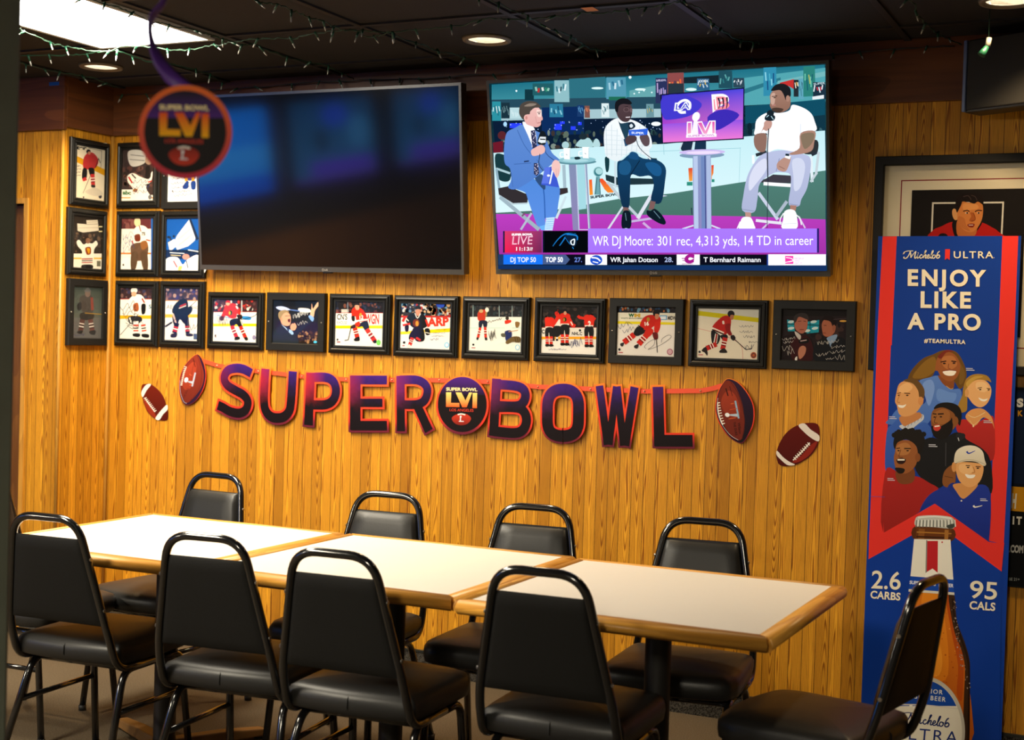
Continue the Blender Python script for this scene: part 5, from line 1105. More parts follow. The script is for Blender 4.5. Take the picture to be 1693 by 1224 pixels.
for k in range(30): a.ell(rgv.choice(['#0a1c2a', '#14303c', '#38606a', '#0c2430']), rgv.uniform(1232, 1364), rgv.uniform(205, 222), 4, 6, n=8)
# crowd in the hall
for k in range(120): a.ell(rgv.choice(['#0e1c24', '#1a343c', '#2c4a4a', '#5a6a5e', '#14242e', '#3a3230', '#7a8a80']), rgv.uniform(815, 1095), rgv.uniform(217, 246), rgv.uniform(2, 5), rgv.uniform(2.5, 6), n=8); a.k -= (k % 2)
a.poly('#6a1828', [(815, 236), (832, 233), (832, 252), (816, 253)]); a.ell('#58242a', 830, 224, 7, 7)
a.blob('#a8d0d4', [(953, 242), (958, 232), (968, 228), (976, 230), (980, 243)]); a.ell('#1c2c34', 964, 226, 7, 5); a.blob('#b0d4d8', [(980, 242), (984, 230), (990, 232), (992, 242)]); a.ell('#a8ccd0', 935, 240, 6, 6)
# white studio wall, floor, magenta carpet
a.poly('#bfe6ee', [(816, 253), (905, 248), (1002, 242), (1100, 238), (1230, 226), (1364, 216), (1365, 284), (1222, 304), (1110, 322), (1023, 331), (927, 348), (820, 354)], 0, '#d6f0f4')
a.line('#8fc4d0', [(1002, 254), (1095, 250), (1225, 245)], 0.8); a.line('#8fc4d0', [(1097, 236), (1098, 256)], 0.8); a.line('#9cccd6', [(1224, 244), (1222, 302)], 0.7)
a.poly('#4c7c74', [(820, 352), (927, 346), (1023, 329), (1110, 320), (1222, 302), (1365, 282), (1365, 366), (820, 362)], 0, '#466e64'); a.poly('#b63cba', [(820, 354), (960, 354), (1110, 356), (1240, 358), (1365, 363), (1366, 425), (826, 425)], 0, '#9a2f9c')
a.poly('#c4c8dc', [(1093, 322), (1104, 324), (1093, 326)])
# LVI mark on the wall
a.sheet = T3
a.poly('#f0542c', [(925, 380), (952, 376), (962, 520), (930, 525)], 0, '#f0982c'); a.poly('#e8442c', [(1012, 372), (1050, 368), (1120, 440), (1130, 420), (1170, 470), (1150, 500), (1100, 500), (1070, 470)], 0, '#f08a2c'); a.ell('#9cc8cc', 1010, 305, 46, 48, 25); a.ell('#3a7a84', 1012, 306, 40, 42, 25); a.ell('#a8d4d8', 1018, 300, 34, 30, 25); a.poly('#6aa0a8', [(990, 350), (1025, 350), (1035, 520), (975, 520)]); a.line('#22484e', [(1000, 360), (985, 515)], 5); a.line('#22484e', [(1022, 370), (1030, 515)], 5)
a.text('#16323a', 'SUPER BOWL', 938, 556, 1215, 522, 22, 0.05)
a.sheet = T4; a.poly('#d83c34', [(328, 272), (368, 268), (370, 390), (335, 395)], 0, '#f0a040'); a.poly('#d83c34', [(535, 245), (565, 242), (562, 320), (548, 350), (548, 375), (535, 380)], 0, '#f0a040'); a.rect('#2f8c7c', 314, 400, 370, 435); a.rect('#2f8c7c', 545, 375, 572, 402)
# first table
a.sheet = T3
a.poly('#9fd2dc', [(810, 220), (885, 220), (900, 650), (830, 660)]); a.poly('#7e8cae', [(735, 210), (805, 212), (832, 850), (775, 850)], 0, '#8a80b0'); a.line('#c8d4e8', [(806, 215), (833, 850)], 8); a.poly('#8c9ab8', [(880, 215), (905, 215), (940, 850), (918, 850)]); a.line('#d8e4f0', [(885, 215), (925, 850)], 6); a.line('#c8b8e0', [(840, 845), (930, 845)], 9)
a.ell('#5a8c98', 815, 215, 180, 24, -1); a.ell('#8cc0ca', 812, 195, 178, 30, -1); a.ell('#a8d4dc', 800, 200, 120, 14); a.blob('#1a3038', [(790, 170), (830, 165), (845, 185), (800, 192)])
for x, y in ((715, 140), (890, 130)):
    a.line('#f4fafa', [(x-30, y-18), (x-58, y-10), (x-55, y+25), (x-28, y+25)], 10, 3); a.poly('#fbfdfd', [(x-28, y-55), (x+38, y-55), (x+36, y+50), (x-22, y+48)]); a.line('#8aa0a8', [(x-5, y), (x+8, y+12)], 6); a.line('#b8d8e0', [(x+34, y-50), (x+33, y+48)], 7)
# left chair and the man in the blue suit
a.blob('#17383e', [(52, 145), (140, 150), (195, 200), (190, 380), (95, 385), (60, 300)], ); a.line('#a8c8d0', [(60, 275), (190, 320)], 20); a.line('#88a8b8', [(62, 280), (90, 470)], 22); a.line('#a0b8c4', [(690, 240), (700, 460)], 30)
a.poly('#312c30', [(78, 460), (170, 440), (360, 520), (350, 600), (215, 600), (85, 520)]); a.poly('#362e30', [(640, 460), (725, 455), (730, 500), (650, 525)]); a.line('#b8ccd4', [(85, 525), (215, 605), (350, 600)], 14); a.line('#c8dce4', [(710, 535), (620, 740)], 22); a.line('#9ab0bc', [(95, 540), (460, 845)], 34); a.line('#b0b8cc', [(390, 690), (290, 845)], 20); a.line('#7a5070', [(330, 690), (300, 720)], 16)
a.blob('#4f86d6', [(240, 460), (330, 420), (410, 370), (500, 440), (560, 400), (650, 450), (640, 600), (610, 735), (522, 738), (515, 805), (450, 815), (410, 720), (360, 580), (330, 500)], '#5a8ce0'); a.line('#2a5aa8', [(500, 460), (510, 560), (516, 740)], 10, 3); a.blob('#2e4c78', [(420, 365), (490, 330), (520, 440), (500, 470)])
a.poly('#bfe0fa', [(525, 735), (608, 728), (585, 852), (510, 852)]); a.poly('#6ab0f0', [(460, 815), (515, 800), (512, 852), (480, 850)])
for k in range(5): a.line('#4a90e0', [(522, 752+20*k), (600-3*k, 748+20*k)], 3)
a.sheet = T1
a.blob('#5b86cc', [(322, 512), (250, 540), (178, 582), (155, 690), (152, 800), (165, 862), (205, 900), (215, 1000), (190, 1065), (265, 1078), (420, 985), (500, 920), (600, 840), (640, 820), (575, 760), (530, 660), (500, 600), (440, 570)], '#4f7cc8')
a.line('#3f66a8', [(270, 560), (330, 690), (400, 780)], 6, 3); a.line('#3f66a8', [(240, 860), (390, 850)], 6); a.line('#466eb4', [(215, 930), (230, 1060)], 6); a.line('#22335a', [(328, 838), (372, 832)], 12); a.line('#3f66a8', [(440, 820), (510, 920)], 6, 3); a.line('#2a4478', [(510, 640), (520, 760), (600, 830)], 6, 3)
a.blob('#f4f8fc', [(316, 500), (340, 490), (420, 545), (440, 700), (405, 700), (360, 600)]); a.poly('#2f3458', [(388, 565), (425, 560), (442, 690), (440, 720), (402, 720)]); a.poly('#2f3458', [(415, 850), (450, 850), (462, 940), (440, 965), (415, 945)])
for k in range(12): a.ell('#e0d8ec', 396+rgv.uniform(0, 40), 575+12*k, 5, 4, n=7); a.ell('#e0d8ec', 420+rgv.uniform(0, 32), 858+8*k, 5, 4, n=7)
a.blob('#e8b8b2', [(328, 440), (360, 390), (430, 352), (478, 385), (484, 425), (494, 465), (478, 480), (475, 515), (440, 535), (380, 520), (345, 500)], '#e0a8a4'); a.blob('#f2d4cc', [(440, 380), (478, 395), (482, 440), (450, 440)]); a.blob('#4c443e', [(285, 400), (300, 335), (360, 305), (430, 312), (475, 350), (455, 362), (420, 365), (385, 395), (378, 420), (350, 425), (340, 470), (318, 465), (298, 440)]); a.blob('#8a7c70', [(330, 350), (380, 325), (440, 330), (400, 350)]); a.ell('#e8b0a8', 350, 452, 22, 28); a.ell('#c88a84', 350, 452, 10, 16)
a.line('#5a3a38', [(445, 405), (475, 402)], 6); a.ell('#3a3038', 462, 416, 8, 5); a.line('#b07070', [(445, 498), (476, 494)], 6); a.line('#c89490', [(430, 440), (440, 500)], 4)
a.blob('#141c22', [(455, 625), (480, 570), (515, 580), (528, 640), (510, 690), (450, 680)]); a.poly('#e4ecf0', [(452, 660), (470, 618), (522, 620), (520, 670), (480, 675)]); a.line('#1a2228', [(470, 640), (518, 642)], 10); a.blob('#e8b6b0', [(392, 740), (425, 715), (480, 690), (512, 715), (505, 760), (440, 785), (400, 782)]); a.line('#1c2838', [(470, 770), (460, 860), (500, 920)], 6, 3)
a.poly('#3c58cc', [(512, 890), (590, 878), (640, 1065), (480, 1040)]); a.poly('#5a74e0', [(512, 890), (560, 884), (545, 1030), (482, 1030)]); a.poly('#e8eef8', [(575, 905), (590, 905), (562, 1035), (548, 1035)]); a.ell('#e8eef8', 545, 960, 14, 10); a.blob('#ecc0ba', [(578, 850), (605, 822), (640, 842), (650, 900), (630, 970), (612, 975), (590, 930), (572, 900)]); a.line('#c89490', [(610, 900), (618, 965)], 3); a.line('#c89490', [(630, 900), (632, 960)], 3)
# centre man in the pale checked jacket
a.sheet = T3
a.blob('#143840', [(1075, 175), (1115, 180), (1110, 290), (1085, 300)]); a.line('#b0c4cc', [(1090, 410), (1220, 450)], 14); a.poly('#1e343c', [(1080, 330), (1200, 360), (1530, 370), (1540, 420), (1190, 430), (1085, 385)]); a.line('#c8d8e0', [(1170, 210), (1172, 460)], 16); a.line('#b8c8d0', [(1100, 400), (1210, 540), (1400, 740)], 26); a.line('#d0d8e4', [(1250, 620), (1105, 840)], 18); a.line('#d8dce8', [(1510, 520), (1380, 740)], 32); a.line('#c0b0d8', [(1310, 770), (1540, 735)], 20); a.line('#c8a8d8', [(1430, 780), (1500, 840)], 22); a.poly('#17383e', [(1470, 175), (1560, 180), (1555, 200), (1500, 200)])
a.blob('#124066', [(1190, 225), (1240, 195), (1330, 130), (1430, 180), (1560, 195), (1640, 265), (1635, 400), (1598, 592), (1505, 572), (1530, 430), (1500, 345), (1400, 350), (1320, 335), (1310, 480), (1298, 640), (1240, 632), (1200, 450)], '#0f2c48'); a.blob('#1c5480', [(1210, 230), (1280, 200), (1320, 260), (1290, 330), (1215, 320)]); a.line('#0a2036', [(1310, 340), (1400, 200)], 8); a.blob('#1a5688', [(1450, 230), (1540, 220), (1600, 270), (1590, 340), (1520, 330)])
a.poly('#7a5a58', [(1245, 635), (1295, 640), (1300, 690), (1245, 690)]); a.poly('#7a5a58', [(1500, 575), (1548, 585), (1530, 655), (1480, 660)]); a.blob('#0c1a26', [(1240, 690), (1270, 665), (1312, 685), (1322, 790), (1300, 840), (1245, 840), (1228, 790)]); a.blob('#0c1a26', [(1465, 665), (1500, 670), (1540, 650), (1600, 700), (1642, 770), (1625, 798), (1560, 775), (1475, 715)]); a.line('#6a8c9c', [(1265, 690), (1275, 760)], 6); a.line('#6a8c9c', [(1530, 670), (1590, 740)], 6); a.blob('#a8c0c8', [(1262, 830), (1285, 832), (1280, 845), (1266, 844)])
a.sheet = T1
a.blob('#eef3f6', [(1150, 455), (1060, 515), (1032, 600), (1040, 745), (1062, 800), (1150, 835), (1200, 800), (1290, 745), (1400, 790), (1445, 820), (1430, 740), (1455, 700), (1450, 640), (1420, 560), (1370, 515), (1280, 470)], '#e0eaee')
for k in range(8): a.line('#b8ccd6', [(1050+50*k, 520-8*(k % 3)), (1060+42*k, 790)], 3.5)
for k in range(6): a.line('#c4d6de', [(1038, 560+42*k), (1440, 590+38*k)], 3)
a.blob('#1e3f52', [(1148, 455), (1180, 500), (1260, 490), (1275, 520), (1250, 580), (1232, 690), (1215, 640), (1180, 545)]); a.blob('#eef3f6', [(1150, 460), (1180, 545), (1215, 640), (1180, 610), (1140, 520)]); a.poly('#1f4a70', [(1205, 640), (1235, 630), (1250, 690), (1220, 705)]); a.blob('#174a78', [(1275, 750), (1330, 770), (1330, 820), (1250, 800)])
a.blob('#4f3d42', [(1140, 390), (1160, 345), (1220, 320), (1270, 340), (1282, 400), (1270, 450), (1245, 485), (1200, 485), (1160, 450)], '#463438'); a.blob('#15161c', [(1130, 375), (1135, 315), (1180, 282), (1240, 285), (1278, 320), (1262, 335), (1200, 330), (1165, 350), (1155, 400), (1140, 400)]); a.ell('#6a5458', 1230, 380, 26, 22); a.ell('#4a383c', 1230, 380, 20, 17); a.ell('#6a5458', 1272, 385, 12, 20); a.line('#e0d8dc', [(1225, 448), (1262, 445)], 8); a.line('#241a1e', [(1215, 358), (1245, 352)], 6)
a.blob('#4a3a40', [(1220, 640), (1270, 600), (1320, 620), (1310, 660), (1240, 690)]); a.blob('#5a484e', [(1350, 610), (1400, 590), (1432, 630), (1430, 690), (1390, 700), (1355, 650)]); a.poly('#2f62d8', [(1250, 560), (1330, 555), (1420, 545), (1415, 600), (1330, 610), (1252, 605)]); a.text('#dce8ff', 'SUPER', 1275, 592, 1385, 596, 18, 0.03); a.blob('#16283a', [(1245, 500), (1285, 490), (1310, 530), (1260, 555)]); a.blob('#d8e4ea', [(1258, 520), (1275, 505), (1290, 525), (1270, 540)]); a.line('#16283a', [(1315, 640), (1350, 720), (1440, 800), (1500, 820)], 6, 4)
# studio monitor
a.sheet = T2
a.blob('#1a2c40', [(265, 700), (350, 690), (340, 790), (250, 790)]); a.poly('#16304a', [(375, 700), (468, 695), (468, 785), (365, 785)]); a.line('#c8dce4', [(262, 715), (232, 790)], 12); a.line('#c8dce4', [(360, 710), (345, 785)], 12)
a.poly('#101432', [(66, 298), (806, 238), (800, 694), (80, 732)]); V = [(78, 308), (796, 250), (790, 684), (90, 722)]
q = [a.at(*p) for p in V]; a.layer(q, [(0, 1, 2, 3)], [hexc('#2e2cb8'), hexc('#4a46d8'), hexc('#e070c8'), hexc('#c848d0')]); a.poly('#8c50dc', [(87, 560), (792, 520), (790, 684), (90, 722)], 0, '#e878d0'); a.blob('#4038c8', [(80, 330), (250, 300), (430, 380), (340, 480), (170, 520), (90, 500)]); a.blob('#3a2ab0', [(480, 500), (620, 430), (760, 480), (640, 580), (540, 610)])
a.line('#f4f6fc', [(195, 440), (230, 375), (285, 350), (325, 375), (325, 425)], 22, 4); a.line('#f4f6fc', [(215, 415), (240, 455), (290, 455)], 24, 4); a.text('#f4f6fc', 'LA', 186, 440, 332, 430, 62, 0.06, None, 'y', 0.2); a.text('#3a46c8', 'LA', 200, 434, 320, 425, 50, 0.0, None, 'y', 0.2)
a.text('#f8f4f8', 'B', 525, 440, 690, 428, 120, 0.12); a.text('#f08a98', 'B', 540, 432, 676, 422, 106, 0.03); a.line('#f8f4f8', [(528, 340), (548, 325), (560, 430)], 14)
for k in range(3): a.line('#2a1a30', [(575+38*k, 330-3*k), (590+32*k, 380), (578+34*k, 425)], (16, 6), 3)
a.ell('#fbfbfd', 380, 495, 32, 42, 25); a.poly('#f4ecf4', [(360, 530), (392, 530), (400, 650), (340, 655)]); a.poly('#fbf8fb', [(300, 540), (345, 538), (345, 660), (296, 662)]); a.poly('#fbf8fb', [(388, 540), (432, 535), (462, 600), (495, 530), (552, 528), (552, 650), (440, 655)]); a.poly('#d85ac0', [(308, 550), (336, 548), (336, 640), (306, 645)], 0, '#f0a8c0'); a.poly('#d848a8', [(396, 550), (428, 545), (462, 622), (500, 540), (515, 538), (475, 645), (448, 646)], 0, '#f0a0c8'); a.poly('#d848a8', [(522, 540), (544, 538), (544, 640), (524, 642)], 0, '#f0a0c8'); a.poly('#fbf4fa', [(294, 655), (560, 645), (560, 672), (292, 680)]); a.text('#c878c8', 'SUPER BOWL', 310, 674, 545, 664, 16, 0.02)
# second table
a.sheet = T4
a.poly('#c8e8f0', [(370, 150), (545, 150), (545, 430), (370, 450)]); a.ell('#7a98b4', 458, 150, 210, 30, -1); a.ell('#c8b8ea', 460, 122, 216, 26, -1); a.ell('#e8d8f4', 470, 126, 160, 14, -1)
a.poly('#8296c0', [(372, 160), (540, 150), (548, 838), (380, 838)], 0, '#8a84b8'); a.poly('#b4c4e4', [(378, 160), (418, 158), (425, 838), (385, 838)]); a.poly('#6c84b8', [(448, 160), (480, 160), (488, 838), (455, 838)]); a.line('#2a3c7c', [(486, 155), (494, 838)], 9); a.poly('#a8b8dc', [(500, 155), (536, 152), (544, 838), (505, 838)]); a.line('#d0d8ec', [(275, 838), (380, 805)], 14); a.line('#d0d8ec', [(545, 805), (630, 838)], 14); a.line('#28384a', [(360, 640), (365, 705)], 10)
# man in the white shirt on the right
a.sheet = T4
a.blob('#2c3034', [(1390, 20), (1530, 10), (1538, 110), (1500, 140), (1400, 130)]); a.line('#283038', [(960, 150), (1060, 120)], 30); a.line('#eef4f8', [(935, 150), (938, 230)], 24); a.line('#28303a', [(1480, 150), (1540, 120)], 26); a.line('#dce8ee', [(1475, 160), (1485, 400)], 26); a.line('#c0ccd4', [(1545, 120), (1520, 330)], 24); a.line('#c0ccd4', [(1470, 400), (1530, 310)], 22); a.poly('#3c3a44', [(1000, 400), (1120, 330), (1290, 340), (1290, 410), (1040, 410)], ); a.line('#f4f8fc', [(1032, 415), (1285, 432)], 32); a.line('#c4cce0', [(985, 500), (1165, 750)], 30); a.line('#a8b4c4', [(1250, 580), (1150, 720)], 30); a.line('#e0e0ec', [(960, 758), (1200, 785)], 26); a.line('#d0c0e0', [(1080, 780), (1020, 838)], 16); a.line('#d0c0e0', [(1360, 720), (1420, 830)], 14)
a.blob('#b4bcdc', [(942, 230), (1010, 150), (1110, 115), (1240, 105), (1400, 140), (1462, 170), (1472, 260), (1440, 450), (1385, 560), (1360, 625), (1268, 612), (1285, 440), (1280, 330), (1200, 310), (1120, 320), (1000, 410), (975, 560), (945, 680), (835, 665), (845, 520), (880, 350)], '#a8b0d0'); a.blob('#d4d8ec', [(960, 240), (1050, 180), (1060, 280), (960, 420), (900, 480), (900, 360)]); a.blob('#ccd2e8', [(1300, 200), (1380, 180), (1420, 260), (1380, 440), (1320, 480), (1310, 340)]); a.line('#8c94b8', [(1150, 300), (1180, 180)], 8); a.line('#9098b8', [(838, 655), (945, 672)], 8); a.line('#9098b8', [(1272, 605), (1360, 618)], 8)
a.poly('#b88e84', [(860, 680), (915, 685), (915, 735), (865, 735)]); a.poly('#a87a6c', [(1280, 615), (1340, 620), (1330, 668), (1280, 660)]); a.blob('#fbfcfd', [(830, 740), (860, 725), (915, 735), (945, 800), (945, 838), (806, 838), (815, 780)]); a.blob('#fbfcfd', [(1225, 680), (1270, 655), (1325, 670), (1345, 740), (1340, 832), (1205, 832), (1215, 750)]); a.line('#f0f0f4', [(815, 770), (785, 838)], 10, 0); a.line('#f0f0f4', [(1330, 700), (1370, 740), (1385, 800)], 10, 3); a.line('#f0f0f4', [(1220, 690), (1190, 740), (1185, 780)], 10, 3); a.line('#c8ccd8', [(1215, 790), (1340, 785)], 4)
a.sheet = T2
a.blob('#fdfdfe', [(1000, 462), (915, 520), (900, 600), (898, 655), (1000, 640), (1005, 700), (1015, 805), (1100, 780), (1305, 800), (1300, 640), (1435, 618), (1425, 540), (1395, 470), (1330, 420), (1230, 390), (1200, 440), (1120, 462)], '#f2f6fc'); a.line('#d4deec', [(1010, 560), (1000, 640)], 6); a.line('#d4deec', [(1300, 560), (1300, 640)], 6)
a.blob('#8c6a5e', [(900, 655), (995, 645), (1000, 740), (985, 800), (930, 800), (892, 740)]); a.blob('#a88070', [(1300, 640), (1425, 622), (1420, 720), (1390, 800), (1250, 830), (1200, 820), (1290, 770)]); a.blob('#82705c', [(1310, 650), (1415, 640), (1405, 720), (1340, 780), (1310, 720)]); a.blob('#c09488', [(980, 545), (1010, 525), (1048, 540), (1040, 590), (1000, 620), (970, 610), (945, 650), (975, 580)]); a.blob('#b48c7e', [(1170, 850), (1215, 850), (1190, 940), (1160, 978), (1100, 960), (1092, 910), (1130, 870)]); a.line('#8a6458', [(1110, 930), (1160, 955)], 6); a.poly('#f2f2f4', [(1168, 830), (1215, 842), (1205, 870), (1160, 855)]); a.poly('#1a2a34', [(1168, 820), (1200, 822), (1198, 842), (1165, 838)])
a.blob('#a07a6a', [(1030, 310), (1060, 265), (1130, 255), (1195, 300), (1212, 340), (1205, 410), (1165, 445), (1100, 462), (1055, 440), (1030, 400), (1034, 360)], '#8c6656'); a.blob('#1a1c20', [(1040, 262), (1080, 215), (1150, 205), (1205, 240), (1215, 300), (1205, 320), (1180, 310), (1170, 350), (1150, 300), (1120, 262), (1060, 268)]); a.ell('#a88070', 1188, 335, 17, 28); a.line('#3a2820', [(1050, 315), (1095, 312)], 6); a.line('#2a1c18', [(1060, 328), (1085, 328)], 5); a.line('#c88a88', [(1048, 398), (1080, 392)], 8); a.blob('#4a3830', [(1046, 425), (1090, 415), (1150, 430), (1110, 462), (1060, 448)]); a.blob('#c4a090', [(1040, 300), (1075, 290), (1070, 380), (1040, 380)]); a.line('#3a2820', [(1046, 318), (1092, 314)], 6); a.ell('#2a1c18', 1070, 328, 8, 5); a.line('#b07870', [(1050, 398), (1082, 394)], 7)
a.blob('#16222a', [(1005, 455), (1035, 435), (1065, 455), (1055, 490), (1010, 485)]); a.blob('#15232c', [(990, 490), (1025, 470), (1075, 490), (1060, 530), (990, 525)]); a.line('#b8dce8', [(1000, 500), (1020, 482)], 6); a.line('#b8dce8', [(1040, 490), (1062, 520)], 6); a.line('#18222e', [(1020, 600), (1008, 800), (1012, 1040)], 9, 3); a.sheet = T4; a.line('#20283a', [(1070, 60), (1075, 400), (1065, 830)], 6)
# lower third
a.sheet = T5
a.rect('#0d1c3c', 68, 184, 78, 290); q = [a.at(*p) for p in ((76, 184), (258, 184), (258, 290), (76, 290))]; a.layer(q, [(0, 1, 2, 3)], [hexc('#d83868'), hexc('#8a3468'), hexc('#6a2450'), hexc('#f01c50')])
a.text('#fff4f8', 'SUPER BOWL', 110, 206, 213, 205, 9, 0.08); a.text('#ffc8dc', 'LIVE', 112, 250, 210, 249, 40, 0.0, None, 'y', 0.12); a.text('#fff4f8', '11:13', 132, 280, 196, 280, 17, 0.02); a.text('#fff4f8', 'AM', 199, 271, 213, 271, 7, 0.03); a.text('#fff4f8', 'PT', 199, 281, 213, 281, 7, 0.03)
a.rect('#0c1a30', 262, 183, 270, 290); a.rect('#04070c', 269, 183, 486, 290)
a.line('#1878c8', [(312, 258), (340, 222), (375, 198), (425, 200)], (3, 8), 4); a.line('#1878c8', [(345, 256), (362, 232), (372, 216)], (4, 7), 3); a.line('#1878c8', [(372, 212), (390, 240), (402, 250)], 5, 3); a.blob('#0a2038', [(372, 205), (425, 198), (430, 240), (415, 262), (395, 245)]); a.line('#1c84d8', [(380, 200), (428, 206), (432, 228)], 6, 3); a.blob('#e8f4fc', [(398, 232), (420, 222), (418, 252), (402, 250)]); a.blob('#0c1420', [(404, 234), (415, 228), (413, 248), (406, 246)]); a.line('#1878c8', [(408, 262), (414, 272)], 4)
a.rect('#a678ff', 485, 172, 1610, 290, '#a270f4'); a.rect('#241c68', 1608, 171, 1618, 290); a.text('#ffffff', 'WR DJ Moore:', 508, 256, 803, 254, 47, 0.0); a.text('#ffffff', '301 rec, 4,313 yds, 14 TD in career', 826, 255, 1590, 252, 46, 0.0)
a.rect('#1d3a66', 44, 298, 72, 350); a.rect('#0a0b1a', 72, 299, 1655, 350); a.rect('#1a74ff', 70, 300, 263, 348); a.text('#f4f8ff', 'DJ TOP 50', 104, 336, 229, 336, 23, 0.015); a.poly('#455a88', [(262, 300), (375, 300), (396, 324), (375, 348), (262, 348)]); a.text('#f4f8ff', 'TOP 50', 276, 336, 362, 336, 23, 0.04); a.text('#6a86d8', '27.', 418, 336, 455, 336, 22, 0.02)
a.rect('#fdfdff', 472, 300, 578, 350); a.ell('#1c50c8', 525, 326, 30, 24); a.line('#fdfdff', [(502, 314), (530, 318), (545, 332)], 7, 3); a.line('#fdfdff', [(508, 334), (535, 340)], 5); a.text('#f6f8ff', 'WR Jahan Dotson', 594, 336, 827, 336, 23, 0.015); a.text('#a8b8e0', '28.', 860, 336, 902, 336, 23, 0.015)
a.rect('#fdfdff', 920, 299, 1033, 350); a.text('#a01888', 'C', 956, 338, 1004, 336, 34, 0.12, None, 'y', 0.15); a.line('#a01888', [(944, 318), (975, 318)], 4); a.line('#a01888', [(948, 328), (970, 328)], 4); a.line('#a01888', [(945, 346), (1000, 345)], 2.5); a.text('#f6f8ff', 'T Bernhard Raimann', 1052, 336, 1332, 336, 23, 0.015)
a.rect('#1a3a90', 1362, 299, 1370, 352); a.rect('#fcfcff', 1369, 298, 1652, 353); a.rect('#ff3ca8', 1452, 306, 1492, 345); a.line('#fcfcff', [(1456, 314), (1482, 318), (1490, 330), (1470, 336)], 4, 3); a.line('#fcfcff', [(1452, 338), (1492, 330)], 4); a.text('#ff8ccc', 'PEOPLE', 1498, 323, 1543, 323, 8, 0.0); a.text('#ff8ccc', 'WHO', 1498, 334, 1522, 334, 8, 0.0); a.text('#ff8ccc', 'GET IT', 1498, 346, 1536, 346, 8, 0.0)
a.rect('#123060', 45, 352, 1655, 382)
# keep the picture inside the visible screen
for i, (x, y, z) in enumerate(a.V): a.V[i] = (min(max(x, sx0), sx1), y, min(max(z, sz0), sz1))
a.build('screen_picture', M_SCREEN, tv2, 0.0040)
# deepest layers must stay in front of the panel but inside the bezel
# ================================================================ tall advertising poster
PX0, PX1, PZ0, PZ1 = 0.908, 1.402, 0.020, 1.876
po = thing('poster_board', 'tall blue and red beer advertising poster board standing against the wall at the right', 'poster', (1.155, -0.072, PZ0))
PO = (1.155, PZ0)
bm = boxed(PX0-1.155, PX1-1.155, 0.002, 0.006, 0.0, PZ1-PZ0, 0.0008, 1); obj('board', bm, mat('poster_board_edge', (0.05, 0.09, 0.22), 0.4), po)
bm = bmesh.new()
for s in (-1, 1): tube(bm, [(s*0.15, 0.008, 1.5), (s*0.15, 0.066, 0.0-0.018)], 0.006, 8)
obj('easel_strut', bm, M_FRAMEF, po)
Q1, Q2, Q3, Q4 = (1420, 380, 4.707), (1420, 560, 3.600), (1420, 820, 3.030), (1420, 900, 3.777)
a = Art(H_POSTER, Q1, PO, 0.000008)
BL, RD, CR, NV = '#0a3a9c', '#e8352c', '#f4ecd4', '#082a78'
a.layer([(PX0-PO[0], 0), (PX1-PO[0], 0), (PX1-PO[0], PZ1-PZ0), (PX0-PO[0], PZ1-PZ0)], [(0, 1, 2, 3)], [hexc(BL)]*4)
def flat(c, pts): # points in metres across the poster face
    a.layer([(x-PO[0], z-PO[1]) for x, z in pts], [tuple(range(len(pts)))], [hexc(c)]*len(pts))
def pm(sheet, x, y): s0 = a.sheet; a.sheet = sheet; r = a.at(x, y); a.sheet = s0; return r
# the red chevron banner: two bars that meet in a point above the bottle cap
a.poly(RD, [(185, 53), (295, 51), (257.6, 848), (142.5, 848)]); a.poly(RD, [(1117, 42), (1240, 40), (1209.4, 848), (1085.2, 848)])
a.sheet = Q2
a.poly(RD, [(109, 0), (197, 0), (145, 1160), (60, 1224), (60, 1224)]); a.poly(RD, [(830, 0), (925, 0), (862, 1224), (772, 1205)])
# photo group of six athletes
a.poly(BL, [(190, 40), (828, 40), (772, 1215), (455, 985), (146, 1160)])
G = lambda c, pts, **k: a.blob(c, pts, **k)
# back row: woman with long curly hair, light blue long sleeves
G('#6a4a18', [(440, 95), (500, 70), (570, 75), (610, 120), (640, 200), (630, 270), (600, 300), (560, 250), (470, 180), (430, 230), (340, 250), (292, 240), (320, 180), (380, 120)]); G('#8a6420', [(400, 130), (450, 110), (460, 180), (400, 230), (320, 235), (350, 180)]); G('#7a5a20', [(590, 130), (630, 200), (620, 260), (596, 270), (600, 190)])
G('#5c86d8', [(355, 260), (420, 232), (470, 222), (510, 260), (550, 300), (600, 300), (612, 340), (600, 420), (560, 480), (440, 480), (380, 520), (170, 510), (190, 470), (240, 415), (360, 400), (400, 360)], c2='#4a74c8'); G('#7aa0e8', [(380, 270), (430, 245), (450, 300), (420, 400), (395, 350)]); G('#6a94e0', [(470, 300), (540, 320), (580, 330), (560, 380), (470, 370)])
G('#8a4c24', [(470, 220), (500, 230), (560, 240), (565, 290), (545, 300), (500, 270)]); G('#9c5a2c', [(456, 160), (470, 110), (520, 80), (570, 95), (602, 150), (598, 200), (575, 240), (535, 255), (490, 230), (470, 195), (455, 190)]); G('#b87440', [(500, 110), (560, 105), (585, 150), (560, 180), (520, 180), (495, 150)]); G('#7a2a1c', [(470, 105), (520, 68), (565, 78), (520, 84), (490, 120)])
a.line('#3a1c10', [(486, 140), (520, 134)], 7); a.line('#3a1c10', [(550, 134), (580, 138)], 7); a.ell('#2a140c', 508, 148, 9, 5); a.ell('#2a140c', 566, 146, 9, 5); G('#fbf4ea', [(500, 196), (540, 190), (578, 194), (565, 218), (535, 222), (510, 214)]); a.line('#7a2a24', [(498, 194), (540, 188), (580, 192)], 4, 3); a.line('#7a3c20', [(535, 150), (532, 176), (545, 180)], 4, 3)
a.line('#d8b060', [(520, 282), (545, 300), (562, 295)], 3, 3)
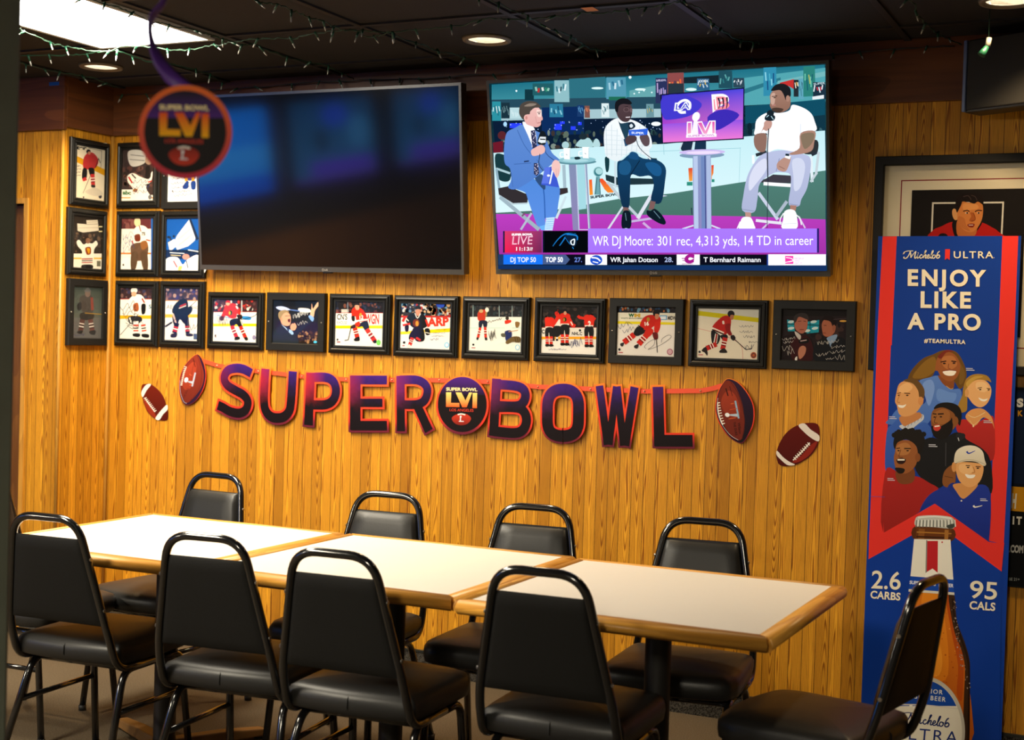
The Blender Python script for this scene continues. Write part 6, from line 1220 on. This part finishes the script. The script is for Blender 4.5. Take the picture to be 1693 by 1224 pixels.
# second row left: man in blue half zip; right: woman in red top
G('#3a64c0', [(160, 800), (165, 560), (200, 510), (240, 480), (300, 540), (380, 500), (420, 520), (440, 570), (400, 640), (300, 700), (240, 800)], c2='#2c54b0'); G('#c8d0dc', [(240, 520), (300, 500), (375, 450), (385, 480), (350, 510), (300, 550), (270, 545)])
for k in range(6): a.line('#6a7a9a', [(270+20*k, 540-12*k), (282+20*k, 510-12*k)], 3)
G('#c8844e', [(240, 470), (300, 450), (360, 440), (370, 470), (300, 510), (265, 520)]); G('#e0a468', [(222, 330), (240, 270), (290, 250), (350, 260), (385, 320), (380, 380), (340, 440), (280, 465), (240, 450), (226, 400), (215, 375)]); G('#f0bc80', [(240, 290), (290, 262), (320, 290), (290, 320), (245, 320)]); G('#6a4c24', [(265, 252), (300, 238), (350, 250), (388, 300), (386, 355), (360, 350), (352, 310), (320, 268)]); a.ell('#d89458', 368, 372, 16, 26); a.line('#6a4020', [(228, 328), (250, 322)], 5); a.line('#6a4020', [(270, 325), (305, 328)], 6); a.ell('#2a1a10', 238, 338, 7, 4); a.ell('#2a1a10', 288, 338, 8, 4); G('#fbf6ea', [(232, 395), (260, 398), (282, 392), (265, 412), (240, 410)]); a.line('#b87444', [(246, 330), (228, 375), (245, 382)], 4, 3)
G('#a88030', [(620, 300), (640, 240), (690, 212), (760, 220), (788, 260), (760, 250), (700, 260), (650, 310), (645, 380), (640, 430), (600, 440), (590, 400), (615, 340)]); G('#c8a048', [(640, 260), (690, 225), (740, 228), (690, 245), (650, 290)]); G('#c02c28', [(580, 520), (620, 480), (700, 500), (780, 460), (806, 500), (800, 720), (700, 680), (640, 620), (590, 560)], c2='#a82420'); G('#e0a060', [(640, 450), (680, 420), (740, 420), (790, 470), (806, 540), (790, 500), (740, 470), (690, 520), (640, 480)]); G('#ecb478', [(640, 300), (690, 250), (750, 250), (785, 290), (785, 340), (760, 390), (720, 410), (680, 390), (650, 350), (632, 340)]); G('#f4c890', [(700, 262), (750, 262), (772, 300), (740, 320), (700, 300)])
a.line('#6a4420', [(706, 296), (732, 292)], 5); a.line('#6a4420', [(760, 296), (782, 300)], 5); a.ell('#2a1a10', 722, 304, 7, 4); a.ell('#2a1a10', 772, 306, 6, 4); G('#fbf6ea', [(712, 352), (740, 362), (768, 358), (750, 374), (725, 370)]); a.ell('#dca060', 642, 322, 12, 22); a.line('#f0e0b0', [(650, 455), (690, 470), (750, 440)], 3, 3); a.line('#f0e0b0', [(660, 490), (682, 515), (720, 485)], 2, 3); a.ell('#f0e0b0', 681, 520, 5, 8)
# middle: bearded man in black jacket
G('#17171a', [(330, 760), (350, 640), (420, 590), (500, 600), (570, 560), (630, 570), (640, 600), (740, 660), (785, 740), (790, 920), (700, 880), (600, 800), (520, 860), (470, 890), (390, 850)]); G('#232328', [(580, 570), (625, 565), (630, 590), (590, 610)]); G('#8a5428', [(430, 460), (450, 420), (520, 400), (580, 430), (590, 500), (540, 560), (500, 570), (450, 560), (432, 520)]); G('#a06634', [(440, 450), (500, 420), (540, 440), (530, 500), (480, 510), (440, 500)]); G('#15110f', [(446, 420), (470, 390), (530, 380), (590, 400), (612, 450), (600, 520), (580, 480), (560, 440), (500, 410)]); G('#17110e', [(432, 520), (470, 530), (540, 490), (552, 470), (560, 520), (545, 570), (500, 600), (455, 590), (436, 560)]); a.ell('#8a5428', 574, 492, 18, 28); a.line('#1a0e0a', [(440, 448), (462, 450)], 7); a.line('#1a0e0a', [(470, 450), (505, 448)], 8); a.ell('#1a0e0a', 450, 468, 7, 4); a.ell('#1a0e0a', 488, 466, 8, 4); G('#c83c30', [(444, 522), (470, 512), (488, 530), (470, 550), (448, 545)]); a.line('#f4ece0', [(450, 524), (480, 520)], 8); a.line('#5a3016', [(462, 460), (448, 498), (468, 504)], 4, 3); a.line('#4a4a50', [(518, 620), (516, 760)], 4); a.line('#c8ccd0', [(590, 590), (596, 610)], 5)
# front left: man with curly hair, red tee
G('#1a1512', [(205, 620), (225, 560), (290, 545), (350, 550), (390, 590), (385, 650), (360, 690), (340, 640), (280, 600), (230, 630), (215, 660)])
for k in range(14): a.ell('#1a1512', 210+13.5*k, 575-20*math.sin(k/13*PI)-((k % 3)*5), 16, 16, n=8)
G('#b02420', [(145, 1155), (155, 800), (215, 785), (260, 850), (340, 820), (420, 860), (475, 900), (400, 960), (360, 1030)], c2='#98201c'); G('#7a4422', [(220, 790), (280, 770), (330, 780), (325, 850), (270, 868), (230, 850)]); G('#9a5c30', [(214, 680), (230, 620), (290, 605), (340, 640), (350, 700), (335, 760), (290, 800), (240, 800), (215, 760), (208, 710)]); G('#b47844', [(225, 640), (280, 620), (310, 650), (290, 690), (230, 690)]); a.ell('#8a5028', 350, 708, 16, 26); a.line('#1a100a', [(222, 655), (245, 652)], 6); a.line('#1a100a', [(270, 655), (310, 655)], 7); a.ell('#140c08', 236, 668, 7, 4); a.ell('#140c08', 290, 668, 8, 4); G('#2a1210', [(224, 722), (255, 712), (280, 722), (265, 745), (235, 745)]); a.line('#f4ece0', [(230, 722), (272, 722)], 9); G('#1a120e', [(215, 770), (270, 775), (265, 800), (235, 802)]); a.line('#6a3c1c', [(250, 660), (238, 705), (262, 708)], 4, 3)
# front right: man in white cap, blue polo
G('#8a5428', [(500, 870), (505, 800), (540, 760), (570, 760), (575, 850), (545, 890)]); a.line('#5a3418', [(510, 820), (560, 830)], 4); G('#20389c', [(362, 1030), (420, 930), (530, 885), (620, 940), (715, 870), (782, 920), (775, 1190), (740, 1190), (455, 985)], c2='#162c88'); G('#1c3490', [(530, 880), (570, 860), (620, 930), (600, 960), (550, 920)]); G('#d89858', [(560, 870), (620, 860), (690, 860), (705, 880), (640, 945), (610, 950), (580, 910)]); G('#e8ac6c', [(575, 750), (620, 735), (720, 745), (742, 770), (730, 830), (700, 870), (650, 885), (600, 850), (580, 800)]); G('#f2c084', [(600, 750), (660, 750), (680, 790), (640, 810), (600, 790)]); a.ell('#d89858', 566, 765, 14, 30)
G('#f0ead8', [(566, 730), (580, 670), (630, 640), (690, 640), (735, 670), (748, 720), (757, 750), (740, 758), (700, 735), (640, 730), (580, 742)], c2='#dcd4bc'); a.line('#c8bea4', [(580, 740), (640, 722), (700, 728), (755, 752)], 5, 3); a.line('#1c40b0', [(642, 672), (655, 684), (692, 668)], (12, 3), 3); a.line('#5a3418', [(636, 756), (662, 758)], 6); a.line('#5a3418', [(695, 762), (725, 764)], 6); a.ell('#2a180c', 650, 768, 8, 4); a.ell('#2a180c', 708, 772, 8, 4); G('#fbf6ea', [(632, 808), (660, 812), (692, 812), (680, 830), (648, 830)]); a.line('#b87840', [(680, 765), (690, 795), (672, 800)], 4, 3); a.line('#f4f0e4', [(682, 994), (692, 1004), (735, 994)], (12, 3), 3); a.ell('#e8e0d0', 610, 966, 5, 5)
for x, y, w_, s_ in ((638, 178, 50, ''), (742, 490, 50, ''), (415, 632, 52, ''), (180, 466, 45, ''), (170, 833, 44, ''), (722, 955, 44, '')):
    a.line('#d8dcec', [(x, y), (x+w_*0.8, y+1)], 4); a.line('#d8dcec', [(x, y+10), (x+w_, y+11)], 4)
# chevron meeting at the point
a.poly(RD, [(60, 1224+95), (60, 1215), (145, 1160), (455, 985), (772, 1210), (862, 1224), (845, 1400), (455, 1105), (300, 1195)])
a.poly(RD, [(145, 1160), (146, 1090), (150, 1155)]); a.sheet = Q3
a.poly(BL, [(48, 318), (380, 130), (715, 380), (705, 1230), (10, 1230), (40, 420)]); a.poly(RD, [(52, 180), (125, 185), (380, 40), (650, 235), (728, 235), (715, 380), (380, 135), (48, 318)])
# ---- the bottle
a.blob('#5a2c0c', [(285, 150), (465, 160), (462, 230), (284, 225)]); a.poly('#6a3810', [(288, 160), (464, 165), (460, 235), (284, 228)]); a.poly('#8a5420', [(300, 165), (330, 167), (326, 228), (296, 226)]); a.line('#b07a30', [(290, 182), (464, 190)], 6); a.line('#3c1c08', [(288, 205), (462, 212)], 8); a.poly('#a87030', [(430, 170), (450, 172), (446, 232), (428, 230)])
a.blob('#c8ccc4', [(282, 120), (300, 102), (380, 98), (460, 106), (480, 130), (478, 158), (460, 165), (380, 158), (300, 152), (280, 145)])
for k in range(12): a.line('#7c807a', [(290+17*k, 122), (286+17.5*k, 158)], 6); a.line('#f4f6f0', [(298+16.6*k, 120), (295+17.2*k, 155)], 5)
a.line('#e8ece6', [(296, 110), (380, 103), (464, 114)], 9, 3); a.blob('#3e4440', [(440, 150), (476, 140), (474, 160), (450, 164)])
# amber body
a.sheet = Q4
a.poly('#d87818', [(330, 290), (560, 315), (600, 400), (612, 500), (640, 580), (675, 660), (692, 760), (690, 900), (680, 1290), (190, 1290), (235, 900), (280, 760), (330, 600)], 3, '#b85410')
a.poly('#e88c20', [(400, 300), (500, 310), (540, 500), (560, 700), (540, 850), (400, 840), (360, 760), (390, 500)], 3, '#e08018'); a.poly('#f0982a', [(410, 560), (480, 560), (520, 700), (500, 820), (400, 810), (380, 720)], 3); a.poly('#b84c0c', [(540, 320), (575, 330), (600, 480), (640, 620), (655, 760), (650, 900), (640, 980), (610, 930), (620, 760), (580, 560)], 3); a.poly('#3a2414', [(560, 318), (598, 325), (612, 480), (660, 610), (690, 720), (694, 820), (688, 1290), (652, 1290), (655, 980), (662, 780), (640, 660), (600, 560), (575, 440)], 3); a.line('#241408', [(585, 340), (600, 470), (650, 620), (684, 740), (688, 900), (682, 1280)], 12, 3)
for k in range(70):
    t_ = rgv.uniform(0, 1); x, y = 585+80*t_*t_+rgv.uniform(-8, 22)+20*t_, 350+560*t_; a.ell(rgv.choice(['#8a7468', '#6a5448', '#b0a094']), x, y, rgv.uniform(2, 5), rgv.uniform(2, 6), n=7); a.k -= (k % 3 > 0)
for k in range(40): a.ell(rgv.choice(['#a84808', '#f4a844', '#b85410']), rgv.uniform(400, 620), rgv.uniform(420, 900), rgv.uniform(2, 6), rgv.uniform(2, 6), n=7); a.k -= (k % 3 > 0)
# neck label
a.poly('#f2efe2', [(345, -32), (572, -28), (590, 222), (322, 202)]); a.poly('#c4242c', [(427, -20), (494, -20), (492, 178), (460, 152), (420, 176)]); a.poly('#8a8a84', [(420, -25), (428, -25), (424, 178), (416, 180)]); a.poly('#f8f6ee', [(420, 178), (460, 154), (492, 182), (490, 215), (410, 208)]); a.ell('#c4242c', 520, -12, 5, 5)
a.poly('#1448b0', [(322, 200), (592, 222), (596, 304), (312, 282)]); a.poly('#e0ddd0', [(312, 280), (596, 302), (597, 318), (310, 296)]); a.text('#e8ecf8', 'HT BEER', 498, 262, 590, 270, 20, 0.03); a.text('#e8ecf8', 'SUPERIOR LIG', 316, 248, 480, 260, 20, 0.03)
# body label
a.ell('#cfcabc', 405, 1170, 258, 345, 0, n=60); a.ell('#f4f0e0', 405, 1175, 240, 325, 0, n=60)
t0 = [math.radians(205+ (335-205)*k/30) for k in range(31)]
a.poly('#154cb4', [(405+236*math.cos(t), 1172+322*math.sin(t)) for t in [math.radians(210+120*k/30) for k in range(31)]]); a.line('#e8e4d8', [(190, 1000), (400, 1004), (618, 1028)], 8)
a.text('#f4f4ec', 'SUPERIOR', 318, 920, 523, 938, 26, 0.02, sp=1.25); a.text('#f4f4ec', 'LIGHT BEER', 303, 958, 541, 984, 27, 0.02, sp=1.25); a.ell('#fbfbf4', 352, 1022, 14, 12); a.ell('#fbfbf4', 325, 1010, 10, 9)
def script_word(c, x0, y0, s, w_, dy=0.0):
    """flowing hand lettered brand word, drawn as pen strokes; x0,y0 = left end of the baseline"""
    def S(pts, ww=1.0): a.line(c, [(x0+px*s, y0+py*s+px*s*dy) for px, py in pts], w_*ww, 4)
    S([(6, -52), (-8, -42), (4, -60), (40, -70), (88, -70)], .8); S([(60, -66), (46, -30), (22, 0), (-4, -2), (2, -14)], 1.1); S([(60, -66), (66, -30), (66, -4)], 1.3); S([(66, -4), (92, -44), (116, -68)], .8); S([(116, -68), (106, -30), (104, -4), (114, 0)], 1.3)
    S([(114, 0), (128, -20), (134, -34), (128, -8), (134, 0), (146, -10)], 1.1); S([(137, -48), (140, -52)], 1.6)
    S([(176, -28), (168, -34), (154, -20), (154, -4), (166, 0), (182, -12)], 1.1)
    S([(182, -12), (204, -50), (216, -72), (206, -68), (190, -14), (186, 0)], 1.1); S([(188, -10), (206, -32), (214, -28), (206, -6), (212, 0), (224, -8)], 1.1)
    S([(224, -12), (242, -20), (244, -32), (234, -32), (224, -14), (230, 0), (246, -4), (256, -14)], 1.1); S([(256, -14), (276, -50), (284, -72), (274, -66), (258, -12), (264, 0), (274, -6)], 1.1)
    S([(296, -30), (284, -30), (274, -12), (280, 0), (294, -2), (304, -18), (298, -30), (310, -24)], 1.1); S([(346, -68), (330, -54), (318, -24), (316, -6), (326, 0), (342, -8), (346, -24), (334, -32), (322, -20)], 1.2)
script_word('#1a2c6c', 275, 1106, 0.83, 7, 0.13)
a.text('#17307c', 'ULTRA', 215, 1212, 615, 1246, 74, -0.002, sp=1.2)
# fold line and slogans
a.sheet = Q3; a.line('#2a54b0', [(40, 2), (130, 6)], 2); a.text(CR, '2.6', 62, 462, 208, 470, 86, 0.012); a.text(CR, 'CARBS', 57, 512, 207, 524, 36, 0.03, sp=1.05); a.text(CR, '95', 553, 510, 690, 520, 84, 0.012); a.text(CR, 'CALS', 553, 566, 682, 576, 38, 0.03, sp=1.05)
a.sheet = Q1
script_word(CR, 352, 222, 0.80, 6.5, 0.0); a.poly(RD, [(672, 152), (710, 152), (706, 236), (688, 222), (670, 236)]); a.text(CR, 'ULTRA', 738, 221, 1046, 222, 52, 0.012, sp=1.2)
a.text(CR, 'ENJOY', 380, 432, 990, 438, 118, 0.035, sp=1.25); a.text(CR, 'LIKE', 480, 603, 872, 608, 118, 0.035, sp=1.2); a.text(CR, 'A PRO', 376, 770, 948, 780, 116, 0.035, sp=1.2); a.text(CR, '#TEAMULTRA', 508, 878, 830, 890, 30, 0.03, sp=1.15); a.ell(CR, 1052, 218, 3, 3)
# nothing may stick out past the board
for i, (x, y, z) in enumerate(a.V): a.V[i] = (min(max(x, PX0-PO[0]), PX1-PO[0]), y, min(max(z, 0.0), PZ1-PZ0))
a.build('poster_print', M_POSTER, po, 0.0019)

# ================================================================ large framed portrait and dark sign behind it
AX0, AX1, AZ0, AZ1 = 0.880, 1.540, 1.385, 2.172
t = thing('framed_portrait', 'large black framed portrait of a man in red, partly hidden behind the tall poster', 'picture frame', ((AX0+AX1)/2, 0, (AZ0+AZ1)/2))
AO = ((AX0+AX1)/2, (AZ0+AZ1)/2); hw, hh = (AX1-AX0)/2, (AZ1-AZ0)/2; fw = 0.033
bm = bmesh.new(); rows = []
for d, y in ((0, -0.001), (0, -0.034), (0.003, -0.036), (fw-0.003, -0.036), (fw, -0.033), (fw, -0.010)):
    X, Z = hw-d, hh-d; rows.append([bm.verts.new(p) for p in ((-X, y, -Z), (X, y, -Z), (X, y, Z), (-X, y, Z))])
for A, B in zip(rows, rows[1:]):
    for k in range(4): bm.faces.new((A[k], A[(k+1) % 4], B[(k+1) % 4], B[k]))
bm.faces.new(rows[-1]); bm.faces.new(rows[0][::-1]); bmesh.ops.recalc_face_normals(bm, faces=bm.faces[:])
obj('frame', bm, M_FRAMEF, t)
def arect(c, x0, x1, z0, z1): a.layer([(x0-AO[0], z0-AO[1]), (x1-AO[0], z0-AO[1]), (x1-AO[0], z1-AO[1]), (x0-AO[0], z1-AO[1])], [(0, 1, 2, 3)], [hexc(c)]*4)
a = Art(H_ART, (1420, 230, 6.12), AO)
arect('#e6dcc0', AX0+0.02, AX1-0.02, AZ0+0.02, AZ1-0.02); arect('#8c1c2c', 0.972, 1.449, 1.48, 2.086); arect('#efe6cc', 0.976, 1.445, 1.484, 2.082)
a.build('mat_board', M_PRINT, t, -0.012)
a = Art(H_ART, (1420, 230, 6.12), AO)
arect('#1c1818', 1.013, 1.407, 1.52, 2.048)
a.line('#e8e4d8', [(728, 980), (742, 645), (1455, 638), (1438, 980)], 17)
a.blob('#c01f1c', [(735, 1010), (745, 920), (830, 880), (940, 835), (1100, 860), (1230, 840), (1340, 890), (1400, 930), (1430, 1010)]); a.blob('#151214', [(935, 860), (965, 815), (985, 850), (1000, 980), (960, 975)]); a.blob('#151214', [(1180, 930), (1225, 840), (1235, 860), (1150, 985)])
a.blob('#c8743c', [(985, 830), (1050, 860), (1150, 900), (1190, 880), (1160, 980), (1000, 985)]); a.blob('#d88848', [(985, 760), (1000, 690), (1040, 630), (1110, 640), (1200, 630), (1245, 660), (1250, 740), (1235, 820), (1190, 900), (1130, 940), (1060, 920), (1000, 850)]); a.blob('#e8a05c', [(1050, 650), (1130, 650), (1190, 660), (1200, 700), (1110, 715), (1050, 710)]); a.blob('#b4602c', [(1120, 740), (1160, 750), (1175, 810), (1140, 835), (1110, 820), (1130, 780)]); a.blob('#c87840', [(1000, 780), (1060, 800), (1080, 870), (1120, 930), (1050, 905), (1000, 850)])
a.blob('#e0a468', [(938, 720), (960, 700), (985, 730), (988, 810), (960, 812), (940, 770)]); a.blob('#1c1414', [(972, 690), (975, 610), (1010, 570), (1090, 545), (1190, 545), (1245, 590), (1252, 660), (1200, 630), (1160, 650), (1100, 630), (1050, 610), (1030, 660), (1000, 720), (985, 740)]); a.line('#4a3a38', [(1050, 580), (1100, 570), (1130, 610)], 8, 3); a.line('#4a3a38', [(1130, 565), (1170, 580), (1190, 620)], 7, 3)
a.line('#2c1410', [(1048, 728), (1090, 718), (1112, 732)], 10, 3); a.line('#2c1410', [(1168, 732), (1200, 718), (1240, 722)], 10, 3); a.ell('#e8dcc8', 1086, 745, 18, 8); a.ell('#2a1812', 1090, 745, 9, 9); a.ell('#e8dcc8', 1205, 745, 16, 8); a.ell('#2a1812', 1206, 745, 9, 9); a.line('#8a4420', [(1150, 740), (1172, 810), (1130, 825)], 6, 3); a.blob('#8c2c20', [(1090, 865), (1125, 852), (1165, 858), (1150, 890), (1110, 888)]); a.line('#f0e0d0', [(1105, 868), (1150, 868)], 7); a.blob('#17161a', [(800, 1000), (810, 960), (850, 950), (885, 965), (890, 1000)])
a.build('portrait_print', M_PRINT, t, -0.015)
bm = bmesh.new(); bm.faces.new([bm.verts.new(p) for p in ((-hw+fw, 0, -hh+fw), (hw-fw, 0, -hh+fw), (hw-fw, 0, hh-fw), (-hw+fw, 0, hh-fw))]); obj('glazing', bm, M_GLASS, t, loc=(0, -0.0225, 0))

SX0, SX1, SZ0, SZ1 = 1.02, 1.78, 0.629, 1.343
t = thing('wall_sign', 'dark navy sign with a gold band, peeking out behind the tall poster', 'sign', ((SX0+SX1)/2, 0, (SZ0+SZ1)/2)); SO = ((SX0+SX1)/2, (SZ0+SZ1)/2)
obj('board', boxed(SX0-SO[0], SX1-SO[0], -0.011, -0.001, SZ0-SO[1], SZ1-SO[1], 0.001, 1), M_FRAMEF, t)
a = Art(H_WALL, (1600, 600, 3.06), SO)
def srect(c, z0, z1): a.layer([(SX0+.004-SO[0], z0-SO[1]), (SX1-.004-SO[0], z0-SO[1]), (SX1-.004-SO[0], z1-SO[1]), (SX0+.004-SO[0], z1-SO[1])], [(0, 1, 2, 3)], [hexc(c)]*4)
srect('#0c1424', SZ0+.004, SZ1-.004); srect('#0d1d3c', 1.0, 1.334); zt = a.at(250, 628)[1]+SO[1]; zb = a.at(250, 752)[1]+SO[1]; srect('#d89a1c', zb, zt); srect('#0a0c10', SZ0+.004, zb)
a.text('#e8ecf0', 'S', 247, 222, 281, 222, 38, 0.06); a.text('#d89a1c', 'K', 253, 270, 278, 270, 27, 0.03); a.text('#ece8dc', 'H', 218, 732, 243, 734, 66, 0.06); a.text('#e8e8e4', 'I T', 226, 816, 272, 818, 36, 0.05); a.text('#b8bcc0', '.COM', 208, 958, 280, 962, 34, 0.05); a.text('#98a0a4', 'BE 21+', 207, 1102, 262, 1104, 14, 0.02)
a.build('sign_print', M_PRINT, t, -0.0112)

# ================================================================ loudspeaker hung from the ceiling corner
t = thing('loudspeaker', 'dark grey box loudspeaker hung under the ceiling in the top right corner', 'speaker', (1.432, -0.231, 2.305), (0, 0, math.radians(-27)))
obj('cabinet', boxed(-0.255, 0.255, -0.012, 0.085, 0.0, 0.255, 0.006), M_SPEAKC, t)
obj('grille', boxed(-0.240, 0.250, -0.022, -0.012, 0.008, 0.25, 0.004), M_SPEAK, t)
obj('edge_strip', boxed(-0.257, -0.243, -0.024, -0.010, 0.002, 0.253, 0.003), M_BLUELITEDGE, t)
bm = bmesh.new()
tube(bm, [(0, 0.04, 0.25), (0, 0.04, 0.295)], 0.012, 10); obj('hanging_bracket', bm, M_SPEAKC, t)
bm = bmesh.new(); t = thing('bulb_ornament', 'single green and white bulb socket dangling in front of the loudspeaker', 'string light', (1.305, -0.405, 2.455))
tube(bm, [(0.004, 0, 0.145), (0.004, 0, 0.045)], 0.0016, 6); obj('cord', bm, M_WIRE, t)
bm = bmesh.new(); tube(bm, [(0.006, 0, 0.05), (0.002, -0.004, 0.022)], 0.009, 10); obj('white_cap', bm, mat('white_plastic', (0.28, 0.27, 0.24), 0.4), t)
bm = bmesh.new(); tube(bm, [(0.002, -0.004, 0.024), (-0.008, -0.01, 0.006), (-0.016, -0.014, -0.008)], [0.007, 0.011, 0.014], 10); obj('green_socket', bm, M_SOCK, t)

# ================================================================ unlit string lights draped along the ceiling grid
STR = {
 'green string of unlit mini lights looping round the white ceiling panel and along the ceiling': [(-2.055, -1.323), (-2.085, -1.199), (-2.122, -1.048), (-2.093, -0.979), (-2.014, -0.893), (-1.878, -0.925), (-1.807, -0.866), (-1.687, -0.83), (-1.549, -0.835), (-1.431, -0.858), (-1.33, -0.918), (-1.233, -0.899), (-1.13, -0.889), (-1.005, -0.915), (-0.88, -0.939), (-0.842, -0.896), (-0.839, -0.809), (-0.73, -0.861), (-0.637, -0.852), (-0.532, -0.871), (-0.402, -0.89), (-0.295, -0.924), (-0.234, -0.934), (-0.172, -0.895), (-0.044, -0.891), (0.058, -0.896), (0.178, -0.912), (0.261, -0.921), (0.347, -0.946), (0.436, -0.994)],
 'string of unlit mini lights running to the wall left of the middle round ceiling light': [(-0.893, -1.451), (-0.895, -1.399), (-0.875, -1.347), (-0.879, -1.247), (-0.864, -1.166), (-0.851, -1.084), (-0.869, -0.957), (-0.798, -0.914), (-0.736, -0.852), (-0.73, -0.618), (-0.718, -0.472), (-0.688, -0.34), (-0.692, -0.174)],
 'string of unlit mini lights from the white ceiling panel corner to the wall': [(-1.43, -1.681), (-1.434, -1.531), (-1.431, -1.427), (-1.455, -1.288), (-1.447, -1.214), (-1.406, -1.074), (-1.396, -0.961), (-1.385, -0.855), (-1.359, -0.801), (-1.373, -0.66), (-1.352, -0.566), (-1.317, -0.4), (-1.323, -0.28), (-1.353, -0.089)],
 'string of unlit mini lights running to the wall right of the middle round ceiling light': [(-0.19, -1.235), (-0.163, -1.157), (-0.142, -1.017), (-0.125, -0.946), (-0.131, -0.773), (-0.106, -0.642), (-0.123, -0.43), (-0.128, -0.316), (-0.103, -0.285)],
 'string of unlit mini lights running to the wall above the lit television': [(0.427, -0.997), (0.456, -0.901), (0.44, -0.735), (0.425, -0.546), (0.437, -0.398), (0.487, -0.241)],
 'string of unlit mini lights ending at the loudspeaker in the top right': [(1.097, -0.824), (1.112, -0.737), (1.105, -0.511), (1.122, -0.295), (1.141, -0.157), (1.176, -0.071)],
 'string of unlit mini lights beside the leftmost round ceiling light, passing behind the hanging disc': [(-2.431, -0.945), (-2.232, -0.884), (-2.114, -0.873), (-1.979, -0.87), (-1.971, -0.715), (-1.938, -0.544), (-1.933, -0.33), (-1.997, -0.138)],
 'string of unlit mini lights in the far left ceiling corner by the narrow corner wall': [(-2.552, -0.823), (-2.57, -0.56), (-2.525, -0.40), (-2.551, -0.216)],
 'string of unlit mini lights drooping along the top of the reddish board over the televisions': [(-2.70, -0.045), (-2.3, -0.05), (-1.9, -0.045), (-1.5, -0.05), (-1.1, -0.04), (-0.7, -0.05), (-0.3, -0.04), (0.1, -0.05), (0.5, -0.04), (0.9, -0.05), (1.15, -0.045)],
}
def bulb_mesh():
    bm = bmesh.new(); tube(bm, [(0, 0, 0.004), (0, 0, -0.018)], [0.0042, 0.0034], 8, mi=0); tube(bm, [(0, 0, -0.017), (0, 0, -0.030), (0, 0, -0.036)], [0.0027, 0.0024, 0.0004], 8, mi=1)
    me = bpy.data.meshes.new('mini_bulb'); bm.to_mesh(me); bm.free(); me.materials.append(M_SOCK); me.materials.append(M_BULB)
    return me
BME = bulb_mesh(); rg = random.Random(3)
for lab, pts in STR.items():
    edge = 'drooping' in lab
    P = [Vector((x, y, CEIL-(0.030 if not edge else 0.035)-rg.uniform(0, 0.012))) for x, y in pts]
    t = thing('string_lights', lab, 'string lights', P[0].copy(), group='unlit string lights on the ceiling')
    S = spline([p-P[0] for p in P], 8); S = [p+Vector((rg.uniform(-.004, .004), rg.uniform(-.004, .004), rg.uniform(-.003, .003))) for p in S]
    bm = bmesh.new(); tube(bm, S, 0.0017, 6)
    # second lead twisted round the first
    tube(bm, [p+Vector((0.003*math.cos(i*1.1), 0.003*math.sin(i*1.1), 0.003*math.sin(i*0.7))) for i, p in enumerate(S)], 0.0012, 5)
    obj('wire', bm, M_WIRE if not edge else M_BASECAP, t)
    acc, nxt = 0.0, 0.03
    for p, q in zip(S, S[1:]):
        acc += (q-p).length
        if acc >= nxt:
            nxt += rg.uniform(0.08, 0.19) if not edge else rg.uniform(0.10, 0.18)
            b = bpy.data.objects.new('mini_bulb', BME); COL.objects.link(b); b.parent = t; b.location = q
            b.rotation_euler = (rg.uniform(-1.0, 1.0), rg.uniform(-1.0, 1.0), rg.uniform(0, 6.28)); k = rg.uniform(0.95, 1.25); b.scale = (k, k, k)
# small tape marks
t = obj('tape_strip', boxed(-0.030, 0.030, -0.0006, 0.0, -0.008, 0.008), mat('blue_tape', hexc('#1560c8'), 0.5), None, loc=(-2.80, -0.353, 2.565)); tag(t, 'small strip of blue tape on the reddish board in the top left corner', 'tape')
t = obj('paper_tag', boxed(-0.022, 0.022, -0.028, 0.028, -0.0006, 0.0, 0), mat('orange_paper', hexc('#e08a1c'), 0.6), None, loc=(0.063, -0.85, CEIL-0.0085)); tag(t, 'small orange paper tag stuck to the black ceiling', 'tag')
